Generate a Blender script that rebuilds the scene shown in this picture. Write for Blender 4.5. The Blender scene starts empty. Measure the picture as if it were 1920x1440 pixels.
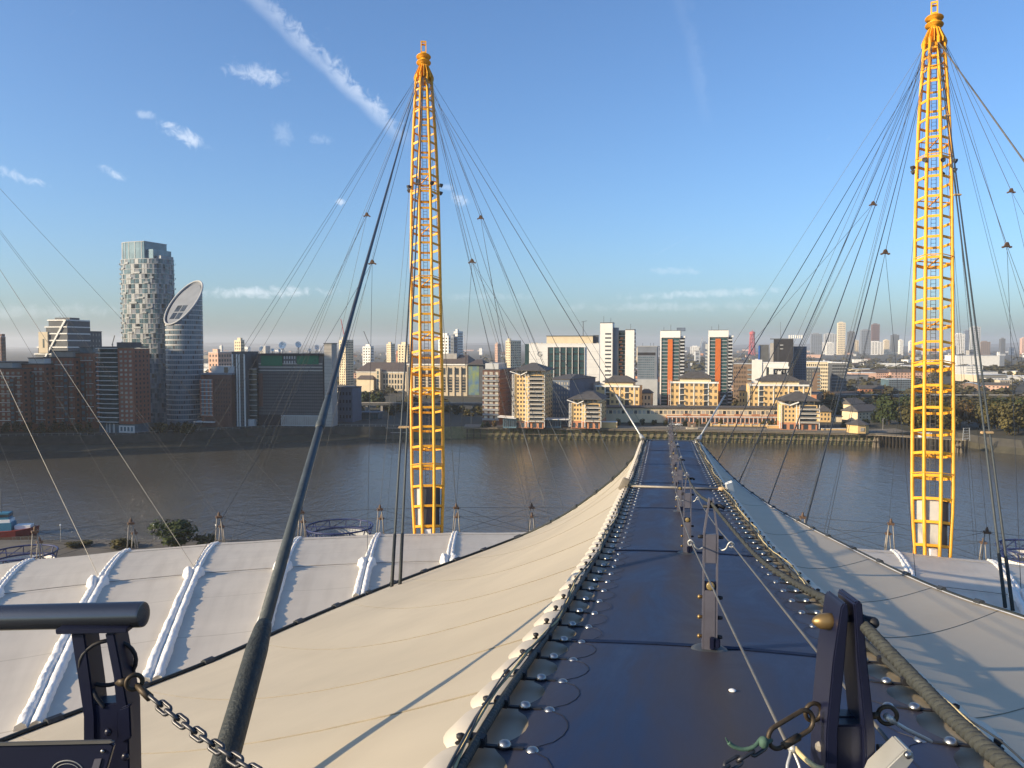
import bpy, bmesh, math, random
from mathutils import Vector, Matrix
R = math.radians
random.seed(7)
scene = bpy.context.scene
C = scene.collection

# ------------------------------------------------------------------ camera, sky, sun, exposure
F, PITCH, CAMZ = 1500.0, math.atan(72 / 1500.0), 55.0          # focal length in photo pixels, water level is z = 0
cam_d = bpy.data.cameras.new('camera'); cam = bpy.data.objects.new('camera', cam_d); C.objects.link(cam)
cam.location = (0, 0, CAMZ); cam.rotation_euler = (math.pi / 2 - PITCH, 0, 0)
cam_d.sensor_width = 36; cam_d.lens = 36 * F / 1920; cam_d.clip_start = .05; cam_d.clip_end = 40000
scene.camera = cam
SUN_EL, SUN_AZ = R(20.5), math.atan2(-.93, -.37)                    # azimuth from +Y towards +X: low sun, left and a little behind
sun_dir = Vector((math.sin(SUN_AZ) * math.cos(SUN_EL), math.cos(SUN_AZ) * math.cos(SUN_EL), math.sin(SUN_EL)))
sd = bpy.data.lights.new('sun', 'SUN'); sd.energy = 5.0; sd.angle = R(.8); sd.color = (1, .80, .54)
so = bpy.data.objects.new('sun', sd); C.objects.link(so); so.rotation_euler = sun_dir.to_track_quat('Z', 'Y').to_euler()
so.location = (-60, -30, 120)
vs = scene.view_settings
vs.view_transform = 'Standard'; vs.look = 'None'; vs.gamma = 1; vs.use_curve_mapping = False; vs.exposure = 0.66
scene.cycles.use_denoising = True
scene.cycles.max_bounces = 6; scene.cycles.diffuse_bounces = 3; scene.cycles.glossy_bounces = 3
scene.cycles.transparent_max_bounces = 12; scene.cycles.volume_bounces = 0
scene.cycles.caustics_reflective = False; scene.cycles.caustics_refractive = False

def at(px, py, Y):
    """the point at depth Y that the photograph shows at pixel px, py"""
    u = (px - 960) / F; v = (720 - py) / F
    dy = math.cos(PITCH) + v * math.sin(PITCH); dz = -math.sin(PITCH) + v * math.cos(PITCH)
    s = Y / dy
    return Vector((u * s, Y, CAMZ + dz * s))
def direction(px, py):
    return (at(px, py, 100) - Vector((0, 0, CAMZ))).normalized()
def on_plane(px, py, z):
    d = direction(px, py); t = (z - CAMZ) / d.z
    return Vector((d.x * t, d.y * t, z))

world = bpy.data.worlds.new('World'); scene.world = world; world.use_nodes = True
def make_world():
    nt = world.node_tree; N, L = nt.nodes, nt.links
    N.clear()
    out = N.new('ShaderNodeOutputWorld'); bg = N.new('ShaderNodeBackground'); bg.inputs[1].default_value = .108
    L.new(bg.outputs[0], out.inputs[0])
    sky = N.new('ShaderNodeTexSky'); sky.sky_type = 'NISHITA'; sky.sun_disc = False
    sky.sun_elevation = SUN_EL; sky.sun_rotation = SUN_AZ % (2 * math.pi)
    sky.altitude = 60; sky.air_density = 1.0; sky.dust_density = 1.6; sky.ozone_density = 2.6
    tc = N.new('ShaderNodeTexCoord'); D = tc.outputs['Generated']
    nz = N.new('ShaderNodeTexNoise'); nz.inputs['Scale'].default_value = 70; nz.inputs['Detail'].default_value = 9; nz.inputs['Distortion'].default_value = .6
    nz.inputs['Roughness'].default_value = .66; L.new(D, nz.inputs['Vector'])
    nz2 = N.new('ShaderNodeTexNoise'); nz2.inputs['Scale'].default_value = 11; nz2.inputs['Detail'].default_value = 4
    L.new(D, nz2.inputs['Vector'])
    def M(op, a, b=None, c=None, clamp=False):
        m = N.new('ShaderNodeMath'); m.operation = op; m.use_clamp = clamp
        for i, x in enumerate((a, b, c)):
            if x is None: continue
            if isinstance(x, (int, float)): m.inputs[i].default_value = x
            else: L.new(x, m.inputs[i])
        return m.outputs[0]
    def dot(v):
        d = N.new('ShaderNodeVectorMath'); d.operation = 'DOT_PRODUCT'; L.new(D, d.inputs[0]); d.inputs[1].default_value = v
        return d.outputs['Value']
    def sstep(x, a, b):
        m = N.new('ShaderNodeMapRange'); m.interpolation_type = 'SMOOTHSTEP'
        L.new(x, m.inputs[0]); m.inputs[1].default_value = a; m.inputs[2].default_value = b
        return m.outputs[0]
    n1 = nz.outputs[0]; n2 = nz2.outputs[0]
    masks = []
    # contrails: great circles with a soft, ragged width
    for (ax, ay, bx, by, w, amt, end) in ((470, -10, 768, 268, .0185, .50, 1), (1268, -40, 1330, 240, .016, .07, 1), (1225, 480, 1300, 440, .0016, .16, 2)):
        a, b = direction(ax, ay), direction(bx, by)
        n = a.cross(b).normalized(); t = (b - a).normalized()
        dist = M('ABSOLUTE', M('ADD', M('ADD', dot(n), M('MULTIPLY', M('SUBTRACT', n2, .5), w * .8)), M('MULTIPLY', M('SUBTRACT', n1, .5), w * 1.6)))
        edge = M('SUBTRACT', 1.0, sstep(dist, 0.0, w * 1.15))
        rag = sstep(M('ADD', M('MULTIPLY', edge, .72), M('MULTIPLY', n1, 1.2)), .78, 1.70)
        al = dot(t); e = b.dot(t); s0 = a.dot(t)
        m = M('MULTIPLY', rag, M('SUBTRACT', 1.0, sstep(al, e - .06, e + .012)))
        if end == 2: m = M('MULTIPLY', m, sstep(al, s0 - .005, s0 + .01))
        grow = N.new('ShaderNodeMapRange'); L.new(al, grow.inputs[0]); grow.inputs[1].default_value = s0; grow.inputs[2].default_value = e; grow.inputs[3].default_value = .55; grow.inputs[4].default_value = 1.15
        masks.append(M('MULTIPLY', M('MULTIPLY', m, grow.outputs[0]), amt))
    # small cumulus scraps and low streaks: soft ellipses broken by noise
    for (px, py, wx, wy, ang, amt) in ((483, 140, 62, 22, 5, .42), (338, 250, 52, 15, 22, .55), (272, 215, 28, 9, 5, .28), (25, 328, 55, 11, 15, .42),
                                       (215, 324, 28, 10, 18, .42), (601, 260, 30, 13, 3, .2), (530, 250, 30, 22, 60, .14), (638, 378, 12, 8, 0, .6),
                                       (866, 374, 24, 14, 30, .42), (838, 352, 16, 8, 0, .25), (500, 548, 140, 13, -2, .5), (30, 585, 200, 14, -2, .2),
                                       (1310, 551, 210, 10, -2, .34), (1270, 508, 70, 9, 3, .18), (900, 556, 160, 9, 0, .14), (1250, 575, 260, 12, 0, .2)):
        d0 = direction(px, py)
        rt = d0.cross(Vector((0, 0, 1))).normalized(); up = rt.cross(d0).normalized()
        a = R(ang)
        ex = rt * math.cos(a) - up * math.sin(a); ey = rt * math.sin(a) + up * math.cos(a)
        qx = M('DIVIDE', dot(ex), wx / F); qy = M('DIVIDE', dot(ey), wy / F)
        r = M('SQRT', M('ADD', M('MULTIPLY', qx, qx), M('MULTIPLY', qy, qy)))
        e = M('SUBTRACT', 1.0, sstep(r, .1, 1.5))
        rag = sstep(M('ADD', M('MULTIPLY', e, .75), M('MULTIPLY', n1, 1.9)), 1.25, 2.0)
        front = M('GREATER_THAN', dot(d0), 0.0)
        masks.append(M('MULTIPLY', M('MULTIPLY', rag, front), amt))
    tot = masks[0]
    for m in masks[1:]: tot = M('MAXIMUM', tot, m)
    mix = N.new('ShaderNodeMix'); mix.data_type = 'RGBA'
    L.new(tot, mix.inputs[0])
    tint = N.new('ShaderNodeMix'); tint.data_type = 'RGBA'; tint.blend_type = 'MULTIPLY'; tint.inputs[0].default_value = 1
    L.new(sky.outputs[0], tint.inputs[6]); tint.inputs[7].default_value = (.74, .97, 1.22, 1)
    L.new(tint.outputs[2], mix.inputs[6]); mix.inputs[7].default_value = (6.6, 7.0, 7.6, 1)
    L.new(mix.outputs[2], bg.inputs[0])
make_world()
world.cycles.sampling_method = 'MANUAL'; world.cycles.sample_map_resolution = 512

# ------------------------------------------------------------------ helpers
def tag(o, label=None, cat=None, group=None, kind=None):
    if label: o['label'] = label
    if cat: o['category'] = cat
    if group: o['group'] = group
    if kind: o['kind'] = kind
    return o
def thing(name, label, cat, loc=(0, 0, 0), rz=0.0, group=None):
    o = bpy.data.objects.new(name, None); C.objects.link(o)
    o.empty_display_size = .5; o.location = loc; o.rotation_euler = (0, 0, rz)
    return tag(o, label, cat, group)
def link(name, me, m=None, parent=None, loc=None):
    o = bpy.data.objects.new(name, me); C.objects.link(o)
    if m is not None and not me.materials: me.materials.append(m)
    if parent: o.parent = parent
    if loc is not None: o.location = loc
    return o
def copy_tree(o, parent=None):
    c = o.copy(); C.objects.link(c)
    if parent: c.parent = parent
    for ch in list(o.children): copy_tree(ch, c)
    return c
class MB:
    """collects shapes and links them as one mesh object"""
    def __init__(s): s.v = []; s.f = []; s.uv = {}
    def add(s, vs_, fs):
        o = len(s.v); s.v += [tuple(v) for v in vs_]; s.f += [tuple(i + o for i in f) for f in fs]; return s
    def box(s, x0, x1, y0, y1, z0, z1, M=None):
        vs_ = [Vector((x, y, z)) for z in (z0, z1) for (x, y) in ((x0, y0), (x1, y0), (x1, y1), (x0, y1))]
        if M: vs_ = [M @ v for v in vs_]
        return s.add(vs_, [(3, 2, 1, 0), (4, 5, 6, 7), (0, 1, 5, 4), (1, 2, 6, 5), (2, 3, 7, 6), (3, 0, 4, 7)])
    def prism(s, poly, z0, z1, M=None):
        n = len(poly)
        vs_ = [Vector((p[0], p[1], z0)) for p in poly] + [Vector((p[0], p[1], z1)) for p in poly]
        if M: vs_ = [M @ v for v in vs_]
        return s.add(vs_, [tuple(range(n))[::-1], tuple(range(n, 2 * n))] + [(i, (i + 1) % n, n + (i + 1) % n, n + i) for i in range(n)])
    def tube(s, pts, r, n=8, caps=True, radii=None, closed=False, spin=0.0):
        pts = [Vector(p) for p in pts]; m = len(pts); rings = []
        prev = None
        for i, p in enumerate(pts):
            if closed: d = pts[(i + 1) % m] - pts[i - 1]
            else: d = (pts[min(i + 1, m - 1)] - pts[max(i - 1, 0)])
            if d.length < 1e-9: d = Vector((0, 0, 1))
            d.normalize()
            if prev is None:
                a = Vector((0, 0, 1)) if abs(d.z) < .9 else Vector((1, 0, 0))
                u = d.cross(a).normalized()
            else:
                u = (prev - d * prev.dot(d))
                u = u.normalized() if u.length > 1e-6 else d.cross(Vector((0, 0, 1))).normalized()
            prev = u; w = d.cross(u)
            rr = radii[i] if radii else r
            rings.append([p + (u * math.cos(spin + 2 * math.pi * k / n) + w * math.sin(spin + 2 * math.pi * k / n)) * rr for k in range(n)])
        vs_ = [v for ring in rings for v in ring]; fs = []
        for i in range(m if closed else m - 1):
            j = (i + 1) % m
            for k in range(n):
                fs.append((i * n + k, i * n + (k + 1) % n, j * n + (k + 1) % n, j * n + k))
        if caps and not closed: fs += [tuple(range(n))[::-1], tuple(range((m - 1) * n, m * n))]
        return s.add(vs_, fs)
    def bar(s, a, b, w, h=None, up=(0, 0, 1)):
        """a rectangular bar from a to b, w wide and h high"""
        a, b = Vector(a), Vector(b); h = h or w
        d = (b - a).normalized(); u = d.cross(Vector(up))
        if u.length < 1e-6: u = d.cross(Vector((1, 0, 0)))
        u.normalize(); v = u.cross(d)
        vs_ = [p + u * sx * w / 2 + v * sz * h / 2 for p in (a, b) for (sx, sz) in ((-1, -1), (1, -1), (1, 1), (-1, 1))]
        return s.add(vs_, [(0, 1, 2, 3), (7, 6, 5, 4), (0, 4, 5, 1), (1, 5, 6, 2), (2, 6, 7, 3), (3, 7, 4, 0)])
    def lathe(s, prof, n=16, M=None, caps=True):
        """prof: (radius, z) pairs about local z"""
        m = len(prof)
        vs_ = [Vector((r * math.cos(2 * math.pi * k / n), r * math.sin(2 * math.pi * k / n), z)) for (r, z) in prof for k in range(n)]
        if M: vs_ = [M @ v for v in vs_]
        fs = [(i * n + k, i * n + (k + 1) % n, (i + 1) * n + (k + 1) % n, (i + 1) * n + k) for i in range(m - 1) for k in range(n)]
        if caps: fs += [tuple(range(n))[::-1], tuple(range((m - 1) * n, m * n))]
        return s.add(vs_, fs)
    def mesh(s, name, smooth=False):
        me = bpy.data.meshes.new(name); me.from_pydata(s.v, [], s.f); me.update()
        if smooth:
            me.polygons.foreach_set('use_smooth', [True] * len(me.polygons))
        return me
    def build(s, name, m, parent=None, smooth=False, loc=None):
        return link(name, s.mesh(name, smooth), m, parent, loc)
def autosmooth(o, ang=40):
    bm = bmesh.new(); bm.from_mesh(o.data)
    for f in bm.faces: f.smooth = True
    for e in bm.edges:
        if len(e.link_faces) == 2: e.smooth = e.calc_face_angle(0) < R(ang)
    bm.to_mesh(o.data); bm.free(); return o
def bevel(o, w, seg=2):
    bm = bmesh.new(); bm.from_mesh(o.data)
    bmesh.ops.remove_doubles(bm, verts=bm.verts, dist=1e-5)
    bmesh.ops.recalc_face_normals(bm, faces=bm.faces)
    es = [e for e in bm.edges if len(e.link_faces) == 2 and e.calc_face_angle(0) > R(30)]
    bmesh.ops.bevel(bm, geom=es, offset=w, segments=seg, affect='EDGES', clamp_overlap=True)
    bm.to_mesh(o.data); bm.free(); return autosmooth(o)
def basis(origin, x, y, z):
    return Matrix(((x[0], y[0], z[0], origin[0]), (x[1], y[1], z[1], origin[1]), (x[2], y[2], z[2], origin[2]), (0, 0, 0, 1)))
def frame_along(o, d, up=(0, 0, 1)):
    """matrix whose local z points along d"""
    d = Vector(d).normalized(); u = Vector(up).cross(d)
    if u.length < 1e-5: u = Vector((1, 0, 0)).cross(d)
    u.normalize(); return basis(o, u, d.cross(u), d)
def lerp(a, b, t): return a + (b - a) * t
def interp(tab, x):
    if x <= tab[0][0]: return tab[0][1]
    for (x0, y0), (x1, y1) in zip(tab, tab[1:]):
        if x <= x1: return lerp(y0, y1, (x - x0) / (x1 - x0))
    return tab[-1][1]
def smooth_curve(pts, k=6):
    pts = [Vector(p) for p in pts]; out = []
    for i in range(len(pts) - 1):
        p0 = pts[max(i - 1, 0)]; p1 = pts[i]; p2 = pts[i + 1]; p3 = pts[min(i + 2, len(pts) - 1)]
        for j in range(k):
            t = j / k
            out.append(.5 * ((2 * p1) + (p2 - p0) * t + (2 * p0 - 5 * p1 + 4 * p2 - p3) * t * t + (3 * p1 - p0 - 3 * p2 + p3) * t ** 3))
    return out + [pts[-1]]

# ------------------------------------------------------------------ materials
MATS = {}
def mat(name, col, rough=.6, metal=0.0, var=.15, scale=2.0, bump=0.0, bscale=20.0, spec=.4, rnd=0.0, detail=4, stretch=None, col2=None):
    if name in MATS: return MATS[name]
    m = bpy.data.materials.new(name); m.use_nodes = True; MATS[name] = m
    nt = m.node_tree; N, L = nt.nodes, nt.links; b = N['Principled BSDF']
    b.inputs['Roughness'].default_value = rough; b.inputs['Metallic'].default_value = metal
    b.inputs['Specular IOR Level'].default_value = spec
    tc = N.new('ShaderNodeTexCoord'); vec = tc.outputs['Object']
    if stretch:
        mp = N.new('ShaderNodeMapping'); mp.inputs['Scale'].default_value = stretch; L.new(vec, mp.inputs[0]); vec = mp.outputs[0]
    nz = N.new('ShaderNodeTexNoise'); nz.inputs['Scale'].default_value = scale; nz.inputs['Detail'].default_value = detail
    nz.inputs['Roughness'].default_value = .6; L.new(vec, nz.inputs['Vector'])
    cr = N.new('ShaderNodeValToRGB'); L.new(nz.outputs[0], cr.inputs[0])
    c2 = col2 or tuple(min(1, c * (1 + var)) for c in col); c1 = tuple(c * (1 - var) for c in col) if not col2 else col
    cr.color_ramp.elements[0].position = .3; cr.color_ramp.elements[1].position = .7
    cr.color_ramp.elements[0].color = (*c1, 1); cr.color_ramp.elements[1].color = (*c2, 1)
    src = cr.outputs[0]
    if rnd:
        oi = N.new('ShaderNodeObjectInfo'); hs = N.new('ShaderNodeHueSaturation')
        mr = N.new('ShaderNodeMapRange'); L.new(oi.outputs['Random'], mr.inputs[0]); mr.inputs[3].default_value = 1 - rnd; mr.inputs[4].default_value = 1 + rnd
        L.new(mr.outputs[0], hs.inputs['Value']); L.new(src, hs.inputs['Color']); src = hs.outputs[0]
    L.new(src, b.inputs['Base Color'])
    if bump:
        n2 = N.new('ShaderNodeTexNoise'); n2.inputs['Scale'].default_value = bscale; n2.inputs['Detail'].default_value = 5; L.new(vec, n2.inputs['Vector'])
        bp = N.new('ShaderNodeBump'); bp.inputs['Strength'].default_value = bump; bp.inputs['Distance'].default_value = .05
        L.new(n2.outputs[0], bp.inputs['Height']); L.new(bp.outputs[0], b.inputs['Normal'])
    return m
# ------------------------------------------------------------------ surfaces of the setting
def mat_water():
    m = bpy.data.materials.new('river_water'); m.use_nodes = True; MATS['water'] = m
    nt = m.node_tree; N, L = nt.nodes, nt.links; b = N['Principled BSDF']
    b.inputs['Roughness'].default_value = .10; b.inputs['IOR'].default_value = 1.33; b.inputs['Specular IOR Level'].default_value = .5
    tc = N.new('ShaderNodeTexCoord')
    nz = N.new('ShaderNodeTexNoise'); nz.inputs['Scale'].default_value = .012; nz.inputs['Detail'].default_value = 5; L.new(tc.outputs['Object'], nz.inputs[0])
    cr = N.new('ShaderNodeValToRGB'); L.new(nz.outputs[0], cr.inputs[0])
    cr.color_ramp.elements[0].color = (.054, .051, .042, 1); cr.color_ramp.elements[1].color = (.080, .073, .057, 1)
    L.new(cr.outputs[0], b.inputs['Base Color'])
    h = None
    for sc, st, amt in ((.35, (1, .55, 1), 1.0), (1.3, (1, .6, 1), .42), (.09, (1, .5, 1), 1.5)):
        mp = N.new('ShaderNodeMapping'); mp.inputs['Scale'].default_value = st; mp.inputs['Rotation'].default_value = (0, 0, R(25)); L.new(tc.outputs['Object'], mp.inputs[0])
        n = N.new('ShaderNodeTexNoise'); n.inputs['Scale'].default_value = sc; n.inputs['Detail'].default_value = 5; n.inputs['Roughness'].default_value = .6; L.new(mp.outputs[0], n.inputs[0])
        k = N.new('ShaderNodeMath'); k.operation = 'MULTIPLY'; k.inputs[1].default_value = amt; L.new(n.outputs[0], k.inputs[0])
        if h is None: h = k.outputs[0]
        else:
            a = N.new('ShaderNodeMath'); a.operation = 'ADD'; L.new(h, a.inputs[0]); L.new(k.outputs[0], a.inputs[1]); h = a.outputs[0]
    bp = N.new('ShaderNodeBump'); bp.inputs['Strength'].default_value = 1.0; bp.inputs['Distance'].default_value = .34
    L.new(h, bp.inputs['Height']); L.new(bp.outputs[0], b.inputs['Normal'])
    return m
mat_water()
def mat_fabric(name, col, rings=0.0, dirt=.12, rough=.55, streak=1.0):
    """coated dome fabric: weave bump, soft dirt, and welded seams every few metres out from the centre"""
    m = bpy.data.materials.new(name); m.use_nodes = True; MATS[name] = m
    nt = m.node_tree; N, L = nt.nodes, nt.links; b = N['Principled BSDF']
    b.inputs['Roughness'].default_value = rough; b.inputs['Specular IOR Level'].default_value = .35
    tc = N.new('ShaderNodeTexCoord'); O = tc.outputs['Object']
    nz = N.new('ShaderNodeTexNoise'); nz.inputs['Scale'].default_value = .22; nz.inputs['Detail'].default_value = 7; nz.inputs['Roughness'].default_value = .65; L.new(O, nz.inputs[0])
    cr = N.new('ShaderNodeValToRGB'); L.new(nz.outputs[0], cr.inputs[0])
    cr.color_ramp.elements[0].position = .3; cr.color_ramp.elements[1].position = .68
    cr.color_ramp.elements[0].color = (*[c * (1 - dirt) for c in col], 1); cr.color_ramp.elements[1].color = (*[c * (1 + dirt * .3) for c in col], 1)
    src = cr.outputs[0]
    # rain streaks
    at_ = N.new('ShaderNodeUVMap')
    mp = N.new('ShaderNodeMapping'); mp.inputs['Scale'].default_value = (1.6, .09, 1); L.new(at_.outputs[0], mp.inputs[0])
    n2 = N.new('ShaderNodeTexNoise'); n2.inputs['Scale'].default_value = 1.0; n2.inputs['Detail'].default_value = 6; L.new(mp.outputs[0], n2.inputs[0])
    c2 = N.new('ShaderNodeValToRGB'); L.new(n2.outputs[0], c2.inputs[0]); c2.color_ramp.elements[0].position = .28; c2.color_ramp.elements[1].position = .55
    c2.color_ramp.elements[0].color = (1 - dirt * 1.2 * streak, 1 - dirt * 1.3 * streak, 1 - dirt * 1.4 * streak, 1); c2.color_ramp.elements[1].color = (1, 1, 1, 1)
    mx = N.new('ShaderNodeMix'); mx.data_type = 'RGBA'; mx.blend_type = 'MULTIPLY'; mx.inputs[0].default_value = 1
    L.new(src, mx.inputs[6]); L.new(c2.outputs[0], mx.inputs[7]); src = mx.outputs[2]
    if rings:
        sp = N.new('ShaderNodeSeparateXYZ'); L.new(at_.outputs[0], sp.inputs[0])
        dv = N.new('ShaderNodeMath'); dv.operation = 'DIVIDE'; L.new(sp.outputs[1], dv.inputs[0]); dv.inputs[1].default_value = rings
        fr = N.new('ShaderNodeMath'); fr.operation = 'FRACT'; L.new(dv.outputs[0], fr.inputs[0])
        lt = N.new('ShaderNodeMath'); lt.operation = 'LESS_THAN'; L.new(fr.outputs[0], lt.inputs[0]); lt.inputs[1].default_value = .09 / rings
        m2 = N.new('ShaderNodeMix'); m2.data_type = 'RGBA'; m2.blend_type = 'MULTIPLY'; L.new(lt.outputs[0], m2.inputs[0]); L.new(src, m2.inputs[6]); m2.inputs[7].default_value = (.72, .70, .66, 1)
        src = m2.outputs[2]
    L.new(src, b.inputs['Base Color'])
    n3 = N.new('ShaderNodeTexNoise'); n3.inputs['Scale'].default_value = .5; n3.inputs['Detail'].default_value = 3; L.new(O, n3.inputs[0])
    bp = N.new('ShaderNodeBump'); bp.inputs['Strength'].default_value = .08; bp.inputs['Distance'].default_value = .12; L.new(n3.outputs[0], bp.inputs['Height']); L.new(bp.outputs[0], b.inputs['Normal'])
    return m
mat_fabric('dome_fabric', (.52, .47, .39), rings=8.0, dirt=.10)
mat_fabric('skirt_fabric', (.43, .375, .28), rings=0.0, dirt=.13, streak=.35)
def mat_deck():
    """blue walkway fabric: two blue lanes, browner along the middle and the edges"""
    m = bpy.data.materials.new('deck_fabric'); m.use_nodes = True; MATS['deck_fabric'] = m
    nt = m.node_tree; N, L = nt.nodes, nt.links; b = N['Principled BSDF']
    uv = N.new('ShaderNodeUVMap'); sp = N.new('ShaderNodeSeparateXYZ'); L.new(uv.outputs[0], sp.inputs[0])
    nz = N.new('ShaderNodeTexNoise'); nz.inputs['Scale'].default_value = 3.0; nz.inputs['Detail'].default_value = 6
    mp = N.new('ShaderNodeMapping'); mp.inputs['Scale'].default_value = (1, .35, 1); L.new(uv.outputs[0], mp.inputs[0]); L.new(mp.outputs[0], nz.inputs[0])
    def M(op, a, b_=None):
        x = N.new('ShaderNodeMath'); x.operation = op
        for i, q in enumerate((a, b_)):
            if q is None: continue
            if isinstance(q, (int, float)): x.inputs[i].default_value = q
            else: L.new(q, x.inputs[i])
        return x.outputs[0]
    a = M('ABSOLUTE', sp.outputs[0])                       # 0 mid, 1.06 edge
    a = M('ADD', a, M('MULTIPLY', M('SUBTRACT', nz.outputs[0], .5), .25))
    lane = M('ABSOLUTE', M('SUBTRACT', a, .50))             # 0 in the lane
    cr = N.new('ShaderNodeValToRGB'); L.new(lane, cr.inputs[0])
    e = cr.color_ramp.elements; e[0].position = .18; e[1].position = .50
    e[0].color = (.014, .030, .080, 1); e[1].color = (.050, .041, .042, 1)
    n2 = N.new('ShaderNodeTexNoise'); n2.inputs['Scale'].default_value = 220; L.new(uv.outputs[0], n2.inputs[0])
    m2 = N.new('ShaderNodeMix'); m2.data_type = 'RGBA'; m2.blend_type = 'OVERLAY'; m2.inputs[0].default_value = .25; L.new(cr.outputs[0], m2.inputs[6]); L.new(n2.outputs[0], m2.inputs[7])
    st = N.new('ShaderNodeTexNoise'); st.inputs['Scale'].default_value = 1.3; st.inputs['Detail'].default_value = 9; st.inputs['Roughness'].default_value = .72; st.inputs['Distortion'].default_value = .8; L.new(mp.outputs[0], st.inputs[0])
    sr_ = N.new('ShaderNodeValToRGB'); L.new(st.outputs[0], sr_.inputs[0]); sr_.color_ramp.elements[0].position = .42; sr_.color_ramp.elements[1].position = .72; sr_.color_ramp.elements[0].color = (0, 0, 0, 1); sr_.color_ramp.elements[1].color = (.85, .85, .85, 1)
    m3 = N.new('ShaderNodeMix'); m3.data_type = 'RGBA'; L.new(sr_.outputs[0], m3.inputs[0]); L.new(m2.outputs[2], m3.inputs[6]); m3.inputs[7].default_value = (.050, .048, .056, 1)
    ms = N.new('ShaderNodeMapping'); ms.inputs['Scale'].default_value = (9, .8, 1); ms.inputs['Rotation'].default_value = (0, 0, .12); L.new(uv.outputs[0], ms.inputs[0])
    sc = N.new('ShaderNodeTexNoise'); sc.inputs['Scale'].default_value = 4; sc.inputs['Detail'].default_value = 8; sc.inputs['Roughness'].default_value = .8; L.new(ms.outputs[0], sc.inputs[0])
    sk = N.new('ShaderNodeValToRGB'); L.new(sc.outputs[0], sk.inputs[0]); sk.color_ramp.elements[0].position = .63; sk.color_ramp.elements[1].position = .70; sk.color_ramp.elements[0].color = (0, 0, 0, 1); sk.color_ramp.elements[1].color = (.45, .45, .45, 1)
    m4 = N.new('ShaderNodeMix'); m4.data_type = 'RGBA'; L.new(sk.outputs[0], m4.inputs[0]); L.new(m3.outputs[2], m4.inputs[6]); m4.inputs[7].default_value = (.095, .095, .105, 1)
    L.new(m4.outputs[2], b.inputs['Base Color'])
    rr = N.new('ShaderNodeMapRange'); L.new(st.outputs[0], rr.inputs[0]); rr.inputs[1].default_value = .3; rr.inputs[2].default_value = .7; rr.inputs[3].default_value = .42; rr.inputs[4].default_value = .68; L.new(rr.outputs[0], b.inputs['Roughness'])
    b.inputs['Roughness'].default_value = .48; b.inputs['Specular IOR Level'].default_value = .16
    vz = N.new('ShaderNodeTexNoise'); vz.inputs['Scale'].default_value = 90; vz.inputs['Detail'].default_value = 2; L.new(uv.outputs[0], vz.inputs[0])
    bp = N.new('ShaderNodeBump'); bp.inputs['Strength'].default_value = .06; bp.inputs['Distance'].default_value = .01; L.new(vz.outputs[0], bp.inputs['Height']); L.new(bp.outputs[0], b.inputs['Normal'])
    return m
mat_deck()
mat('land', (.026, .030, .017), .95, var=.35, scale=.02, col2=(.065, .055, .038), detail=8)
mat('near_ground', (.10, .09, .075), .95, var=.3, scale=.1)
mat('quay', (.17, .15, .12), .9, var=.2, scale=.15)
mat('wall_stone', (.05, .047, .04), .9, var=.3, scale=.25, bump=.4, bscale=1.5)
mat('mud', (.055, .05, .032), .7, var=.3, scale=.3, bump=.4, bscale=.8)
mat('moss_wall', (.10, .105, .045), .9, var=.35, scale=.5, col2=(.20, .17, .10), bump=.4, bscale=2)
mat('timber', (.035, .028, .02), .9, var=.3, scale=2, bump=.3, bscale=8)
mat('timber_pale', (.17, .14, .10), .9, var=.25, scale=1)
mat('mast_yellow', (.74, .35, .024), .45, var=.16, scale=1.1, spec=.4, detail=8)
mat('cable_dark', (.045, .05, .055), .5, metal=.3, var=.2, scale=6)
mat('cable_steel', (.13, .125, .115), .5, metal=.3, var=.25, scale=5)
mat('stay_grey', (.048, .058, .062), .6, var=.18, scale=5, bump=.15, bscale=30)
mat('sleeve_black', (.022, .026, .024), .6, var=.3, scale=9, bump=.3, bscale=40)
mat('steel_light', (.45, .45, .43), .45, metal=.5, var=.15, scale=5)
mat('strut_grey', (.26, .235, .20), .6, metal=.2, var=.2, scale=3)
mat('strut_brown', (.10, .062, .04), .7, var=.3, scale=4)
mat('clamp_tan', (.42, .29, .15), .6, var=.2, scale=3)
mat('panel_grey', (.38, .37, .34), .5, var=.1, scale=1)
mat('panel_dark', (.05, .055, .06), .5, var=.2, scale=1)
mat('white_puffy', (.78, .76, .71), .5, var=.06, scale=1.5, bump=.9, bscale=3.0)
mat('white_paint', (.75, .74, .71), .5, var=.06, scale=1)
mat('navy_steel', (.007, .009, .026), .36, metal=.0, var=.12, scale=5, spec=.5)
mat('post_steel', (.135, .13, .155), .45, metal=.4, var=.15, scale=6)
mat('brass', (.26, .17, .07), .42, metal=.7, var=.2, scale=20)
mat('black_rubber', (.015, .015, .018), .6, var=.3, scale=20)
mat('lamp_lens', (.22, .165, .07), .25, var=.2, scale=40)
mat('rope_grey', (.036, .039, .036), .85, var=.3, scale=60, bump=.15, bscale=300)
mat('rope_tan', (.50, .41, .22), .8, var=.25, scale=25)
mat('chrome', (.36, .36, .35), .38, metal=1.0, var=.15, scale=30)
mat('steel_tube', (.115, .12, .13), .27, metal=.85, var=.1, scale=6, stretch=(.2, 6, 6))
mat('ring_iron', (.06, .045, .03), .55, metal=.5, var=.4, scale=30)
mat('green_cord', (.05, .10, .075), .8, var=.3, scale=30)

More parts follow.
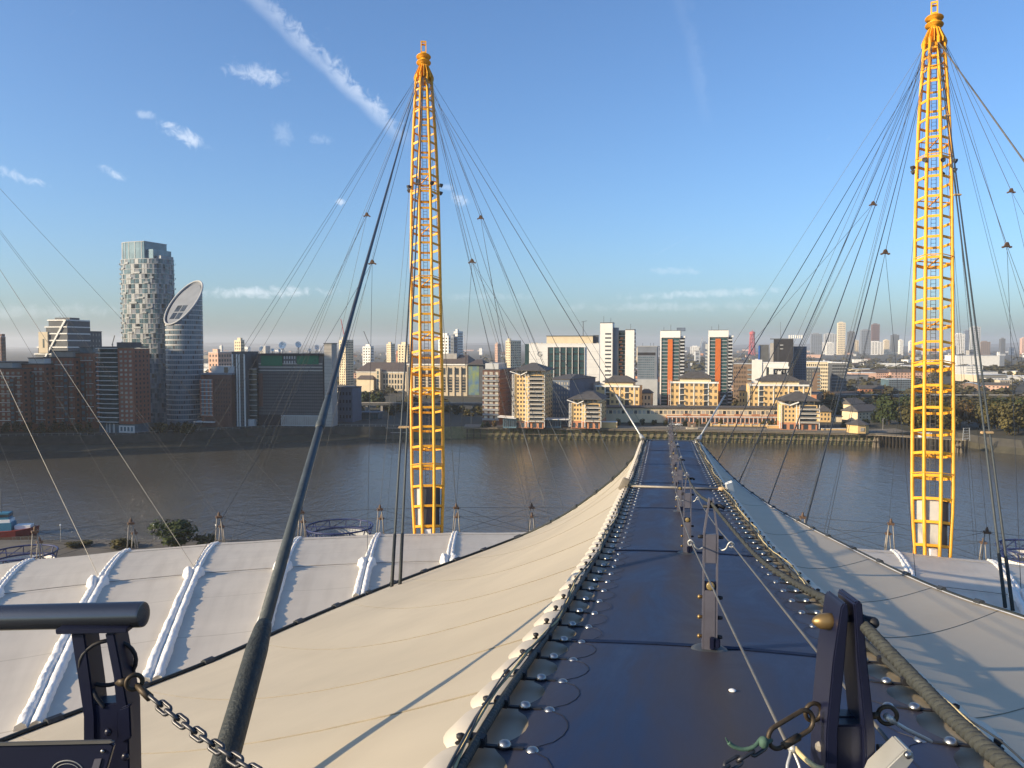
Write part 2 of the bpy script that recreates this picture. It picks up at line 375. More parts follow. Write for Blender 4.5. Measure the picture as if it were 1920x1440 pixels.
# ------------------------------------------------------------------ water, near shore, far bank
bank_wall = [(-2600, 330), (-900, 372)] + [(on_plane(x, y, 0).x, on_plane(x, y, 0).y) for x, y in ((-150, 853), (0, 848), (200, 845), (330, 839), (450, 830), (620, 826), (760, 823), (870, 822), (1000, 823), (1260, 827), (1450, 831), (1640, 836))] + [(222, 447), (247, 441), (249, 418), (259, 404), (420, 385), (2600, 300)]
def sheet(name, pts, z, m, kind='structure'):
    me = bpy.data.meshes.new(name); bm = bmesh.new()
    vs_ = [bm.verts.new((x, y, z)) for x, y in pts]; f = bm.faces.new(vs_)
    if f.normal.z < 0: f.normal_flip()
    bm.normal_update()
    if f.normal.z < 0: f.normal_flip()
    bmesh.ops.triangulate(bm, faces=bm.faces)
    bm.to_mesh(me); bm.free()
    return tag(link(name, me, MATS[m]), kind=kind)
LAND = 7.0
sheet('river', [(-2600, 120), (2600, 120), (2600, 520), (-2600, 520)], 0, 'water')
bank_top = [(x, y + (12 if -900 < x < -95 else 1.2)) for x, y in bank_wall]
sheet('ground', bank_top + [(9000, 900), (9000, 14500), (-9000, 14500), (-9000, 900)], LAND, 'land')
shore = [(-2600, 190), (-300, 203), (-100, 206), (0, 206), (50, 192), (90, 168), (140, 158), (400, 150), (2600, 150)]
sheet('near_shore', [(x, y) for x, y in shore] + [(2600, -260), (-2600, -260)], 4.6, 'near_ground')
def ribbon(name, top, zt, bot, zb, m, kind='structure', parent=None):
    n = len(top); k = 5
    b = MB()
    T = [Vector((x, y, zt)) for x, y in top]; B = [Vector((x, y, zb)) for x, y in bot]
    b.add(T + B, [(i, i + 1, n + i + 1, n + i) for i in range(n - 1)])
    o = b.build(name, MATS[m], parent)
    if kind: o['kind'] = kind
    return o
ribbon('river_wall', bank_top[:9], LAND, [(x, y - .2) for x, y in bank_top[:9]], 2.2, 'wall_stone')
ribbon('foreshore_mud', bank_top[:9], 2.2, [(x, y - 2) for x, y in bank_wall[:9]], -.8, 'mud')
ribbon('quay_wall', bank_top[8:15], LAND, [(x, y - .5) for x, y in bank_wall[8:15]], -.8, 'moss_wall')
ribbon('creek_wall', bank_top[14:], LAND, [(x, y - 1.0) for x, y in bank_wall[14:]], 3.0, 'wall_stone'); ribbon('creek_mud', [(x, y - 1.0) for x, y in bank_wall[14:]], 3.0, [(x, y - 9) for x, y in bank_wall[14:]], -.8, 'mud')
ribbon('near_shore_bank', shore, 4.6, [(x, y + 7) for x, y in shore], -.8, 'mud')
q0 = [(x, y + .8) for x, y in bank_wall[9:15]]
sheet('promenade', q0 + [(x, y + 15) for x, y in reversed(q0)], LAND + .02, 'quay')

# ------------------------------------------------------------------ the dome
DC = Vector((-.5, -8, 0)); DA, DB = 9.14, .00125
def dome_z(x, y): return CAMZ - DA - DB * ((x - DC.x) ** 2 + (y - DC.y) ** 2)
def dome_pt(r, a, dz=0.0):
    x = DC.x + r * math.sin(R(a)); y = DC.y + r * math.cos(R(a)); return Vector((x, y, dome_z(x, y) + dz))
def on_dome(px, py, ymax=60.0):
    d = direction(px, py); t = 5.0; c = Vector((0, 0, CAMZ))
    while t < 200:
        p = c + d * t
        if p.y > ymax: return at(px, py, ymax)
        if p.z < dome_z(p.x, p.y): return p
        t += .05
    return at(px, py, ymax)
RIBS = [-3.4 - 5 * k for k in range(9, -1, -1)] + [1.6, 6.6, 13.8] + [18.8 + 5 * k for k in range(7)]
dome = thing('dome_roof', 'huge pale fabric dome roof with padded white radial ribs below the walkway', 'dome', (DC.x, DC.y, 4.6))
base = Vector((DC.x, DC.y, 4.6))
def uvmesh(o, uvs):
    me = o.data; lay = me.uv_layers.new(name='UVMap')
    for p in me.polygons:
        for li in p.loop_indices: lay.data[li].uv = uvs[me.loops[li].vertex_index]
for i in range(len(RIBS) - 1):
    a0, a1 = RIBS[i], RIBS[i + 1]; b = MB(); uvs = []
    rs = [11 + (175 - 11) * (k / 40) ** 1.15 for k in range(41)]; nc = 8
    vs_ = []
    for r in rs:
        for j in range(nc + 1):
            t = j / nc; s = -.10 * 4 * t * (1 - t) * (a1 - a0) / 5 * min(1, r / 60)
            vs_.append(dome_pt(r, lerp(a0, a1, t), s) - base); uvs.append(((t - .5) * R(a1 - a0) * r + i * 17, r))
    b.add(vs_, [(u * (nc + 1) + j, u * (nc + 1) + j + 1, (u + 1) * (nc + 1) + j + 1, (u + 1) * (nc + 1) + j) for u in range(len(rs) - 1) for j in range(nc)])
    o = b.build('fabric_panel', MATS['dome_fabric'], dome, smooth=True); uvmesh(o, uvs)
RB = 56.0                                              # radius of the tie ring that pinches the ribs
SEAM_L = [(-900, 1760, 15.5), (-420, 1568, None), (-200, 1476, None), (0, 1395, None), (200, 1318, None), (390, 1245, None), (560, 1170, None), (690, 1115, None), (780, 1080, None), (870, 1047, 46), (940, 1021, 49)]
SEAM_R = [(2500, 1380, None), (2200, 1258, None), (2050, 1208, None), (1920, 1160, None), (1800, 1121, None), (1700, 1080, None), (1600, 1031, 50)]
def seam_polar(tab):
    out = []
    for px, py, Y in tab:
        q = at(px, py, Y) if Y else on_dome(px, py); out.append((math.degrees(math.atan2(q.x - DC.x, q.y - DC.y)), math.hypot(q.x - DC.x, q.y - DC.y)))
    return sorted(out)
POL_L, POL_R = seam_polar(SEAM_L), seam_polar(SEAM_R)
def rib_start(a): return interp(POL_L if a < 5 else POL_R, a) + .35
def make_rib(a, seed):
    rd = random.Random(seed); b = MB(); nu = 14; rs = []
    r = rib_start(a)
    while r < 92.5: rs.append(r); r += .26
    pos = []
    wr = [rd.uniform(-1, 1) for _ in range(len(rs) + 8)]; wr2 = [rd.uniform(-1, 1) for _ in range(len(rs) + 8)]
    ns = [[rd.uniform(-1, 1) for _ in range(nu + 1)] for _ in range(len(rs))]
    for k, r in enumerate(rs):
        g = math.exp(-((r - RB) / 1.1) ** 2)
        lower = 1 / (1 + math.exp((r - RB) / .7))
        W = .19 + .09 * lower + .22 * g; H = .135 + .05 * lower + .26 * g
        if r > 91.6: W *= max(.45, (92.6 - r) / 1.0); H *= max(.3, (92.6 - r))
        wk = (.030 + .05 * g + .022 * (1 - lower)) * wr[k] + .022 * wr2[k // 4]
        for j in range(nu + 1):
            u = -1 + 2 * j / nu; hump = math.sqrt(max(0, 1 - (2 * abs(u) - 1) ** 2))
            h = H * hump * (1 + .07 * wr2[k // 2] * (1 if u > 0 else -1)) + wk * hump + (.022 + .016 * (1 - lower)) * ns[k][j] * hump - .05 * (hump < .05 and abs(u) > .9) + .04 * g * ns[k][j]
            side = u * (W * 1.25 + wk * .6)
            ca, sa = math.cos(R(a)), math.sin(R(a))
            p = dome_pt(r, a, h - .02) + Vector((ca * side, -sa * side, 0)); pos.append(p - base)
    b.add(pos, [(k * (nu + 1) + j, k * (nu + 1) + j + 1, (k + 1) * (nu + 1) + j + 1, (k + 1) * (nu + 1) + j) for k in range(len(rs) - 1) for j in range(nu)])
    n = len(rs) - 1
    b.f += [tuple(range(nu + 1)), tuple(range(n * (nu + 1), (n + 1) * (nu + 1)))[::-1]]
    o = b.build('padded_rib', MATS['white_puffy'], dome, smooth=True)
    # tie ring gather: a knotted fabric bun where the hanger cable comes down
    return o
for i, a in enumerate(RIBS):
    if -32 < a < 2 or a > 15: make_rib(a, 100 + i)
for i in range(len(RIBS) - 1):                          # tie cable lying over the fabric from rib to rib
    a0, a1 = RIBS[i], RIBS[i + 1]
    if a0 > 1 and a1 < 18: continue
    MB().tube([dome_pt(RB, lerp(a0, a1, k / 8), .03) - base for k in range(9)], .022, 5).build('tie_cable', MATS['strut_grey'], dome)
    if a0 > -26: MB().tube([dome_pt(80, lerp(a0, a1, k / 8), .0) - base for k in range(9)], .02, 5).build('tie_cable', MATS['strut_grey'], dome)

# ------------------------------------------------------------------ cable struts standing on the rib ends
def ordinal(k): return ['first', 'second', 'third', 'fourth', 'fifth', 'sixth', 'seventh', 'eighth', 'ninth', 'tenth', 'eleventh', 'twelfth', 'thirteenth', 'fourteenth', 'fifteenth', 'sixteenth', 'seventeenth', 'eighteenth'][k]
def strut_meshes(h, w):
    legs = []
    for sx in (-1, 1):
        for sy in (-1, 1):
            legs.append(MB().tube([(sx * w, sy * w, 0), (sx * w * .45, sy * w * .45, h)], .055, 6).mesh('strut_leg', True))
    cap = MB().prism([(.42 * math.cos(k * math.pi / 4 + .2) * (1 if k % 2 else .75), .42 * math.sin(k * math.pi / 4 + .2) * (1 if k % 2 else .75)) for k in range(8)], h - .05, h + .16)
    cap.lathe([(.16, h + .16), (.12, h + .42), (.05, h + .6)], 8)
    foot = MB(); 
    for k in range(6):
        a = k * math.pi / 3; foot.box(-.12, .12, -.1, .75, -.1, .14, Matrix.Rotation(a, 4, 'Z'))
    foot.lathe([(.5, -.1), (.42, .2)], 10)
    return legs, cap.mesh('strut_cap'), foot.mesh('strut_foot')
BIG, SMALL = strut_meshes(3.0, .42), strut_meshes(2.3, .36)
strut_tops = {}
vis = [a for a in RIBS if -32 < a < 40]
vis_s = [a for a in vis if not (6 < a < 7 or 13 < a < 14 and False)]
for which, (r, ms, h, nm) in enumerate(((98.0, BIG, 3.0, 'tall'), (106.5, SMALL, 2.3, 'short'))):
    for k, a in enumerate(vis):
        p = dome_pt(r, a, -.25)
        t = thing('cable_strut', f'{nm} four-legged cable strut on the dome edge, {ordinal(k)} rib end from the left', 'strut', p, -R(a), f'{nm} cable struts along the dome edge')
        for l in ms[0]: link('leg', l, MATS['strut_grey'], t)
        link('cap', ms[1], MATS['strut_brown'], t); link('foot', ms[2], MATS['strut_brown'], t)
        strut_tops[(which, round(a, 1))] = p + Vector((0, 0, h + .1))
def sag_line(a, b, sag, n=6):
    return [lerp(a, b, k / n) - Vector((0, 0, sag * 4 * (k / n) * (1 - k / n))) for k in range(n + 1)]
for which, nm in ((0, 'tall'), (1, 'short')):            # ring cables and crossed braces between neighbours
    for k in range(len(vis) - 1):
        A, B = strut_tops[(which, round(vis[k], 1))], strut_tops[(which, round(vis[k + 1], 1))]
        drop = Vector((0, 0, -2.7 if which == 0 else -2.1))
        t = thing('ring_cable_bay', f'crossed thin steel cables between {nm} struts, bay {ordinal(k)} from the left', 'cable', A, 0, f'crossed cables between {nm} struts')
        for nm2, p, q in (('ring_cable', A, B), ('brace_cable', A, B + drop), ('brace_cable', A + drop, B)):
            MB().tube([x - A for x in sag_line(p, q, .05)], .02, 5).build(nm2, MATS['cable_dark'], t)

# ------------------------------------------------------------------ yellow lattice masts with their stay cables
PROF = [(0, 1.55), (.02, 1.60), (.085, 1.80), (.22, 1.79), (.35, 1.72), (.45, 1.66), (.55, 1.60), (.65, 1.52), (.76, 1.33), (.87, 1.0), (.922, .84)]
def make_mast(label, foot, top, head_dirs, scale=1.0):
    foot, top = Vector(foot), Vector(top); ax = (top - foot); H = ax.length; ax.normalize()
    t = thing('lattice_mast', label, 'mast', foot, 0, 'yellow lattice masts')
    M0 = frame_along(Vector((0, 0, 0)), ax, up=(0, 1, 0))
    P = lambda r, ang, z: M0 @ Vector((r * math.cos(ang), r * math.sin(ang), z))
    Rz = lambda z: interp(PROF, max(0, z) / H) * scale * (1 + .17 * max(0, z) / H)
    zs = [-7 + 3.0 * k for k in range(3)]
    z = 0.9; rings = []
    while z < H * .915:
        rings.append(z); f = z / H
        z += (2.12 if f < .82 else 1.45 if f < .88 else 1.0) * scale ** .5
    off = math.pi / 8 + math.atan2(foot.x, foot.y) * -0.0
    base_ang = math.atan2(-foot.x, foot.y)                # octagon turned so that a flat side faces the platform
    angs = [base_ang + off + k * math.pi / 4 for k in range(8)]
    zc = [-6, -3, 0] + [H * .922 * k / 26 for k in range(1, 27)]
    # M0's x axis depends on 'up'; measure angles in the horizontal plane instead
    tilt = Vector((0, 0, 1)).rotation_difference(ax)
    def Q(r, a, z):
        return tilt @ Vector((r * math.cos(a), r * math.sin(a), 0)) + ax * z
    for a in angs:
        MB().tube([Q(Rz(z), a, z) for z in zc], .165 * scale, 8).build('column', MATS['mast_yellow'], t, smooth=True)
    for i, z in enumerate(rings):
        b = MB(); r = Rz(z) ; n = 8
        for k in range(8):
            b.bar(Q(r, angs[k], z), Q(r, angs[(k + 1) % 8], z), .10, .24 * (1 if z < H * .8 else .8))
        b.build('ring_beam', MATS['mast_yellow'], t)
        if i % 3 == 1 and z < H * .8:                      # light cross-bracing inside some rings
            b = MB()
            for k in range(2): b.bar(Q(r, angs[k * 2], z + .02), Q(r, angs[k * 2 + 4], z + .02), .07, .12)
            b.build('cross_brace', MATS['mast_yellow'], t)
        if i % 5 == 3:
            MB().lathe([(r + .16, -.05), (r + .2, 0), (r + .16, .06)], 8, Matrix.Translation(ax * (z + .22)) @ tilt.to_matrix().to_4x4() @ Matrix.Rotation(angs[0], 4, 'Z'), caps=False).build('flange_ring', MATS['mast_yellow'], t)
    # ladder up the middle
    lad = MB(); bx = Vector((math.cos(base_ang + math.pi / 2 - math.pi / 2), math.sin(base_ang), 0)); by = Vector((-bx.y, bx.x, 0))
    c0 = by * -.25
    for s in (-1, 1): lad.tube([c0 + bx * s * .22 + ax * -2, c0 + bx * s * .22 + ax * H * .9], .028, 5)
    ladder = lad.build('ladder', MATS['cable_steel'], t)
    rung = MB(); z = .2
    while z < H * .9:
        rung.tube([c0 - bx * .22 + ax * z, c0 + bx * .22 + ax * z], .02, 4, caps=False); z += .42
    o = rung.build('rungs', MATS['cable_steel'], ladder); o['kind'] = 'stuff'
    # grey casing inside the foot: sunlit and shaded sides put into the panel colours
    for k in range(8):
        a0, a1 = angs[k], angs[(k + 1) % 8]
        for z0, z1 in ((.95, 2.9), (3.15, 5.0)):
            r0 = Rz(z0) * .80
            am = a0 + .5 * math.pi / 4; nrm = tilt @ Vector((math.cos(am), math.sin(am), 0)); tg = tilt @ Vector((-math.sin(am), math.cos(am), 0)); w = r0 * .40
            b = MB(); c = nrm * r0 * .92
            b.add([c + tg * sx * w + nrm * sy * .03 + ax * zz for zz in (z0, z1) for sx, sy in ((-1, -1), (1, -1), (1, 1), (-1, 1))], [(3, 2, 1, 0), (4, 5, 6, 7), (0, 1, 5, 4), (1, 2, 6, 5), (2, 3, 7, 6), (3, 0, 4, 7)])
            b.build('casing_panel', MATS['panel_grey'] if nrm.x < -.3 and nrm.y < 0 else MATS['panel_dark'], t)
    MB().box(-.3, .3, -.3, .3, -.2, .9).build('control_box', MATS['white_paint'], t, loc=by * -1.0)
    # floodlights
    zl = H * .672
    for k in range(8):
        a = angs[k]
        lp = Q(Rz(zl) + .38, a, zl + (.25 if k % 2 else 0)); d = Vector((math.cos(a), math.sin(a), -.5)).normalized()
        fl = MB().lathe([(.06, -.25), (.17, -.18), (.24, .1), (.25, .14), (.2, .12)], 10, frame_along(lp, d)).build('floodlight', MATS['panel_dark'], t, smooth=True)
        MB().bar(Q(Rz(zl), a, zl), lp, .06).build('bracket', MATS['cable_dark'], fl)
    # head: flared fins, two discs, top frame
    zh = H * .922; nf = 16
    for k in range(nf):
        a = base_ang + k * 2 * math.pi / nf; rdir = tilt @ Vector((math.cos(a), math.sin(a), 0)); td = tilt @ Vector((-math.sin(a), math.cos(a), 0)) * .035
        poly = [(.46, zh - .2), (1.18, zh - .62), (1.22, zh - .15), (.62, zh + 1.35), (.40, zh + 1.4)]
        vs_ = [rdir * x * scale + ax * z + td * s for s in (-1, 1) for x, z in poly]; n = len(poly)
        MB().add(vs_, [tuple(range(n))[::-1], tuple(range(n, 2 * n))] + [(i, (i + 1) % n, n + (i + 1) % n, n + i) for i in range(n)]).build('head_fin', MATS['mast_yellow'], t)
    Mh = frame_along(ax * zh, ax)
    MB().lathe([(.60, -.9), (.60, -.3), (.34, .1), (.30, 1.4), (.30, 1.7)], 14, Mh).build('head_core', MATS['mast_yellow'], t, smooth=True)
    for z in (1.8, 2.6):
        MB().lathe([(.36, z - .3), (.38, z - .04), (.86, z), (.90, z + .05), (.86, z + .1), (.40, z + .14), (.36, z + .6)], 18, Mh).build('head_disc', MATS['mast_yellow'], t, smooth=True)
    ztop = H - zh
    for k in range(4):
        a = base_ang + math.pi / 4 + k * math.pi / 2; q = tilt @ Vector((math.cos(a), math.sin(a), 0)) * .40
        MB().bar(q + ax * (zh + 2.9), q + ax * H, .13).build('top_post', MATS['mast_yellow'], t)
    b = MB()
    for zz in (H - .08, zh + 3.1):
        for k in range(4):
            a = base_ang + math.pi / 4 + k * math.pi / 2; a2 = a + math.pi / 2
            b.bar(tilt @ Vector((math.cos(a), math.sin(a), 0)) * .40 + ax * zz, tilt @ Vector((math.cos(a2), math.sin(a2), 0)) * .40 + ax * zz, .10, .2)
    b.build('top_frame', MATS['mast_yellow'], t)
    return t, foot + ax * (zh - .45), ax
def stay(t, p, q, r, m='cable_dark', name='stay_cable', sag=0.0, n=10):
    o = t.location; p = Vector(p); q = Vector(q)
    d = (q - p)
    return MB().tube([x - o for x in sag_line(p, q, sag, n)], r, 5).build(name, MATS[m], t)
def hub(t, p):
    o = t.location; M = Matrix.Translation(Vector(p) - o)
    b = MB().prism([(-.27, -.15), (.27, -.15), (.12, .2), (-.12, .2)], -.07, .07, M @ Matrix.Rotation(R(90), 4, 'X'))
    b.lathe([(.09, -.12), (.09, .12)], 8, M @ Matrix.Translation((0, 0, .18)) @ Matrix.Rotation(R(90), 4, 'X'))
    for s in (-1, 1): b.lathe([(.08, -.12), (.08, .12)], 8, M @ Matrix.Translation((s * .3, 0, -.14)) @ Matrix.Rotation(R(90), 4, 'X'))
    b.build('cable_hub', MATS['strut_brown'], t)

mL, headL, axL = make_mast('yellow lattice mast nearer the photo centre, rising behind the left dome panels', at(803, 1003, 85), at(794, 80, 100), None)
mR, headR, axR = make_mast('yellow lattice mast at the right edge of the view, its head touching the top', at(1748, 1042, 73), at(1752, 6, 86), None)
def towards(head, px, py, Y, r=.9):
    q = at(px, py, Y); d = Vector((q.x - head.x, q.y - head.y, 0)); d.normalize(); return head + d * r
def fan(t, head, specs):
    for (hub_px, targets, direct) in specs:
        for q in direct: stay(t, towards2(head, q), q, .018)
        if hub_px:
            hp = at(*hub_px); stay(t, towards2(head, hp), hp, .025); hub(t, hp)
            for q in targets: stay(t, hp, q, .017)
def towards2(head, q):
    d = Vector((q.x - head.x, q.y - head.y, 0)); d.normalize(); return head + d * 1.05
def rib_tie(a, r=RB): return dome_pt(r, a, .45)
def st(w, a): return strut_tops[(w, round(a, 1))]
r_ = lambda k: RIBS[k]
iL = RIBS.index(-3.4)
# left mast: hubs and cables to the tie ring in front, the strut ring and the outer dome behind
fan(mL, headL, [((688, 403, 88), [st(0, RIBS[iL - 3]), st(0, RIBS[iL - 2]), st(1, RIBS[iL - 3])], [st(0, RIBS[iL - 4]), st(1, RIBS[iL - 4]), dome_pt(128, RIBS[iL - 4]), dome_pt(128, RIBS[iL - 3])]),
                ((698, 492, 76), [rib_tie(RIBS[iL - 3]), rib_tie(RIBS[iL - 2]), rib_tie(RIBS[iL - 1])], [st(0, RIBS[iL - 1]), dome_pt(135, RIBS[iL - 1])]),
                ((901, 408, 89), [st(0, RIBS[iL + 1]), st(0, RIBS[iL + 2]), st(1, RIBS[iL + 1])], [st(0, RIBS[iL]), dome_pt(128, RIBS[iL + 1]), dome_pt(130, RIBS[iL + 2]), dome_pt(128, RIBS[iL + 3]), at(1060, 966, 47.5), at(1000, 997, 49.5)]),
                ((885, 490, 79), [st(0, RIBS[iL]), at(1020, 940, 66), at(1165, 930, 52), at(1095, 925, 60)], [at(1118, 926, 44), at(1162, 890, 40), at(1030, 980, 49), st(0, RIBS[iL - 2]), dome_pt(110, RIBS[iL - 2]), dome_pt(140, RIBS[iL - 3]), dome_pt(118, RIBS[iL])])])
iR = RIBS.index(23.8)
fan(mR, headR, [((1637, 382, 80), [st(0, RIBS[iR - 3]), st(0, RIBS[iR - 2]), st(1, RIBS[iR - 2])], [st(0, RIBS[iR - 2]), dome_pt(125, RIBS[iR - 3]), dome_pt(130, RIBS[iR - 2]), at(1385, 906, 24), at(1345, 866, 28.8), at(1440, 946, 19.6), dome_pt(118, RIBS[iR - 1]), dome_pt(140, RIBS[iR - 2])]),
                ((1660, 473, 69), [rib_tie(RIBS[iR]), rib_tie(RIBS[iR - 1]), at(1545, 1000, 56)], [at(1510, 985, 16), st(0, RIBS[iR - 1]), dome_pt(110, RIBS[iR - 1])]),
                ((1896, 358, 78), [dome_pt(98, RIBS[iR + 2], 2), dome_pt(98, RIBS[iR + 3], 2)], [st(0, RIBS[iR + 2]), dome_pt(128, RIBS[iR + 1]), st(0, RIBS[iR + 3])]),
                ((1888, 460, 66), [rib_tie(RIBS[iR + 1]), rib_tie(RIBS[iR + 2])], [dome_pt(128, RIBS[iR + 2]), st(0, RIBS[iR + 1]), dome_pt(118, RIBS[iR + 1]), dome_pt(140, RIBS[iR + 2]), dome_pt(112, RIBS[iR])])])
stay(mR, towards2(headR, at(1990, 400, 60)), at(1990, 400, 60), .075, 'cable_steel', 'tie_back')
# thick paired cables with a wooden spreader, one pair in front of each mast
def pair(label, t_, head, foot_px, foot_Y, spread_t, hand):
    a = on_dome(foot_px[0], foot_px[1], foot_Y); 
    top = head + Vector((.0, -.75, .2))
    o = thing('paired_stay', label, 'cable', a, 0, 'paired thick stay cables')
    d = (top - a).normalized(); s = d.cross(Vector((0, 1, 0))).normalized() * .20
    if s.x < 0: s = -s
    for k in (-1, 1):
        w = 1.0
        p, q = a + s * k, top + s * k * .35
        MB().tube([p - a, lerp(p, q, .3) - a, q - a], .05, 8, radii=[.062, .058, .05]).build('stay_cable', MATS['stay_grey'], o, smooth=True)
        MB().tube([p - a, lerp(p, q, .045) - a], .085, 8).build('end_socket', MATS['sleeve_black'], o, smooth=True)
    for tt, mm in spread_t:
        c = lerp(a, top, tt); ww = lerp(.20, .07, tt)
        bevel(MB().box(-ww - .16, ww + .16, -.12, .12, -.07, .07).build('spreader', MATS[mm], o, loc=c - a), .03)
    return o
pair('pair of thick parallel cables with a spreader in front of the photo-centre mast', mL, headL, (742, 1103), 38, ((.155, 'clamp_tan'), (.60, 'strut_brown')), 0)
pair('pair of thick parallel cables with spreaders in front of the right-edge mast', mR, headR, (1892, 1142), 37, ((.17, 'clamp_tan'), (.55, 'clamp_tan'), (.75, 'clamp_tan')), 0)
# the neighbour's cables that sweep down from beyond the left edge of the view
hv = at(-330, 0, 78)
side = thing('side_stay_set', 'thin cables sweeping down across the river from beyond the left edge', 'cable', hv)
for q in (rib_tie(-23.4), rib_tie(-18.4), st(0, -23.4), st(0, -18.4), st(0, -28.4), st(1, -18.4), st(0, -13.4)):
    stay(side, hv, q, .018 if q.y < 60 else .015, 'cable_steel')

# ------------------------------------------------------------------ the walkway
WZ = [(-3, 1.5), (0, 1.5), (1.7, 1.56), (3.1, 1.64), (3.97, 1.78), (5.63, 2.05), (6.8, 2.19), (8.5, 2.42), (10.2, 2.62), (12.2, 2.82), (14.6, 3.0), (19, 3.33), (23, 3.54), (27.7, 3.75), (33.4, 3.97), (34.2, 4.06), (36, 4.5), (40, 5.9), (46, 8.3), (56, 12.6), (70, 18.5)]
def wz(Y):
    # softened table
    return CAMZ - sum(interp(WZ, Y + d) for d in (-.8, -.4, 0, .4, .8)) / 5
SL, X0 = .1895, .31; WD = Vector((SL, 1, 0)).normalized(); WN = Vector((WD.y, -WD.x, 0))   # along, and across to the right
def wp(Y, side=0.0, up=0.0):
    """a point on the walkway: distance Y forward, side metres right of its middle"""
    p = Vector((X0 + SL * Y, Y, wz(Y))) + WN * side
    p.z += up - .028 * side * side; return p
HW = 1.06
wbase = wp(3.0)
walk = thing('walkway', 'blue fabric walkway running downhill from the platform towards the river', 'walkway', wbase)
PIT = .5; Y_START, Y_END = 1.6, 33.6
nclamp = int((Y_END - Y_START) / PIT)
def edge_half(Y):
    t = ((Y - Y_START) / PIT) % 1.0
    return HW - .02 - .15 * max(0, math.sin(math.pi * t)) ** .55 if Y_START <= Y <= Y_END else HW
cuts = [-2.5, 1.4, 5.12, 9.9, 14.6, 19.3, 24.0, 28.7, 33.6, 40, 48, 60]
for c0, c1 in zip(cuts, cuts[1:]):
    b = MB(); uvs = []; vs_ = []; n = max(4, int((c1 - c0) / .0625)) if c0 < 33 else 30; nc = 10
    for i in range(n + 1):
        Y = lerp(c0, c1 + (.03 if c1 < 33 else 0), i / n); hw = edge_half(Y)
        for j in range(nc + 1):
            s = -hw + 2 * hw * j / nc
            vs_.append(wp(Y, s, .004 * (1 if (cuts.index(c0) % 2) else 0)) - wbase); uvs.append((s, Y))
    b.add(vs_, [(i * (nc + 1) + j, (i + 1) * (nc + 1) + j, (i + 1) * (nc + 1) + j + 1, i * (nc + 1) + j + 1) for i in range(n) for j in range(nc)])
    b.f = [f[::-1] for f in b.f]
    o = b.build('deck_panel', MATS['deck_fabric'], walk, smooth=True); uvmesh(o, uvs)
for c0 in cuts[1:9]:                                   # welded joint strips across the deck
    vs_ = [wp(c0 + dy, s_, .009) - wbase for dy in (-.03, .05) for s_ in [-.9 + .18 * j for j in range(11)]]
    o = MB().add(vs_, [(j, j + 1, 12 + j, 11 + j) for j in range(10)]).build('joint_strip', MATS['joint'] if 'joint' in MATS else mat('joint', (.011, .022, .055), .8, var=.3, scale=6, spec=.1), walk)
Ys = [-2.5 + .25 * i for i in range(int((Y_END + 2.5) / .25) + 1)]
for sgn, nm in ((-1, 'left'), (1, 'right')):
    b = MB(); uvs = []
    prof = ((.76, -.05), (1.0, -.045), (1.10, -.04), (1.22, -.075))
    for Y in Ys:
        for s, u in prof: b.v.append(tuple(wp(Y, sgn * s, u) - wbase)); uvs.append((s, Y))
    b.f = [(i * 4 + j, i * 4 + j + 1, i * 4 + j + 5, i * 4 + j + 4) if sgn > 0 else (i * 4 + j + 4, i * 4 + j + 5, i * 4 + j + 1, i * 4 + j) for i in range(len(Ys) - 1) for j in range(3)]
    uvmesh(b.build('edge_flashing', MATS['skirt_fabric'], walk, smooth=True), uvs)
    # edge cable with thinner wires lashed on
    MB().tube([wp(Y, sgn * HW, .04) - wbase for Y in Ys if Y > -1], .021, 8).build('edge_cable', MATS['sleeve_black' if sgn < 0 else 'rope_grey'], walk, smooth=True)
    rd = random.Random(5 + sgn)
    for k, (dr, mm) in enumerate(((.008, 'rope_tan'), (.006, 'rope_tan' if sgn > 0 else 'cable_dark'), (.005, 'cable_dark'))):
        ph = rd.uniform(0, 6); pts = []
        for i, Y in enumerate(Ys):
            if Y < -.6: continue
            pts.append(wp(Y, sgn * (HW + .02 + .028 * math.sin(Y * 1.7 + ph + k * 2) + rd.uniform(-.008, .008)), sgn * 0 + .062 + .010 * math.cos(Y * 2.3 + ph) + .008 * k) - wbase)
        MB().tube(smooth_curve(pts, 2), dr, 5).build('lashed_wire', MATS[mm], walk, smooth=True)
    # scalloped flaps outside the cable
    for i in range(nclamp):
        Ya = Y_START + i * PIT; vs_ = []; n = 8
        for k in range(n + 1):
            t = k / n; Y = Ya + PIT * t; w = .03 + .15 * math.sin(math.pi * t) ** .5
            vs_.append(wp(Y, sgn * (HW + .03), .022) - wbase); vs_.append(wp(Y, sgn * (HW + .03 + w * .6), .022 + .018 * math.sin(math.pi * t)) - wbase); vs_.append(wp(Y, sgn * (HW + .03 + w), -.03) - wbase)
        b = MB().add(vs_, [f if sgn > 0 else f[::-1] for k in range(n) for f in ((k * 3, k * 3 + 1, k * 3 + 4, k * 3 + 3), (k * 3 + 1, k * 3 + 2, k * 3 + 5, k * 3 + 4))])
        o = b.build('edge_flap', MATS['flap'] if 'flap' in MATS else mat('flap', (.54, .48, .38), .5, var=.08, scale=3), walk, smooth=True)
        uvmesh(o, [(0, 0)] * len(vs_))
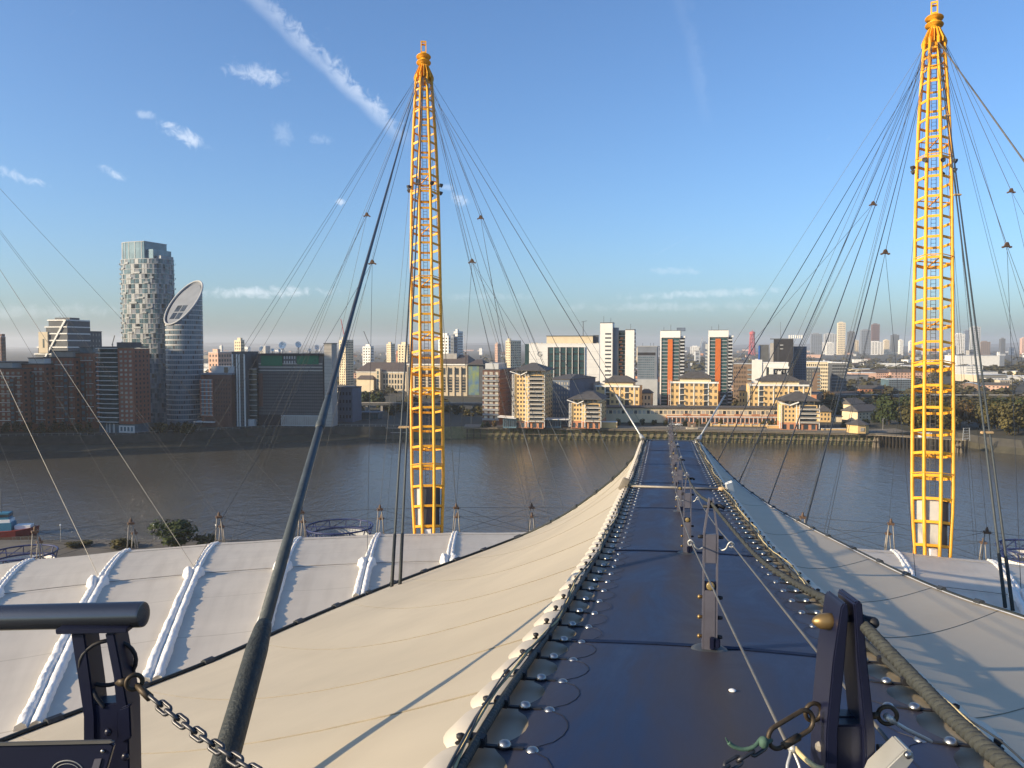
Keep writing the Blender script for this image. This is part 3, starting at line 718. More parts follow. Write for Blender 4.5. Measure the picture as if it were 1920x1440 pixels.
# thread line sewn in scallops along the deck
for sgn in (-1, 1):
    pts = []
    for i in range(nclamp):
        for k in range(6):
            Y = Y_START + PIT * (i + k / 6); pts.append(wp(Y, sgn * (HW - .22 - .13 * math.sin(math.pi * k / 6) ** .6), .006) - wbase)
    MB().tube(pts, .0015, 4).build('scallop_wire', MATS['black_rubber'], walk)
clamp_me = bevel(MB().box(-.20, .10, -.014, .014, .0, .010).box(-.035, .035, -.03, .03, .004, .045).build('clamp_tmp', MATS['black_rubber']), .006).data
dome_me = MB().lathe([(.030, 0), (.0285, .011), (.021, .021), (.010, .026), (.001, .027)], 12).mesh('clamp_cap', True)
knob_me = MB().lathe([(.010, 0), (.012, .015), (.019, .02), (.019, .032), (.006, .038)], 8).mesh('clamp_knob', True)
for o in [x for x in bpy.data.objects if x.name.startswith('clamp_tmp')]: bpy.data.objects.remove(o)
dome_me.materials.append(MATS['chrome']); knob_me.materials.append(MATS['black_rubber'])
for sgn in (-1, 1):
    for i in range(nclamp + 1):
        Y = Y_START + i * PIT
        cl = link('edge_clamp', clamp_me, None, walk, wp(Y, sgn * HW, .01) - wbase)
        cl.rotation_euler = (0, 0, math.atan2(WN.y * sgn, WN.x * sgn))
        link('cap', dome_me, None, cl, (-.115, 0, .009)); link('cap', dome_me, None, cl, (-.235, .01, -.004))
        if i % 1 == 0: link('knob', knob_me, None, cl, (.075, 0, .010))
# spreader bar across the deck with its end plates
Yb = 18.2
sb = thing('spreader_bar', 'pale timber bar lying across the blue walkway, white plates at its ends', 'bar', wp(Yb))
MB().tube([wp(Yb, -1.05, .05) - wp(Yb), wp(Yb, 1.05, .05) - wp(Yb)], .028, 10).build('bar', MATS['strut_grey'], sb, smooth=True)
for s in (-1, 1):
    M = Matrix.Translation(wp(Yb, s * 1.22, .0) - wp(Yb))
    bevel(MB().box(-.09, .09, -.03, .03, -.05, .30, M @ Matrix.Rotation(R(-20 * s), 4, 'Y') @ Matrix.Rotation(R(25), 4, 'X')).build('end_plate', MATS['white_paint' if s > 0 else 'strut_grey'], sb), .02)
    MB().lathe([(.05, -.08), (.06, 0), (.05, .08)], 12, M @ Matrix.Translation((-s * .2, 0, .06)) @ Matrix.Rotation(R(90), 4, 'Y')).build('end_collar', MATS['clamp_tan'], sb, smooth=True)

# ------------------------------------------------------------------ cream skirts that fall from the walkway to the dome
def skirt(label, sgn, seam, sag, flap=True):
    """seam: (walkway distance, pixel x, pixel y, depth or None for the dome surface)"""
    pts = []
    for (Yw, px, py, Y) in seam:
        q = at(px, py, Y) if Y else on_dome(px, py)
        pts.append((Yw, q))
    S = smooth_curve([p for _, p in pts], 6)
    W = smooth_curve([Vector((w, 0, 0)) for w, _ in pts], 6)
    org = wp(5, sgn * 1.2)
    t = thing('fabric_skirt', label, 'canopy', org)
    nc = 18; vs_ = []; uvs = []
    for q, w in zip(S, W):
        p0 = wp(w.x, sgn * 1.21, -.075)
        ln = (q - p0).length
        for j in range(nc + 1):
            u = j / nc
            p = lerp(p0, q, u); p.z -= sag * 4 * u * (1 - u) * (1.0 + .7 * (.5 - u)) * min(1.0, ln / (20 if sgn < 0 else 3))
            if u < .999: p.z = max(p.z, dome_z(p.x, p.y) + .12)
            vs_.append(p - org); uvs.append((w.x, u * ln))
    b = MB().add(vs_, [(i * (nc + 1) + j, i * (nc + 1) + j + 1, (i + 1) * (nc + 1) + j + 1, (i + 1) * (nc + 1) + j) for i in range(len(S) - 1) for j in range(nc)])
    if sgn < 0: b.f = [f[::-1] for f in b.f]
    o = b.build('cream_fabric', MATS['skirt_fabric'], t, smooth=True); uvmesh(o, uvs)
    # welded seams across the fabric: thin raised tapes
    n = len(S)
    for i in range(5, n, 7):
        p = [Vector(vs_[i * (nc + 1) + j]) + Vector((0, 0, .002)) for j in range(nc + 1)]
        MB().tube(p, .007 if sgn < 0 else .003, 4).build('welded_seam', MATS['seam'] if 'seam' in MATS else mat('seam', (.21, .18, .13), .9), t)
    MB().tube([q - org + Vector((0, 0, .08 if sgn < 0 else .02)) for q in S], .065 if sgn < 0 else .02, 7).build('seam_cable', MATS['sleeve_black'], t, smooth=True)
    b = MB(); lip = []
    for q in S: lip.append(q - org + Vector((0, 0, .02))); lip.append(q - org + Vector((.05 * -sgn, -.22 if sgn < 0 else -.05, .02)))
    b.add(lip, [(2 * i, 2 * i + 1, 2 * i + 3, 2 * i + 2) for i in range(len(S) - 1)])
    uvmesh(b.build('seam_lip', MATS['white_puffy'], t, smooth=True), [(0, 0)] * len(lip))
    b = MB(); lip = []
    for q in (S if flap else []):
        z = min(dome_z(q.x, q.y) - .2, q.z - .05); lip.append(q - org + Vector((0, .02, -.02))); lip.append(Vector((q.x, q.y, z)) - org)
    if flap: b.add(lip, [(2 * i, 2 * i + 1, 2 * i + 3, 2 * i + 2) for i in range(len(S) - 1)])
    if flap: uvmesh(b.build('closing_flap', MATS['skirt_fabric'], t, smooth=True), [(0, 0)] * len(lip))
    d = 0
    for i in range(len(S) - 1):
        d += (S[i + 1] - S[i]).length
        if d > (2.6 if sgn < 0 else .9):
            kk = 1.0 if sgn < 0 else .3; d = 0; dd = (S[i + 1] - S[i]).normalized()
            MB().tube([S[i] - org - dd * .22 * kk + Vector((0, 0, .08 * kk)), S[i] - org + dd * .22 * kk + Vector((0, 0, .08 * kk))], .13 * kk, 7).build('seam_clamp', MATS['cable_dark'], t)
    return t
skirt('cream fabric skirt left of the walkway, sunlit, widening towards the platform', -1,
      [(-1.2, -900, 1760, 15.5), (.8, -420, 1568, None), (2.6, -200, 1476, None), (4.0, 0, 1395, None), (5.2, 200, 1318, None), (6.6, 390, 1245, None), (8.2, 560, 1170, None), (10.0, 690, 1115, None), (12.5, 780, 1080, None), (16, 870, 1047, 46), (20, 940, 1021, 49), (23.5, 1000, 997, 49.5), (26.5, 1060, 966, 47.5), (29, 1118, 926, 44), (31, 1162, 890, 40), (32.4, 1188, 860, 36.8), (33.4, 1211, 829, 33.9)], .4)
skirt('shaded cream fabric skirt right of the walkway, falling towards the right mast', 1,
      [(-1.2, 3900, 2100, 2.2), (.6, 2800, 1520, 4.2), (2.2, 2400, 1335, 5.5), (4.0, 2150, 1245, 6.6), (5.9, 1920, 1160, 8.2), (7.2, 1800, 1121, 9.5), (8.8, 1700, 1080, 11.1), (10.9, 1600, 1031, 13.2), (13.8, 1510, 985, 16.0), (17.6, 1440, 946, 19.6), (22.2, 1385, 906, 24.0), (27.6, 1345, 866, 28.8), (33.4, 1313, 829, 33.9)], .10, False)
# end beam and the two corner rods that hang the far end of the walkway from the masts
eb = thing('walkway_end_beam', 'dark beam closing the far end of the blue walkway', 'beam', wp(33.7))
MB().bar(wp(33.7, -1.1, .02) - wp(33.7), wp(33.7, 1.1, .02) - wp(33.7), .12, .10).build('beam', MATS['panel_dark'], eb)
for s, head, nm in ((-1, headL, 'left'), (1, headR, 'right')):
    a = wp(33.5, s * 1.12, .05); d = (head - a).normalized()
    t = thing('corner_hanger', f'pale rod and cable holding the {nm} far corner of the walkway', 'cable', a, 0, 'walkway corner hangers')
    MB().tube([Vector((0, 0, 0)), d * 3.6], .036, 8).build('rod', MATS['steel_light'], t, smooth=True)
    MB().tube([d * 3.6, head - a], .022, 6).build('cable', MATS['cable_dark'], t)
    MB().lathe([(.04, -.2), (.09, -.1), (.09, .25), (.045, .4)], 10, frame_along(Vector((0, 0, 0)), d)).build('socket', MATS['steel_light'], t, smooth=True)
    bevel(MB().box(-.10, .10, -.22, .22, -.12, .10).build('shackle', MATS['cable_steel'], t), .03)

# ------------------------------------------------------------------ the haze over the river and the city
hz = MB().box(-9500, 9500, -400, 15000, -2.0, 200).build('haze', None)
hm = bpy.data.materials.new('haze_air'); hm.use_nodes = True; hn = hm.node_tree; hn.nodes.clear()
ho = hn.nodes.new('ShaderNodeOutputMaterial'); hv_ = hn.nodes.new('ShaderNodeVolumePrincipled')
hv_.inputs['Color'].default_value = (.97, .98, 1.0, 1); hv_.inputs['Density'].default_value = 9e-5; hv_.inputs['Anisotropy'].default_value = .2
hn.links.new(hv_.outputs[0], ho.inputs['Volume']); hz.data.materials.append(hm); tag(hz, kind='stuff')
# ------------------------------------------------------------------ buildings on the far bank
for n_, c_, v_, s_ in (('cream', (.64, .43, .19), .08, .3), ('cream_pale', (.68, .56, .37), .08, .3), ('brick', (.26, .095, .055), .22, .8), ('brick_dark', (.12, .06, .045), .2, .8),
                       ('brick_orange', (.46, .20, .10), .12, .8), ('white_wall', (.70, .68, .63), .06, .2), ('grey_wall', (.40, .41, .41), .08, .2), ('grey_dark', (.085, .09, .095), .15, .3),
                       ('black_wall', (.022, .022, .026), .25, .2), ('stone_beige', (.50, .42, .30), .08, .3), ('slate', (.075, .07, .066), .2, .5), ('roof_brown', (.085, .066, .055), .2, .4),
                       ('orange_panel', (.50, .125, .025), .08, .3), ('blue_panel', (.02, .10, .36), .15, .3), ('green_net', (.01, .115, .06), .25, .25), ('pink_wall', (.58, .36, .26), .1, .2),
                       ('brown_clad', (.20, .135, .09), .15, .4), ('concrete', (.33, .31, .28), .12, .3), ('blue_grey', (.11, .14, .19), .15, .15), ('steel_blue', (.17, .19, .22), .12, .2)):
    mat(n_, c_, .75, var=v_, scale=s_, rnd=.06)
mat('rail_grey', (.24, .21, .17), .6)
mat('panel_mid', (.27, .29, .30), .5, var=.2, scale=.4)
mat('glass', (.030, .038, .045), .12, var=.55, scale=.35, spec=.5, rnd=.35)
mat('glass_teal', (.022, .06, .065), .10, var=.5, scale=.35, spec=.6, rnd=.3)
mat('glass_sky', (.10, .16, .19), .14, var=.3, scale=.2, spec=.6, rnd=.2)
mat('glass_lit', (.30, .28, .24), .2, var=.4, scale=.6, spec=.5, rnd=.3)
mat('mural', (.015, .10, .30), .7, var=.5, scale=.12, col2=(.22, .26, .04), detail=3)

unit = MB().box(-.5, .5, -.5, .5, -.5, .5).mesh('unit_piece')
UNITS = {}
def unit_of(m):
    if m not in UNITS:
        UNITS[m] = unit.copy(); UNITS[m].materials.append(MATS[m])
    return UNITS[m]
class Bld:
    """a building standing on the far bank: front face from pixel column xl to xn, seen at depth Y, turned by phi towards the sun"""
    def __init__(s, name, label, xl, xn, ytop, Y, phi=18, d=None, xr=None, z0=LAND, cat='building', group=None, ybase=None):
        f = R(phi); u = lambda px: (px - 960) / F
        zt = at(xn, ytop, Y).z
        s.Y = Y; s.u0 = u
        dd = lambda y: y * math.cos(PITCH) + 30 * math.sin(PITCH)
        Nx = u(xn) * Y; Ny = Y
        t = (Nx - u(xl) * Ny) / (math.cos(f) + u(xl) * math.sin(f))
        s.w = t; s.d = d if d else 14.0
        if xr is not None:
            den = math.sin(f) - u(xr) * math.cos(f)
            s.d = min(max((u(xr) * Ny - Nx) / den, 4), 60) if den > .005 else 20
        Lc = Vector((Nx - t * math.cos(f), Ny + t * math.sin(f), z0))
        s.L, s.f, s.h = Lc, f, zt - z0; s.z0 = z0; s.N = Vector((Nx, Ny, z0))
        s.t = thing(name, label, cat, Lc, -f, group)
    def X(s, px):
        """front-face distance of a pixel column"""
        u = (px - 960) / F; ex = Vector((math.cos(s.f), -math.sin(s.f)))
        return (u * s.L.y - s.L.x) / (ex.x - u * ex.y)
    def Z(s, py, x=None):
        Y = s.L.y - math.sin(s.f) * (x if x is not None else s.w)
        return at(960, py, Y).z - s.z0
    def box(s, name, x0, x1, y0, y1, z0, z1, m, parent=None):
        return MB().box(x0, x1, y0, y1, z0, z1).build(name, MATS[m], parent or s.t)
    def body(s, m, top=None, name='wall'): return s.box(name, 0, s.w, 0, s.d, 0, top or s.h, m)
    def roof(s, m='slate', over=.25, z=None): return s.box('roof', -over, s.w + over, -over, s.d + over, (z or s.h) + .003, (z or s.h) + .6, m)
    def piece(s, name, x0, x1, y0, y1, z0, z1, m, parent=None):
        o = link(name, unit_of(m), None, parent or s.t, ((x0 + x1) / 2, (y0 + y1) / 2, (z0 + z1) / 2)); o.scale = (abs(x1 - x0), abs(y1 - y0), abs(z1 - z0)); return o
    def win(s, face, nx, nz, a0, a1, z0, z1, wf=.55, hf=.5, m='glass', each=False, proud=.06, name='window', skip=None, parent=None):
        """a grid of windows on the front ('f'), right side ('r') or left side ('l')"""
        mb = MB(); cw, ch = (a1 - a0) / nx, (z1 - z0) / nz
        for j in range(nz):
            for i in range(nx):
                if skip and skip(i, j): continue
                p0 = a0 + cw * (i + .5 - wf / 2); p1 = a0 + cw * (i + .5 + wf / 2); q0 = z0 + ch * (j + .5 - hf / 2); q1 = z0 + ch * (j + .5 + hf / 2)
                if face == 'f': bx_ = (p0, p1, -proud, .12, q0, q1)
                elif face == 'r': bx_ = (s.w - .12, s.w + proud, p0, p1, q0, q1)
                else: bx_ = (-proud, .12, p0, p1, q0, q1)
                if each: s.piece(name, *bx_, m, parent)
                else: mb.box(*bx_)
        if not each and mb.v:
            o = mb.build(name + 's', MATS[m], parent or s.t); o['kind'] = 'stuff'; return o
    def bands(s, face, n, a0, a1, z0, z1, th=.35, out=.25, m='white_wall', name='floor_band'):
        for k in range(n):
            z = z0 + (z1 - z0) * k / max(1, n - 1)
            if face == 'f': s.piece(name, a0, a1, -out, .1, z - th / 2, z + th / 2, m)
            else: s.piece(name, s.w - .1, s.w + out, a0, a1, z - th / 2, z + th / 2, m)
    def hip(s, h, over=.8, m='slate', x0=None, x1=None, y0=None, y1=None, z=None, name='roof', ridge=.35):
        x0 = -over if x0 is None else x0; x1 = s.w + over if x1 is None else x1; y0 = -over if y0 is None else y0; y1 = s.d + over if y1 is None else y1; z = (s.h if z is None else z) + .004
        rx = (x1 - x0) * (.5 - ridge / 2) ; ym = (y0 + y1) / 2
        v = [(x0, y0, z), (x1, y0, z), (x1, y1, z), (x0, y1, z), (x0, y0, z + .3), (x1, y0, z + .3), (x1, y1, z + .3), (x0, y1, z + .3), (x0 + rx, ym, z + h), (x1 - rx, ym, z + h)]
        return MB().add(v, [(3, 2, 1, 0), (0, 1, 5, 4), (1, 2, 6, 5), (2, 3, 7, 6), (3, 0, 4, 7), (4, 5, 9, 8), (5, 6, 9), (6, 7, 8, 9), (7, 4, 8)]).build(name, MATS[m], s.t)
    def balconies(s, face, nz, a0, a1, z0, z1, out=1.3, rail=1.0, m='white_wall', rm='glass_sky'):
        ch = (z1 - z0) / nz
        for j in range(nz):
            z = z0 + ch * j
            if face == 'f':
                o = s.piece('balcony', a0, a1, -out, -.02, z - .12, z + .12, m)
                s.piece('railing', a0, a1, -out - .02, -out + .05, z + .13, z + rail, rm)
            else:
                s.piece('balcony', s.w + .02, s.w + out, a0, a1, z - .12, z + .12, m)
                s.piece('railing', s.w + out - .05, s.w + out + .02, a0, a1, z + .13, z + rail, rm)
    def masts(s, spots):
        for x, y, h in spots: MB().tube([(x, y, s.h), (x, y, s.h + h)], .12, 5).build('antenna', MATS['grey_dark'], s.t)

# --- left bank, brick riverside blocks
for (lab, xl, xn, top, Y, d, pent) in (('red brick riverside flats at the far left edge of the view', -120, 40, 692, 446, 22, 'grey_wall'), ('low red brick flats with a pale rooftop room, second block on the left bank', 41, 82, 684, 452, 22, 'white_wall'),
                                       ('tall red brick flats with white bands below the terraced white tower', 83, 138, 671, 458, 24, 'concrete'), ('red brick flats with a green glazed top beside the rounded glass block', 139, 174, 663, 462, 22, 'glass_sky')):
    b = Bld('brick_flats', lab, xl, xn, top, Y, 10, d=d, group='brick flats on the left bank'); b.body('brick'); b.roof('slate')
    n = max(3, round(b.w / 3.4)); nf = 12
    b.win('f', n, nf, .4, b.w - .4, 3, b.h - 1, .5, .55, 'glass_lit'); b.win('r', 5, nf, .5, b.d - .5, 3, b.h - 1, .4, .5)
    b.bands('f', nf // 2, 0, b.w, 6, b.h - 4, .35, .2, 'white_wall')
    for k in range(max(1, n // 3)):
        x = (k + .5) * b.w / max(1, n // 3); b.piece('bay', x - 1.3, x + 1.3, -1.0, -.02, 4, b.h - 5, 'brick_dark'); b.win('f', 1, nf - 2, x - 1.2, x + 1.2, 4, b.h - 5, .8, .55, 'glass_sky', proud=1.08)
    b.box('penthouse', b.w * .12, b.w * .85, 3, b.d - 3, b.h + .603, b.h + 3.6, pent); b.box('penthouse_roof', b.w * .1, b.w * .87, 2.5, b.d - 2.5, b.h + 3.603, b.h + 4, 'slate')
# terraced white tower
b = Bld('terraced_tower', 'white terraced block with a slanted stepped side and flat top', 50, 127, 599, 620, 14, d=24)
nf = 13
for k in range(nf):
    z0, z1 = b.h * k / nf, b.h * (k + 1) / nf; xl = max(0, (k - 4) / 9.0) ** 1.0 * b.w * .62
    b.box('storey', xl, b.w, .6, b.d, z0 + .003, z1 - .9, 'grey_dark'); b.box('floor_slab', xl - .8, b.w, 0, b.d, z1 - .9, z1, 'white_wall')
MB().add([(b.w * .42, -.4, b.h * .55), (b.w * .42 + 1.4, -.4, b.h * .55), (b.w, -.4, b.h), (b.w - 1.8, -.4, b.h), (b.w * .42, .5, b.h * .55), (b.w * .42 + 1.4, .5, b.h * .55), (b.w, .5, b.h), (b.w - 1.8, .5, b.h)], [(0, 1, 2, 3), (7, 6, 5, 4), (0, 4, 5, 1), (1, 5, 6, 2), (2, 6, 7, 3), (3, 7, 4, 0)]).build('slanted_rib', MATS['white_wall'], b.t)
b.box('stair_core', b.w * .33, b.w * .55, -.8, 4, b.h * .62, b.h * .86, 'stone_beige'); b.win('f', 1, 1, b.w * .43, b.w * .47, b.h * .68, b.h * .78, 1, 1, proud=.9)
b.box('roof_plant', b.w * .62, b.w * .98, 4, 14, b.h + .003, b.h + 1.6, 'grey_dark'); b.masts([(b.w * .7, 6, 3)])
b = Bld('flats_tower', 'small grey tower with white balcony bands beside the terraced tower', 138, 160, 622, 640, 20, xr=192); b.body('grey_dark'); b.roof('grey_dark')
b.bands('f', 12, 0, b.w, 2, b.h, .9, .5, 'cream_pale'); b.win('r', 5, 12, 1, b.d - 1, 2, b.h, .3, .45, 'glass_lit'); b.masts([(4, 4, 3.5), (b.w - 3, 6, 2.6)])
b.box('roof_plant', 2, b.w - 3, 3, b.d * .5, b.h + .603, b.h + 3, 'grey_dark')

# --- rounded glass and brick block on the river edge
b = Bld('rounded_block', 'rounded riverside block, glass balconies on the left, brick and dark walls right', 174, 250, 652, 436, 12, xr=281)
wb = b.w; rx = b.X(221)
def rounded(x0, x1, y0, y1, r, n=8):
    return [(x1, y0), (x1, y1), (x0, y1)] + [(x0 + r - r * math.cos(k * math.pi / 2 / n), y0 + r - r * math.sin(k * math.pi / 2 / n)) for k in range(n + 1)]
MB().prism(rounded(0, rx, .2, b.d, rx * .4), 5, b.h).build('glass_wall', MATS['glass_teal'], b.t)
b.box('brick_wall', rx, wb, 0, b.d, 5, b.h - .5, 'brick'); b.win('f', 3, 16, rx + .6, wb - .4, 6, b.h - 1, .55, .5, 'glass_lit', each=True); b.win('r', 4, 16, .6, b.d - .6, 6, b.h - 1, .4, .5)
for k in range(17):
    z = 6 + (b.h - 6.4) * k / 16
    MB().prism(rounded(-1.3, rx - .05, -1.2, b.d * .9, rx * .5), z - .16, z + .16).build('balcony_slab', MATS['white_wall'], b.t)
for k in range(7):
    a = k / 6 * math.pi / 2; r = rx * .72; MB().tube([(r - r * math.cos(a) + .6, .6 + r - r * math.sin(a), 0), (r - r * math.cos(a) + .6, .6 + r - r * math.sin(a), 5)], .35, 8).build('column', MATS['white_wall'], b.t)
b.box('ground_floor', 1.5, wb - 1, 2, b.d - 1, 0, 4.99, 'glass_sky'); b.box('base_band', rx, wb, -.3, .0, .2, 4.2, 'white_wall'); b.win('f', 4, 1, rx + .5, wb - .5, .8, 3.8, .6, .8, 'glass_sky', each=True, proud=.36)
b.box('roof', 1, wb - .2, .5, b.d - .5, b.h + .003, b.h + .7, 'grey_dark'); b.box('roof_plant', wb * .45, wb * .8, 5, 14, b.h + .703, b.h + 3, 'grey_dark')

# --- tall pale tower with staggered balconies
ec = at(278, 700, 508); t = thing('residential_tower', 'tallest tower on the left bank, curved sides, staggered balconies and a glass crown', 'building', (ec.x, 510, LAND), -R(20))
EA, EB = 17.4, 10.5; nn = 56; H = at(278, 488, 510).z - LAND; Hc = at(278, 457, 510).z - LAND
def sup(k, g=1.0, n=nn):
    a = 2 * math.pi * k / n; c, s_ = math.cos(a), math.sin(a); e = 2 / 2.6
    return (g * EA * math.copysign(abs(c) ** e, c), g * EB * math.copysign(abs(s_) ** e, s_))
MB().prism([sup(k, .985) for k in range(nn)], 0, H).build('wall', MATS['steel_blue'], t, smooth=False)
nf = 33; fh = H / nf
for k in range(1, nf + 1): MB().prism([sup(i, 1.012) for i in range(nn)], k * fh - .28, k * fh - .01).build('floor_slab', MATS['grey_wall'], t)
grp = {m: MB() for m in ('panel_mid', 'glass_sky', 'white_wall', 'glass')}
for k in range(nf):
    z = k * fh
    for i in range(nn):
        p, q = sup(i + .06), sup(i + .94); left = p[0] < -EA * .86
        v = (i * 2 + k * 3 + (k // 2) + (i // 5)) % 6
        m = 'white_wall' if left and k % 1 == 0 else ('panel_mid' if v in (0, 3) else 'glass_sky' if v in (1, 4) else 'glass' if v == 2 and k % 2 else 'glass_sky' if v == 2 else None)
        if m is None: continue
        g = 1.045 if left else 1.0; zt_ = z + (1.15 if left else fh - .32); p = (p[0] * g, p[1] * g); q = (q[0] * g, q[1] * g)
        grp[m].add([(p[0], p[1], z + .03), (q[0], q[1], z + .03), (q[0], q[1], zt_), (p[0], p[1], zt_)], [(0, 1, 2, 3)])
        if v == 5 or (v == 2 and k % 3 == 0):
            pass
    for i in range(nn):
        if (i * 3 + k * 5 + i // 4) % 11 == 0:
            p, q = sup(i - .4, 1.055), sup(i + 1.4, 1.055); grp['panel_mid'].add([(p[0], p[1], z + .05), (q[0], q[1], z + .05), (q[0], q[1], z + 1.1), (p[0], p[1], z + 1.1)], [(0, 1, 2, 3)])
for m, nm in (('panel_mid', 'wall_panels'), ('glass_sky', 'windows'), ('white_wall', 'end_balcony_fronts'), ('glass', 'dark_windows')): grp[m].build(nm, MATS[m], t)['kind'] = 'stuff'
cut = [p for p in (sup(k, .93) for k in range(nn)) if p[0] < EA * .42] + [(EA * .42, EB * .85), (EA * .42, -EB * .85)]
cut.sort(key=lambda p: math.atan2(p[1], p[0] + EA * .25))
MB().prism(cut, H + .003, Hc).build('glass_crown', MATS['glass_sky'], t); MB().prism([(x * 1.02, y * 1.02) for x, y in cut], Hc + .003, Hc + .35).build('crown_roof', MATS['grey_wall'], t)
for k in range(nn):
    p = sup(k, .94)
    if p[0] < EA * .42 and k % 2 == 0: MB().box(p[0] - .1, p[0] + .1, p[1] - .1, p[1] + .1, H, Hc).build('mullion', MATS['white_wall'], t)
MB().box(EA * .42 + .003, EA * .70, -EB * .72, EB * .72, H + .003, lerp(H, Hc, .55)).build('terrace_glass', MATS['glass_sky'], t); MB().box(EA * .70 + .003, EA * .92, -EB * .5, EB * .5, H + .003, lerp(H, Hc, .18)).build('terrace_wall', MATS['panel_mid'], t)

# --- tower with the slanted oval roof
ox, oY = at(347, 700, 490).x, 490.0; orad = 10.7
t = thing('oval_roof_tower', 'round pale tower cut by a slanted oval roof, right of the tallest tower', 'building', (ox, oY, LAND))
zmid = at(348, 567, 490).z - LAND; sdir = Vector((.453, .891)); slope = 1.28
def otop(p): return zmid + slope * (p[0] * sdir.x + p[1] * sdir.y)
nn = 48; ring = [(orad * math.cos(2 * math.pi * k / nn), orad * 1.0 * math.sin(2 * math.pi * k / nn)) for k in range(nn)]
v = [(x, y, 0) for x, y in ring] + [(x, y, otop((x, y)) - .2) for x, y in ring]
MB().add(v, [(i, (i + 1) % nn, nn + (i + 1) % nn, nn + i) for i in range(nn)]).build('wall', MATS['steel_blue'], t, smooth=True)
wn = MB(); fr = MB()
for k in range(36):
    for i in range(nn):
        a0, a1 = 2 * math.pi * (i + .22) / nn, 2 * math.pi * (i + .78) / nn; z0, z1 = 4 + k * 3.0, 5.9 + k * 3.0
        rr = orad + .05; q = [(rr * math.cos(a), rr * math.sin(a)) for a in (a0, a1)]
        if otop(q[0]) < z1 + 1 or otop(q[1]) < z1 + 1: continue
        (wn if (i * 7 + k * 3) % 5 else fr).add([(q[0][0], q[0][1], z0), (q[1][0], q[1][1], z0), (q[1][0], q[1][1], z1), (q[0][0], q[0][1], z1)], [(0, 1, 2, 3)])
wn.build('windows', MATS['glass_sky'], t)['kind'] = 'stuff'; fr.build('dark_windows', MATS['glass'], t)['kind'] = 'stuff'
bd = MB()
for k in range(37):
    z = 3.2 + k * 3.0; seg = []
    for i in range(nn + 1):
        a = 2 * math.pi * i / nn; p = ((orad + .12) * math.cos(a), (orad + .12) * math.sin(a)); seg.append((p, otop(p) > z + .6))
    for (p, a), (q, c) in zip(seg, seg[1:]):
        if a and c: bd.add([(p[0], p[1], z), (q[0], q[1], z), (q[0], q[1], z + .4), (p[0], p[1], z + .4)], [(0, 1, 2, 3)])
bd.build('floor_bands', MATS['white_wall'], t)['kind'] = 'stuff'
MB().tube([(x * 1.02, y * 1.02, otop((x, y))) for x, y in ring], .55, 8, closed=True).build('oval_rim', MATS['grey_wall'], t, smooth=True)
inn = [(x * .93, y * .93) for x, y in ring]
MB().add([(x, y, otop((x, y)) - 1.1) for x, y in inn], [tuple(range(nn))]).build('slanted_roof', MATS['steel_blue'], t)
pdir = Vector((-sdir.y, sdir.x))
for i, a in enumerate((-7.2, -3.6)):
    for j, c in enumerate((-4.2, .5)):
        pts = []
        for (da, dc) in ((0, 0), (2.9, 0), (2.9, 3.8), (0, 3.8)):
            p = sdir * (a + da) + pdir * (c + dc); pts.append((p.x, p.y, otop((p.x, p.y)) - .9))
        MB().add(pts + [(x, y, z - .6) for x, y, z in pts], [(0, 1, 2, 3), (0, 4, 5, 1), (1, 5, 6, 2), (2, 6, 7, 3), (3, 7, 4, 0)]).build('roof_opening', MATS['glass'], t)

# --- brick drum, slab and data centre
b = Bld('brick_drum', 'brown brick block with a rounded end and pale window columns, below the oval-roof tower', 366, 433, 703, 470, 8, d=20)
MB().prism(rounded(0, b.w, 0, b.d, 8), 0, b.h).build('wall', MATS['brick_dark'], b.t)
cx = b.X(388)
b.box('glazed_bay', b.X(374), b.X(399), -.3, .4, 6, b.h - 3, 'brick'); b.win('f', 3, 9, b.X(376), b.X(398), 7, b.h - 3, .5, .75, 'glass_sky', each=True, proud=.38); b.win('f', 6, 9, b.X(402), b.w - .5, 6, b.h - 2, .3, .45)
b.bands('f', 10, b.X(376), b.X(398), 7, b.h - 3, .3, .45); b.box('parapet', 2.6, b.w + .2, -.2, b.d, b.h + .003, b.h + 1, 'steel_blue'); b.box('penthouse', b.w * .35, b.w, 4, b.d - 3, b.h + 1.003, b.h + 5, 'grey_wall'); b.box('penthouse_door', b.X(414), b.X(421), 3.8, 4, b.h + 1.2, b.h + 4.4, 'glass')
b.box('base_canopy', -1, b.X(402), -1.5, 4, 2.6, 3.2, 'white_wall')
b = Bld('slab_tower', 'narrow dark slab with white vertical stripes beside the data centre', 435, 461, 661, 474, 6, d=18); b.body('grey_dark'); b.roof('grey_dark', .1)
for px in (436.5, 444.5, 449, 458.5): x = b.X(px); b.piece('vertical_rib', x - .35, x + .35, -.5, .05, 0, b.h - 1, 'white_wall')
b.win('f', 4, 22, b.X(438), b.X(458), 2, b.h - 1, .55, .55, 'glass')
b = Bld('glass_wing', 'low glazed wing of stacked balconies between striped slab and data centre', 461, 481, 692, 478, 6, d=14); b.body('glass_teal'); b.roof()
b.bands('f', 11, 0, b.w, 3, b.h, .5, .6, 'concrete'); b.box('entrance', 1, b.w - .5, -3, -.01, 0, 4, 'grey_wall')
dc_ = Bld('data_centre', 'big black data centre with a green netted top and rooftop dishes', 481, 607, 663, 476, 6, xr=627)
b = dc_; zt = b.Z(697); zb = b.Z(779)
b.box('dark_wall', 0, b.w, 0, b.d, 0, zt, 'black_wall'); b.box('louvre_storey', .6, b.w - .6, .8, b.d - .8, zt, b.h - 1.2, 'grey_dark'); b.box('roof_slab', -.2, b.w + .2, -.3, b.d, b.h - 1.19, b.h, 'black_wall')
for k in range(3): z = zt + .3 + k * 2.0; b.piece('louvre_band', 1, b.w - 1, .5, .9, z, z + .7, 'concrete')
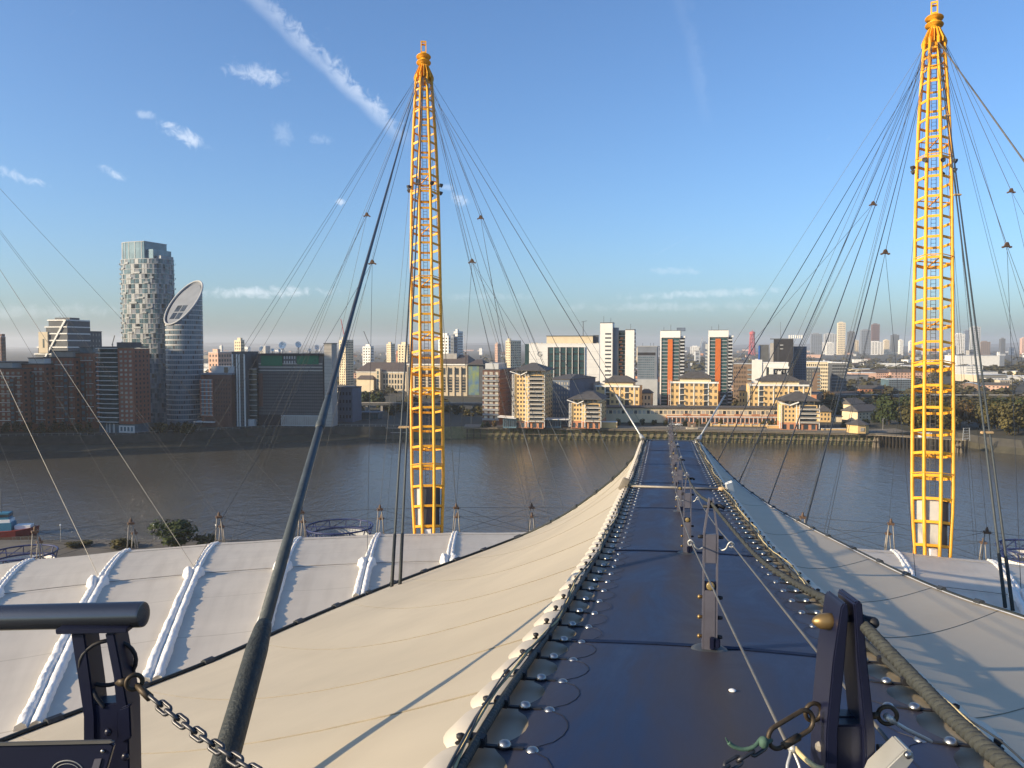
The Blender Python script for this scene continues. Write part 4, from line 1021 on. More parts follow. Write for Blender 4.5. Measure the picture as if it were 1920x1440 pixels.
b.piece('green_netting', b.X(489), b.X(529), .3, .6, b.Z(686), b.Z(664.5), 'green_net'); b.piece('green_netting', b.X(556), b.X(597), .3, .6, b.Z(683), b.Z(664.5), 'green_net')
b.win('f', 5, 2, b.X(531), b.X(555), b.Z(684), b.Z(666), .5, .6, 'grey_wall', each=True, name='vent_unit', proud=-.2)
for k in range(12): x = b.w * k / 11.5 + .3; b.piece('roof_rail_post', x, x + .15, 0, .15, b.h, b.h + 1.4, 'grey_dark')
b.box('cladding_strip', b.X(484), b.X(492), -.2, 0, zt * .35, zt - 1, 'brick_dark')
b.win('f', 30, 14, .5, b.w - .5, zb, zt, .9, .75, 'grey_dark', proud=.02, name='cladding_panel')
b.box('pale_wall', b.X(527), b.X(602), -1.2, -.01, 0, zb, 'grey_wall'); b.win('f', 18, 1, b.X(527.5), b.X(601.5), .5, zb - .3, .88, .95, 'concrete', proud=1.26, name='wall_sheet')
st_ = Bld('stair_tower', 'pale grey windowless stair tower at the right end of the data centre', 608, 622, 645, 473, 8, xr=632); st_.body('concrete'); st_.roof('grey_dark', .3); st_.bands('f', 24, 0, st_.w, 1, st_.h - 1, .12, .05, 'grey_dark', 'cladding_joint')
an = Bld('annexe', 'low blue grey annexe behind the thick stay, right of the stair tower', 633, 660, 728, 500, 10, d=16); an.body('blue_grey'); an.roof(); an.win('f', 4, 4, .5, an.w - .5, 1, an.h - 1, .5, .4)
def dish(label, px, py, rpx, Y, turn):
    c = at(px, py, Y); r = rpx * Y / F; zb = dc_.z0 + dc_.h
    t = thing('satellite_dish', label, 'dish', (c.x, c.y, zb), 0, 'satellite dishes on the data centre roof')
    h = c.z - zb; d = Vector((math.sin(R(turn)), -math.cos(R(turn)) * .9, .35)).normalized()
    MB().lathe([(.02, -.28 * r), (r * .35, -.24 * r), (r * .7, -.12 * r), (r, .08 * r), (r * .97, .1 * r), (r * .68, -.07 * r), (r * .34, -.19 * r), (.02, -.22 * r)], 20, frame_along(Vector((0, 0, h)), d), caps=False).build('bowl', MATS['white_paint'], t, smooth=True)
    MB().tube([(0, 0, 0), (0, .3 * r, h - .3 * r)], max(.1, r * .09), 6).bar((-.6 * r, .3, 0), (0, .25 * r, h - .3 * r), .12).bar((.6 * r, .3, 0), (0, .25 * r, h - .3 * r), .12).build('mount', MATS['grey_dark'], t)
    e = d * r * .55 + Vector((0, 0, h)); b_ = MB()
    for s in (0, 2.1, 4.2):
        M = frame_along(Vector((0, 0, h)), d); q = M @ Vector((r * .8 * math.cos(s), r * .8 * math.sin(s), 0)); b_.tube([q, e], .06, 4)
    b_.build('feed_arm', MATS['grey_dark'], t)
for lab, px, py, r, Y, tn in (('largest white dish on the data centre roof, facing forward', 530, 647, 7.5, 484, -8), ('second largest white dish on the roof, seen half turned', 559, 646, 6.2, 486, 35), ('white dish at the left end of the data centre roof', 490, 653.5, 5, 482, -30),
                              ('tiny dish just left of the largest dish', 511, 656, 3, 481, 10), ('tiny tilted dish under the largest dish', 524, 657, 3, 480, 45), ('white dish edge-on at the right end of the data centre roof', 594, 651.5, 5.3, 482, 40), ('tiny dish low beside the right end dish', 581, 656, 2.8, 480, 20)):
    dish(lab, px, py, r, Y, tn)
# the pavilion and the deep shadowed yard by the left bank
b = Bld('glass_pavilion', 'low glazed pavilion on the shaded quay left of the centre mast', 672, 708, 775, 520, 8, d=10); b.body('glass_sky'); b.roof('grey_dark', 1.0); b.win('f', 8, 1, 0, b.w, 0, b.h, .9, .9, 'glass_teal', each=True, name='pane')

# --- pale dockside offices with dark mansard roofs
b = Bld('dock_offices', 'beige dockside office with a long dark mansard roof, left of the centre mast', 668, 762, 697, 830, 14, d=40); b.body('stone_beige')
b.hip(b.Z(683) - b.h + 1.5, 1, 'roof_brown', ridge=.8); b.win('f', 9, 3, b.X(712), b.w - 1, 2, b.h - 2, .55, .7, 'glass', each=True); b.win('f', 5, 1, 2, b.X(705), b.h * .3, b.h * .6, .7, .7, 'glass_lit', each=True)
b.box('lower_wing', b.X(676), b.X(706), -8, -.01, 0, b.h * .62, 'cream_pale'); b.hip(4, .5, 'roof_brown', b.X(675), b.X(707), -9, 0, b.h * .62, 'wing_roof', .7); b.box('tower_wing', b.X(708), b.X(716), -5, -.02, 0, b.h + 3, 'stone_beige'); b.win('f', 1, 5, b.X(710), b.X(714), 2, b.h + 1, .7, .8, 'glass_teal', each=True, proud=5.06)
b.box('cornice', -.5, b.w + .5, -.6, -.03, b.h - 1, b.h - .003, 'white_wall')
b = Bld('dock_offices', 'beige dockside office with a paired dark mansard roof, behind the centre mast', 764, 876, 682, 760, 12, d=40); b.body('stone_beige')
b.hip(b.Z(668) - b.h + 1.0, 1.2, 'roof_brown', ridge=.82); b.box('cornice', -.6, b.w + .6, -.8, -.03, b.h - 1.4, b.h - .003, 'white_wall')
for k in range(9):
    x = b.w * (k + .5) / 9; b.piece('window', x - 1.7, x + 1.7, -.1, .1, b.h * .12, b.h * .58, 'glass'); b.piece('window', x - 1.7, x + 1.7, -.1, .1, b.h * .66, b.h * .86, 'glass')
    for j in range(5): b.piece('glazing_bar', x - 1.7, x + 1.7, -.2, -.1, b.h * (.16 + .09 * j), b.h * (.175 + .09 * j), 'stone_beige')
    b.piece('pier', x - 3.1, x - 2.4, -.9, -.01, 0, b.h * .9, 'stone_beige')
b.box('roof_room', b.w * .55, b.w * .78, 10, 22, b.h + 2, b.h + 9.5, 'concrete')
b = Bld('mural_block', 'block with a bright blue and yellow mural, under a flat dark roof', 878, 906, 684, 745, 12, d=30); b.body('grey_dark'); b.box('mural', .2, b.w * .72, -.15, -.01, 2, b.h - 1, 'mural'); b.roof('grey_dark', 2.5); b.hip(4, 0, 'roof_brown', z=b.h + .7, name='upper_roof')

# --- dark flats and the riverside cream towers
b = Bld('dark_flats', 'dark grey balcony flats left of the cream riverside tower', 905, 937, 694, 482, 18, xr=966); b.body('brick_dark'); b.roof('grey_dark', .4)
b.balconies('f', 10, .3, b.w - .3, 3, b.h - 1, 1.4, 1.0, 'concrete', 'steel_blue'); b.win('f', 3, 10, .3, b.w - .3, 3, b.h - .5, .6, .6, 'glass_lit'); b.win('r', 8, 10, .6, b.d - .6, 3, b.h - 1, .3, .4); b.box('penthouse', 1, b.w - 1.5, 2, b.d * .6, b.h + .603, b.h + 4, 'grey_wall')
def quay_tower(label, xl, xn, xr, top, Y, nf, phi, roof_h, brick_f):
    b = Bld('quay_tower', label, xl, xn, top, Y, phi, xr=xr, group='cream riverside towers with slate roofs')
    zb = b.h * brick_f; mid = b.X(xl + (xn - xl) * .47)
    b.box('wall', 0, b.w, 0, b.d, zb, b.h, 'cream'); b.box('brick_base', -.05, b.w + .05, -.05, b.d, 0, zb - .003, 'brick_orange')
    fh = (b.h - zb) / nf
    for j in range(nf):
        z = zb + j * fh
        for f in (.28, .5, .72): b.piece('window', mid * f - .45, mid * f + .45, -.05, .1, z + fh * .3, z + fh * .8, 'glass')
        b.piece('balcony', mid + .6, b.w + 1.0, -1.7, -.02, z - .12, z + .12, 'white_wall'); b.piece('railing', mid + .6, b.w + 1.0, -1.72, -1.66, z + .13, z + 1.0, 'rail_grey')
        b.piece('window', mid + 1.0, b.w - .6, -.05, .1, z + fh * .12, z + fh * .82, 'glass')
        b.piece('frame_rail', -.9, .1, -.9, -.6, z - .1, z + .1, 'white_wall'); b.piece('frame_rail', mid - 1.2, mid + .5, -1.9, -1.6, z - .1, z + .1, 'white_wall')
    for x, y in ((-.9, -.9), (.1, -.9), (mid - 1.2, -1.9), (mid + .5, -1.9), (b.w + .9, -1.6)): b.piece('frame_post', x - .16, x + .16, y - .0, y + .32, zb * .2, b.h + .3, 'white_wall')
    for k in range(5): x = b.w * (k + .5) / 5; b.piece('base_opening', x - b.w * .055, x + b.w * .055, -.12, .1, .3, zb * .75, 'glass')
    b.box('penthouse', 1, b.w - 1, 1.5, b.d - 1, b.h + .003, b.h + 2.2, 'cream_pale'); b.win('f', 5, 1, 1.4, b.w - 1.4, b.h + .3, b.h + 2, .6, .8, 'glass', each=True, proud=-1.44)
    b.hip(roof_h, 1.6, 'slate', z=b.h + 2.3, ridge=.12)
    s0 = MB().add([(-2.2, -1.6, b.h + 2.2), (mid * .5, -1.3, b.h + .1), (mid, -2.4, b.h + 2.0), (-2.2, -1.6, b.h + 1.7), (mid * .5, -1.3, b.h - .4), (mid, -2.4, b.h + 1.5), (-2.2, .4, b.h + 2.2), (mid * .5, .4, b.h + .1), (mid, .4, b.h + 2.0)], [(0, 1, 7, 6), (1, 2, 8, 7), (0, 3, 4, 1), (1, 4, 5, 2)]).build('butterfly_canopy', MATS['white_wall'], b.t)
    b.win('r', 4, nf, .6, b.d - .6, zb, b.h, .35, .5)
    return b
quay_tower('tall cream riverside tower with ten floors of balconies and a slate roof', 964, 1019, 1036, 703, 462, 11, 14, 4.5, .13)
quay_tower('short cream and brick riverside tower with four balcony floors, left of the walkway end', 1071, 1125, 1137, 757, 460, 4, 14, 5, .30)
quay_tower('short cream and brick riverside tower with slate roof, right of the walkway end', 1466, 1534, None, 760, 452, 4, 10, 5, .30)
b = Bld('grey_flats', 'shaded blue grey flats stretching behind the tall cream riverside tower', 1030, 1068, 712, 505, 30, d=40); b.body('blue_grey'); b.hip(3, .6); b.win('f', 7, 8, .5, b.w - .5, 2, b.h - 1, .4, .55, 'glass_lit')
b = Bld('grey_flats', 'flat-roofed grey flats with window bands between the riverside towers', 1062, 1116, 716, 560, 18, d=18); b.body('blue_grey'); b.roof('white_wall', .5); b.win('f', 8, 6, .5, b.w - .5, 2, b.h - 1, .75, .5, 'glass'); b.bands('f', 7, 0, b.w, 1, b.h, .5, .4, 'grey_wall'); b.box('roof_room', b.w * .4, b.w * .62, 4, 9, b.h + .603, b.h + 3, 'brick_orange')

# --- white switch building with the dark window grid
b = Bld('switch_building', 'wide white box building with a dark gridded window bay and round emblem', 992, 1124, 645, 640, 8, d=40); b.body('white_wall')
b.box('left_return', -3.6, -.01, 2, b.d, 0, b.h, 'glass_teal'); g0, g1 = b.X(1027), b.X(1096); z0, z1 = b.Z(716), b.Z(651)
b.box('bay_recess', g0, g1, -.1, 0, z0, z1, 'black_wall')
for i in range(6):
    for j in range(5):
        x0 = g0 + (g1 - g0) * (i + .1) / 6 + (.8 if i == 0 else 0); x1 = g0 + (g1 - g0) * (i + .9) / 6; za = z0 + (z1 - z0) * (j + .12) / 5; zc = z0 + (z1 - z0) * (j + .9) / 5
        w_ = b.piece('window', x0, x1, -.25, -.1, za, zc, 'glass_teal'); b.piece('window_bar', x0, x1, -.32, -.25, (za + zc) / 2 - .12, (za + zc) / 2 + .12, 'black_wall')
for i in range(1, 7): x = g0 + (g1 - g0) * i / 6; b.piece('bay_fin', x - .22, x + .22, -.9, -.1, z0, z1 + .3, 'white_wall')
for k in range(1, 8): b.piece('panel_joint', 0, g0 - .3, -.03, .01, b.h * k / 8 - .08, b.h * k / 8 + .08, 'grey_wall'); b.piece('panel_joint', g1 + .3, b.w, -.03, .01, b.h * k / 8 - .08, b.h * k / 8 + .08, 'grey_wall')
ex, ez, er = b.X(1012), b.Z(664), 1.75
MB().tube([(ex + er * math.cos(a), -.12, ez + er * math.sin(a)) for a in [R(40 + 300 * k / 22) for k in range(23)]], .22, 6).tube([(ex + er * .95, -.12, ez - .9), (ex + er * .95, -.12, ez + .1), (ex + .2, -.12, ez + .1)], .2, 6).build('round_emblem', MATS['grey_dark'], b.t)
b.box('roof_storey', b.X(1024), b.X(1111), 4, b.d, b.h + .003, b.Z(630), 'cream_pale'); b.box('roof_edge', b.X(1023), b.X(1112), 3.5, b.d + .5, b.Z(630) + .003, b.Z(629), 'grey_dark'); b.box('roof_plant', b.X(1112) + .01, b.X(1121), 8, 20, b.h + .003, b.Z(628), 'grey_dark')
for k in range(14): x = b.w * (k + .4) / 14; b.piece('roof_vent', x, x + 1.3, .6, 1.8, b.h, b.h + 1.0, 'stone_beige')
b.box('parapet', -.2, b.w, -.15, .3, b.h + .003, b.h + .5, 'white_wall')
mb = MB().tube([(0, 0, 0), (0, 0, 12)], .3, 6).bar((-1.5, 0, 11.5), (3, 0, 12.5), .3); o = mb.build('roof_antenna', MATS['grey_dark'], b.t, loc=(b.X(1092), 10, b.Z(630)))

# --- white slab pair, grey office, orange-striped towers
b = Bld('white_slab_tower', 'taller white slab with a column of dark slot windows, joined to a glazed middle', 1125, 1148, 606, 560, 16, d=9); b.body('white_wall'); b.roof('grey_dark', 0); b.win('f', 1, 19, b.X(1134), b.X(1146), 3, b.h - 6, .95, .38, 'glass', each=True); b.masts([(2, 3, 5), (b.w - 2, 5, 4)]); b.box('lift_room', b.w + .01, b.w + 3.2, 3, 9, 0, b.h - 3, 'steel_blue')
b = Bld('glazed_middle', 'glazed middle with a zigzag of brick balconies between the two white slabs', 1152, 1174, 621, 568, 16, d=8); b.body('glass_teal'); b.roof('grey_dark', 0); b.bands('f', 22, 0, b.w, 2, b.h - .5, .35, .15, 'grey_wall')
for k in range(20): z = 3 + (b.h - 6) * k / 20; x = b.w * (.42 + .10 * (k % 2)); b.piece('balcony', x, x + b.w * .22, -1.3, -.02, z, z + 1.2, 'brick_orange')
b = Bld('white_slab_tower', 'shorter plain white slab on the right of the glazed middle', 1172, 1189, 619, 558, 16, d=8); b.body('white_wall'); b.roof('grey_dark', 0); b.win('r', 3, 20, .3, b.d - .3, 2, b.h - 1, .7, .6, 'brown_clad'); b.masts([(b.w - 3, 3, 4.5)])
b = Bld('grey_office', 'grey blue office with a dark top band between white slabs and orange-striped tower', 1195, 1232, 650, 640, 12, d=30); b.body('steel_blue'); b.roof('grey_wall', .3); b.box('dark_band', .1, b.w - 1.5, -.2, -.01, b.Z(666), b.Z(661), 'black_wall'); b.win('f', 8, 13, .5, b.w - 2, b.h * .3, b.Z(668), .8, .45, 'glass_sky'); b.box('plinth_block', -1, b.w + .6, -6, -.02, 0, b.Z(711), 'grey_wall'); b.masts([(4, 4, 3), (10, 6, 3), (b.w - 3, 5, 3)])
def stripe_tower(label, xl, xn, xr, top, Y, o0, o1, phi):
    b = Bld('stripe_tower', label, xl, xn, top, Y, phi, d=11, group='glass towers with an orange stripe'); b.body('grey_dark')
    zt = b.Z(top + 12); n = 21
    b.win('f', 6, n, b.w * .06, b.w * .93, 4, zt - .3, .92, .68, 'glass_teal', each=True)
    b.bands('f', n + 1, b.w * .05, b.w * .95, 4, zt, .32, .3, 'grey_wall')
    b.box('white_portal', -.15, b.w + .1, -.7, .2, zt + .004, b.h + .2, 'white_wall'); b.box('white_pier', -.15, b.w * .055, -.7, .2, 0, zt, 'white_wall')
    b.box('orange_stripe', b.X(o0), b.X(o1), -.9, -.01, 3, b.Z(top + 15), 'orange_panel')
    b.box('side_core', b.w + .11, b.w + 2.6, 1.0, b.d - .5, 0, b.h - 4.5, 'black_wall'); b.box('core_cap', b.w + .12, b.w + 3.4, .8, b.d - .2, b.h - 4.49, b.h - 3.2, 'white_wall')
    for k in range(n): z = 4 + (zt - 4) * k / n; b.piece('side_balcony', b.w + .12, b.w + 2.9, -.7, .95, z, z + 1.0, 'grey_wall')
    b.box('roof', .3, b.w - .3, .3, b.d - .3, b.h + .2, b.h + .6, 'grey_dark'); b.masts([(b.w * .5, 4, 4.5), (b.w * .15, 3, 3)]); return b
b = stripe_tower('glass tower with an orange stripe, the left one, right of the grey office', 1238, 1275, None, 621, 545, 1252, 1261, 15); b.box('roof_room', b.w * .8, b.w + 2.8, 4, b.d, b.h + .21, b.h + 2.5, 'blue_grey')
b = stripe_tower('glass tower with an orange stripe, the right one, left of the red lattice tower', 1328, 1365, None, 620, 545, 1341, 1351, 15); b.box('pale_return', -2.2, -.16, 2, b.d, 0, b.h - 9, 'grey_wall')
# --- white flats, dark tower
b = Bld('brown_flats', 'brown flats with white balconies right of the orange-striped towers', 1375, 1411, 683, 640, 20, d=16); b.body('brown_clad'); b.roof('grey_wall', .3); b.win('f', 8, 8, .5, b.w * .7, 2, b.h - 1, .4, .5); b.balconies('f', 8, b.w * .75, b.w - .3, 2, b.h - 1)
b = Bld('white_flats', 'bright white stepped flats in front of the dark tower', 1411, 1478, 681, 590, 16, d=16); b.body('white_wall'); b.roof('white_wall', .2)
b.box('tall_corner', -.4, b.X(1429), -.6, 8, 0, b.h + 2.4, 'white_wall'); b.box('recess', b.X(1437), b.X(1442), -.1, .02, 3, b.h - 3, 'glass'); b.box('recess', b.X(1452), b.X(1475), -.1, .02, 3, b.h - 4, 'black_wall'); b.box('front_frame', b.X(1443), b.X(1450), -1.4, -.01, 0, b.h - 2.5, 'white_wall'); b.box('front_frame', b.X(1458), b.X(1465), -1.4, -.11, 0, b.h - 6, 'white_wall'); b.box('front_beam', b.X(1443), b.w + .5, -1.6, -.12, b.h - 4, b.h - 2.4, 'white_wall')
b.win('f', 7, 7, b.X(1442), b.w, 2, b.h - 4, .3, .5, 'grey_wall', proud=.14)
b = Bld('dark_tower', 'dark square tower with a blue edge behind the white flats', 1443, 1487, 636, 640, 18, d=20); b.box('dark_wall', b.X(1450), b.w, 0, b.d, 0, b.h, 'black_wall'); b.box('grey_wall_strip', 0, b.X(1450) - .01, 1, b.d, 0, b.h - 3, 'concrete'); b.roof('grey_dark', 0); b.piece('corner_line', b.X(1458), b.X(1458) + .4, -.1, 0, 0, b.h - 6, 'grey_dark')
for k in range(7): b.piece('roof_flue', b.X(1478) + k * 1.6, b.X(1478) + k * 1.6 + .8, 3, 4, b.h + .6, b.h + 3.4, 'white_wall')
b.piece('sign_strip', b.X(1462), b.X(1468), -.1, 0, b.h - 5, b.h - 4.4, 'grey_wall'); b.piece('sign_strip', b.X(1462), b.X(1468), -.1, 0, b.h - 8, b.h - 7.4, 'grey_wall'); b.masts([(8, 6, 14)])
b = Bld('grey_wing', 'lower charcoal wing with a bright blue edge left of the dark tower', 1423, 1441, 648, 650, 16, d=18); b.body('grey_dark'); b.roof('grey_dark', 0); b.box('blue_edge', -.6, .6, -.5, .02, 0, b.h, 'blue_panel')
b = Bld('blue_wing', 'dark blue flats with fine windows on the right flank of the dark tower', 1488, 1512, 651, 655, 18, d=20); b.body('blue_grey'); b.roof('grey_dark', 0); b.win('f', 7, 22, .4, b.w - .4, 1, b.h - 1, .4, .4, 'glass')
# --- cream blocks behind the terrace
def cream_block(label, xl, xn, top, Y, nf, phi, d, nb=10):
    b = Bld('cream_block', label, xl, xn, top, Y, phi, d=d, group='cream apartment blocks with slate roofs'); b.body('cream'); fh = b.h / nf
    for j in range(nf):
        for i in range(nb):
            x = b.w * (i + .5) / nb
            if i in (2, nb - 3): b.piece('balcony', x - 1.6, x + 1.6, -1.4, -.02, j * fh - .1, j * fh + .14, 'white_wall'); b.piece('window', x - 1.3, x + 1.3, -.06, .1, j * fh + .3, j * fh + fh * .85, 'glass')
            else: b.piece('window', x - .7, x - .1, -.06, .1, j * fh + fh * .35, j * fh + fh * .8, 'glass'); b.piece('window', x + .1, x + .7, -.06, .1, j * fh + fh * .35, j * fh + fh * .8, 'glass')
    for i in range(nb + 1):
        if i % 3 == 2: x = b.w * i / nb; b.piece('white_pilaster', x - .25, x + .25, -.3, -.01, 0, b.h, 'white_wall')
    b.box('white_cornice', -.3, b.w + .3, -.5, -.01, b.h - .8, b.h + .3, 'white_wall'); b.box('penthouse', b.w * .2, b.w * .85, 2, b.d - 2, b.h + .003, b.h + 2.3, 'cream_pale')
    b.hip(4.2, .5, 'slate', b.w * .15, b.w * .9, .5, b.d, b.h + 2.35, ridge=.4)
    for k in range(2): b.piece('frame_post', -.9 + k * 1.2, -.7 + k * 1.2, -1.2, -.9, 0, b.h + 1.5, 'white_wall')
    for j in range(nf): b.piece('frame_rail', -.9, .5, -1.2, -.9, j * fh, j * fh + .18, 'white_wall')
    return b
cream_block('cream apartment block half in shade behind the left short tower', 1117, 1199, 724, 520, 5, 16, 16, 9)
cream_block('cream apartment block facing the river between the orange-striped towers', 1257, 1347, 717, 515, 6, 14, 16)
cream_block('widest cream apartment block, below the bright white flats', 1405, 1517, 722, 515, 6, 10, 16, 12)
b = Bld('small_house', 'small cream house with a slate roof beside the left cream block', 1200, 1222, 738, 540, 16, d=10); b.body('cream_pale'); b.hip(3, .5); b.win('f', 3, 3, .5, b.w - .5, .5, b.h - .3, .45, .5, 'glass', each=True); b.box('porch', b.w * .8, b.w + 3, -2, 3, 0, 4, 'concrete')
b = Bld('cream_side_block', 'small cream block with slate roof peeping out left of the widest cream block', 1386, 1404, 733, 540, 16, d=14); b.body('cream'); b.hip(3.5, .6); b.win('f', 3, 4, .3, b.w - .3, 1, b.h - .5, .4, .5, 'glass', each=True)
b = Bld('cream_side_block', 'shaded cream block with slate roof behind the right end of the widest cream block', 1490, 1522, 724, 548, 10, d=14); b.body('cream_pale'); b.hip(4, 1); b.win('f', 5, 6, .3, b.w - .3, 1, b.h - .5, .4, .5, 'glass')
# --- long riverside terrace
b = Bld('long_terrace', 'long low cream terrace with a dark flat roof along the promenade', 1118, 1468, 766, 492, 4, d=12); b.body('cream_pale', name='upper_wall'); b.box('roof', -.5, b.w + .5, -1.2, b.d, b.h + .003, b.h + .7, 'slate')
b.box('brick_storey', b.X(1250), b.w - 1, -3.5, -.01, 0, b.h * .52, 'brick_orange')
nb = 44
for i in range(nb):
    x = b.w * (i + .5) / nb; b.piece('window', x - .9, x + .9, -.06, .1, b.h * .60, b.h * .82, 'glass_lit' if i % 3 else 'glass')
    if x > b.X(1250): b.piece('window', x - .8, x + .8, -3.58, -3.4, b.h * .08, b.h * .36, 'glass'); b.piece('door_frame', x - 1.2, x - .95, -3.7, -3.5, 0, b.h * .4, 'white_wall')
    if i % 4 == 1 and x > b.X(1260): b.piece('roof_terrace_wall', x - 2.5, x + 2.5, -3.7, -3.52, b.h * .525, b.h * .64, 'brick_orange')
b.box('white_beam', b.X(1250), b.w - 1, -3.75, -3.51, b.h * .42, b.h * .48, 'white_wall'); b.box('stair_head', b.X(1272), b.X(1286), 2, 6, b.h + .703, b.h + 1.8, 'grey_dark')
b = Bld('garden_wall', 'low cream garden wall along the promenade in front of the terrace', 1335, 1440, 797, 473, 4, d=.6, cat='wall'); b.body('cream', name='wall_face'); b.piece('coping', -.1, b.w + .1, -.1, .7, b.h, b.h + .2, 'white_wall')
for k in range(8): x = b.w * k / 7.0; b.piece('pier', x - .5, x + .5, -.35, .6, 0, b.h + .8, 'cream')
b = Bld('garden_wall', 'cream garden wall between the terrace end and the right short tower', 1440, 1466, 798, 462, 4, d=.6, cat='wall'); b.body('cream', name='wall_face'); b.piece('coping', -.1, b.w + .1, -.1, .7, b.h, b.h + .2, 'white_wall')
b = Bld('garden_wall', 'cream wall block right of the left short tower', 1127, 1158, 792, 464, 6, d=6, cat='wall'); b.body('cream', name='wall_face'); b.piece('coping', -.1, b.w + .1, -.1, 6.1, b.h, b.h + .2, 'white_wall')
b = Bld('cafe_pavilion', 'low white cafe pavilion with a wing roof at the foot of the tall cream tower', 943, 968, 785, 464, 8, d=8); b.body('glass_sky'); MB().add([(-3, -2, b.h + .8), (b.w, -2, b.h), (b.w, 9, b.h), (-3, 9, b.h + .8), (-3, -2, b.h + 1.2), (b.w, -2, b.h + .4), (b.w, 9, b.h + .4), (-3, 9, b.h + 1.2)], [(3, 2, 1, 0), (4, 5, 6, 7), (0, 1, 5, 4), (1, 2, 6, 5), (2, 3, 7, 6), (3, 0, 4, 7)]).build('wing_roof', MATS['white_wall'], b.t); b.win('f', 6, 1, .2, b.w - .2, .4, b.h - .4, .8, .8, 'glass', each=True)
b = Bld('cafe_pavilion', 'low glazed link with a flat wing roof right of the tall cream tower', 1022, 1052, 787, 466, 8, d=8); b.body('glass_sky'); b.box('wing_roof', -.5, b.w + 5, -2.5, 8, b.h + .1, b.h + .5, 'white_wall'); b.win('f', 6, 1, .2, b.w - .2, .4, b.h - .4, .8, .8, 'glass', each=True)
# --- right side: houses, flats, sheds
b = Bld('pale_house', 'pale cream house row with grey roofs right of the riverside blocks, nearer row', 1610, 1653, 770, 520, -28, d=12); b.body('cream_pale'); b.hip(4.2, .8, 'slate', ridge=.8); b.win('f', 6, 2, 1, b.w - 1, 1, b.h - .5, .3, .45, 'glass', each=True)
b = Bld('pale_house', 'grey-roofed house row behind the pale cream row, set back', 1596, 1622, 757, 560, -28, d=12); b.body('cream_pale'); b.hip(4, .8, 'slate', ridge=.8); b.win('f', 4, 2, 1, b.w - 1, 1, b.h - .5, .3, .45, 'glass')
b = Bld('small_house', 'small cream house with pyramid roof just right of the right short tower', 1538, 1560, 772, 500, 8, d=9); b.body('cream'); b.hip(4, .8, ridge=.05); b.win('f', 3, 2, .4, b.w - .4, .6, b.h - .4, .4, .5, 'glass', each=True); b.box('low_wing', b.w + .01, b.w + 7, 2, 8, 0, b.h * .5, 'cream_pale'); b.box('wing_roof', b.w, b.w + 7.6, 1.6, 8.4, b.h * .5, b.h * .5 + .4, 'slate')
c = on_plane(1608, 811, LAND); t = thing('round_pavilion', 'small round cream pavilion with a conical roof on the right quay', 'building', c); mb = [(5.6 * math.cos(k * math.pi / 4 + .4), 5.6 * math.sin(k * math.pi / 4 + .4)) for k in range(8)]
MB().prism(mb, 0, 4.6).build('wall', MATS['cream'], t); MB().lathe([(6.6, 4.61), (6.6, 4.8), (.1, 7.6)], 8, Matrix.Rotation(.4, 4, 'Z')).build('roof', MATS['slate'], t); MB().box(-.8, 1.2, -5.45, -5.1, 1.2, 3.2).build('window', MATS['glass_lit'], t)
b = Bld('quay_wall_block', 'low cream wall running left from the round pavilion', 1543, 1590, 804, 452, 0, d=.8, cat='wall'); b.body('cream', name='wall_face'); b.piece('coping', -.1, b.w + .1, -.1, .9, b.h, b.h + .2, 'white_wall')
b = Bld('dark_flats', 'dark flats with white balconies right of the dark tower', 1511, 1538, 690, 700, 14, d=20); b.body('grey_dark'); b.roof('grey_wall', .3); b.win('f', 5, 9, .5, b.w - .5, 2, b.h - 1, .5, .5, 'glass_lit'); b.box('brown_panel', b.X(1524), b.w, -.5, -.1, 2, b.h - 4, 'brown_clad'); b.balconies('f', 7, b.w * .8, b.w + 1, 4, b.h - 4)
b = Bld('long_flats', 'long flats with a pale top storey behind the dark balcony flats', 1511, 1560, 679, 780, 14, d=20); b.body('cream_pale'); b.roof('white_wall', .3); b.win('f', 12, 8, .5, b.w - .5, 2, b.h - 1, .6, .5, 'glass')
b = Bld('dark_flats', 'dark slab of flats with a pale flat roof, right of the long flats', 1560, 1588, 681, 720, 14, d=24); b.body('grey_dark'); b.roof('white_wall', .5); b.win('f', 8, 11, .5, b.w - .5, 2, b.h - 1, .5, .5, 'glass'); b.bands('f', 11, 0, b.w, 2, b.h - 1, .3, .4, 'grey_wall')
b = Bld('glass_office', 'grey blue glass office among the trees left of the right mast', 1667, 1711, 712, 850, 6, d=24); b.body('glass_sky'); b.roof('grey_wall', .4); b.bands('f', 6, 0, b.w, 2, b.h, .7, .3, 'steel_blue'); b.win('f', 10, 5, .5, b.w - .5, 2, b.h, .7, .5, 'glass', each=True)
for lab, xl, xn, top, Y in (('row of pink terraced houses with brown roofs, left part', 1619, 1668, 699, 1160), ('row of pink terraced houses with brown roofs, right part', 1670, 1744, 698, 1150)):
    b = Bld('pink_terrace', lab, xl, xn, top, Y, 4, d=12, group='pink terraced rows'); b.body('pink_wall'); b.hip(4, .8, 'roof_brown', ridge=.95); b.win('f', 12, 2, 1, b.w - 1, 1, b.h - .5, .35, .4)
b = Bld('white_flats', 'white and grey flats right of the right mast', 1792, 1843, 687, 1130, 10, d=16); b.body('white_wall'); b.roof('grey_wall', .3); b.win('f', 12, 5, b.w * .4, b.w - 1, 2, b.h - 1, .6, .5, 'steel_blue')
b = Bld('white_warehouse', 'big plain white warehouse on the right horizon', 1793, 1883, 667, 1750, 6, d=60); b.body('white_wall'); b.roof('grey_wall', .5); b.box('blue_end', b.w * .9, b.w + .1, -.2, 0, 0, b.h, 'steel_blue'); b.box('chimney', b.X(1872), b.X(1876), 4, 8, b.h + .603, b.h + 8, 'white_wall')
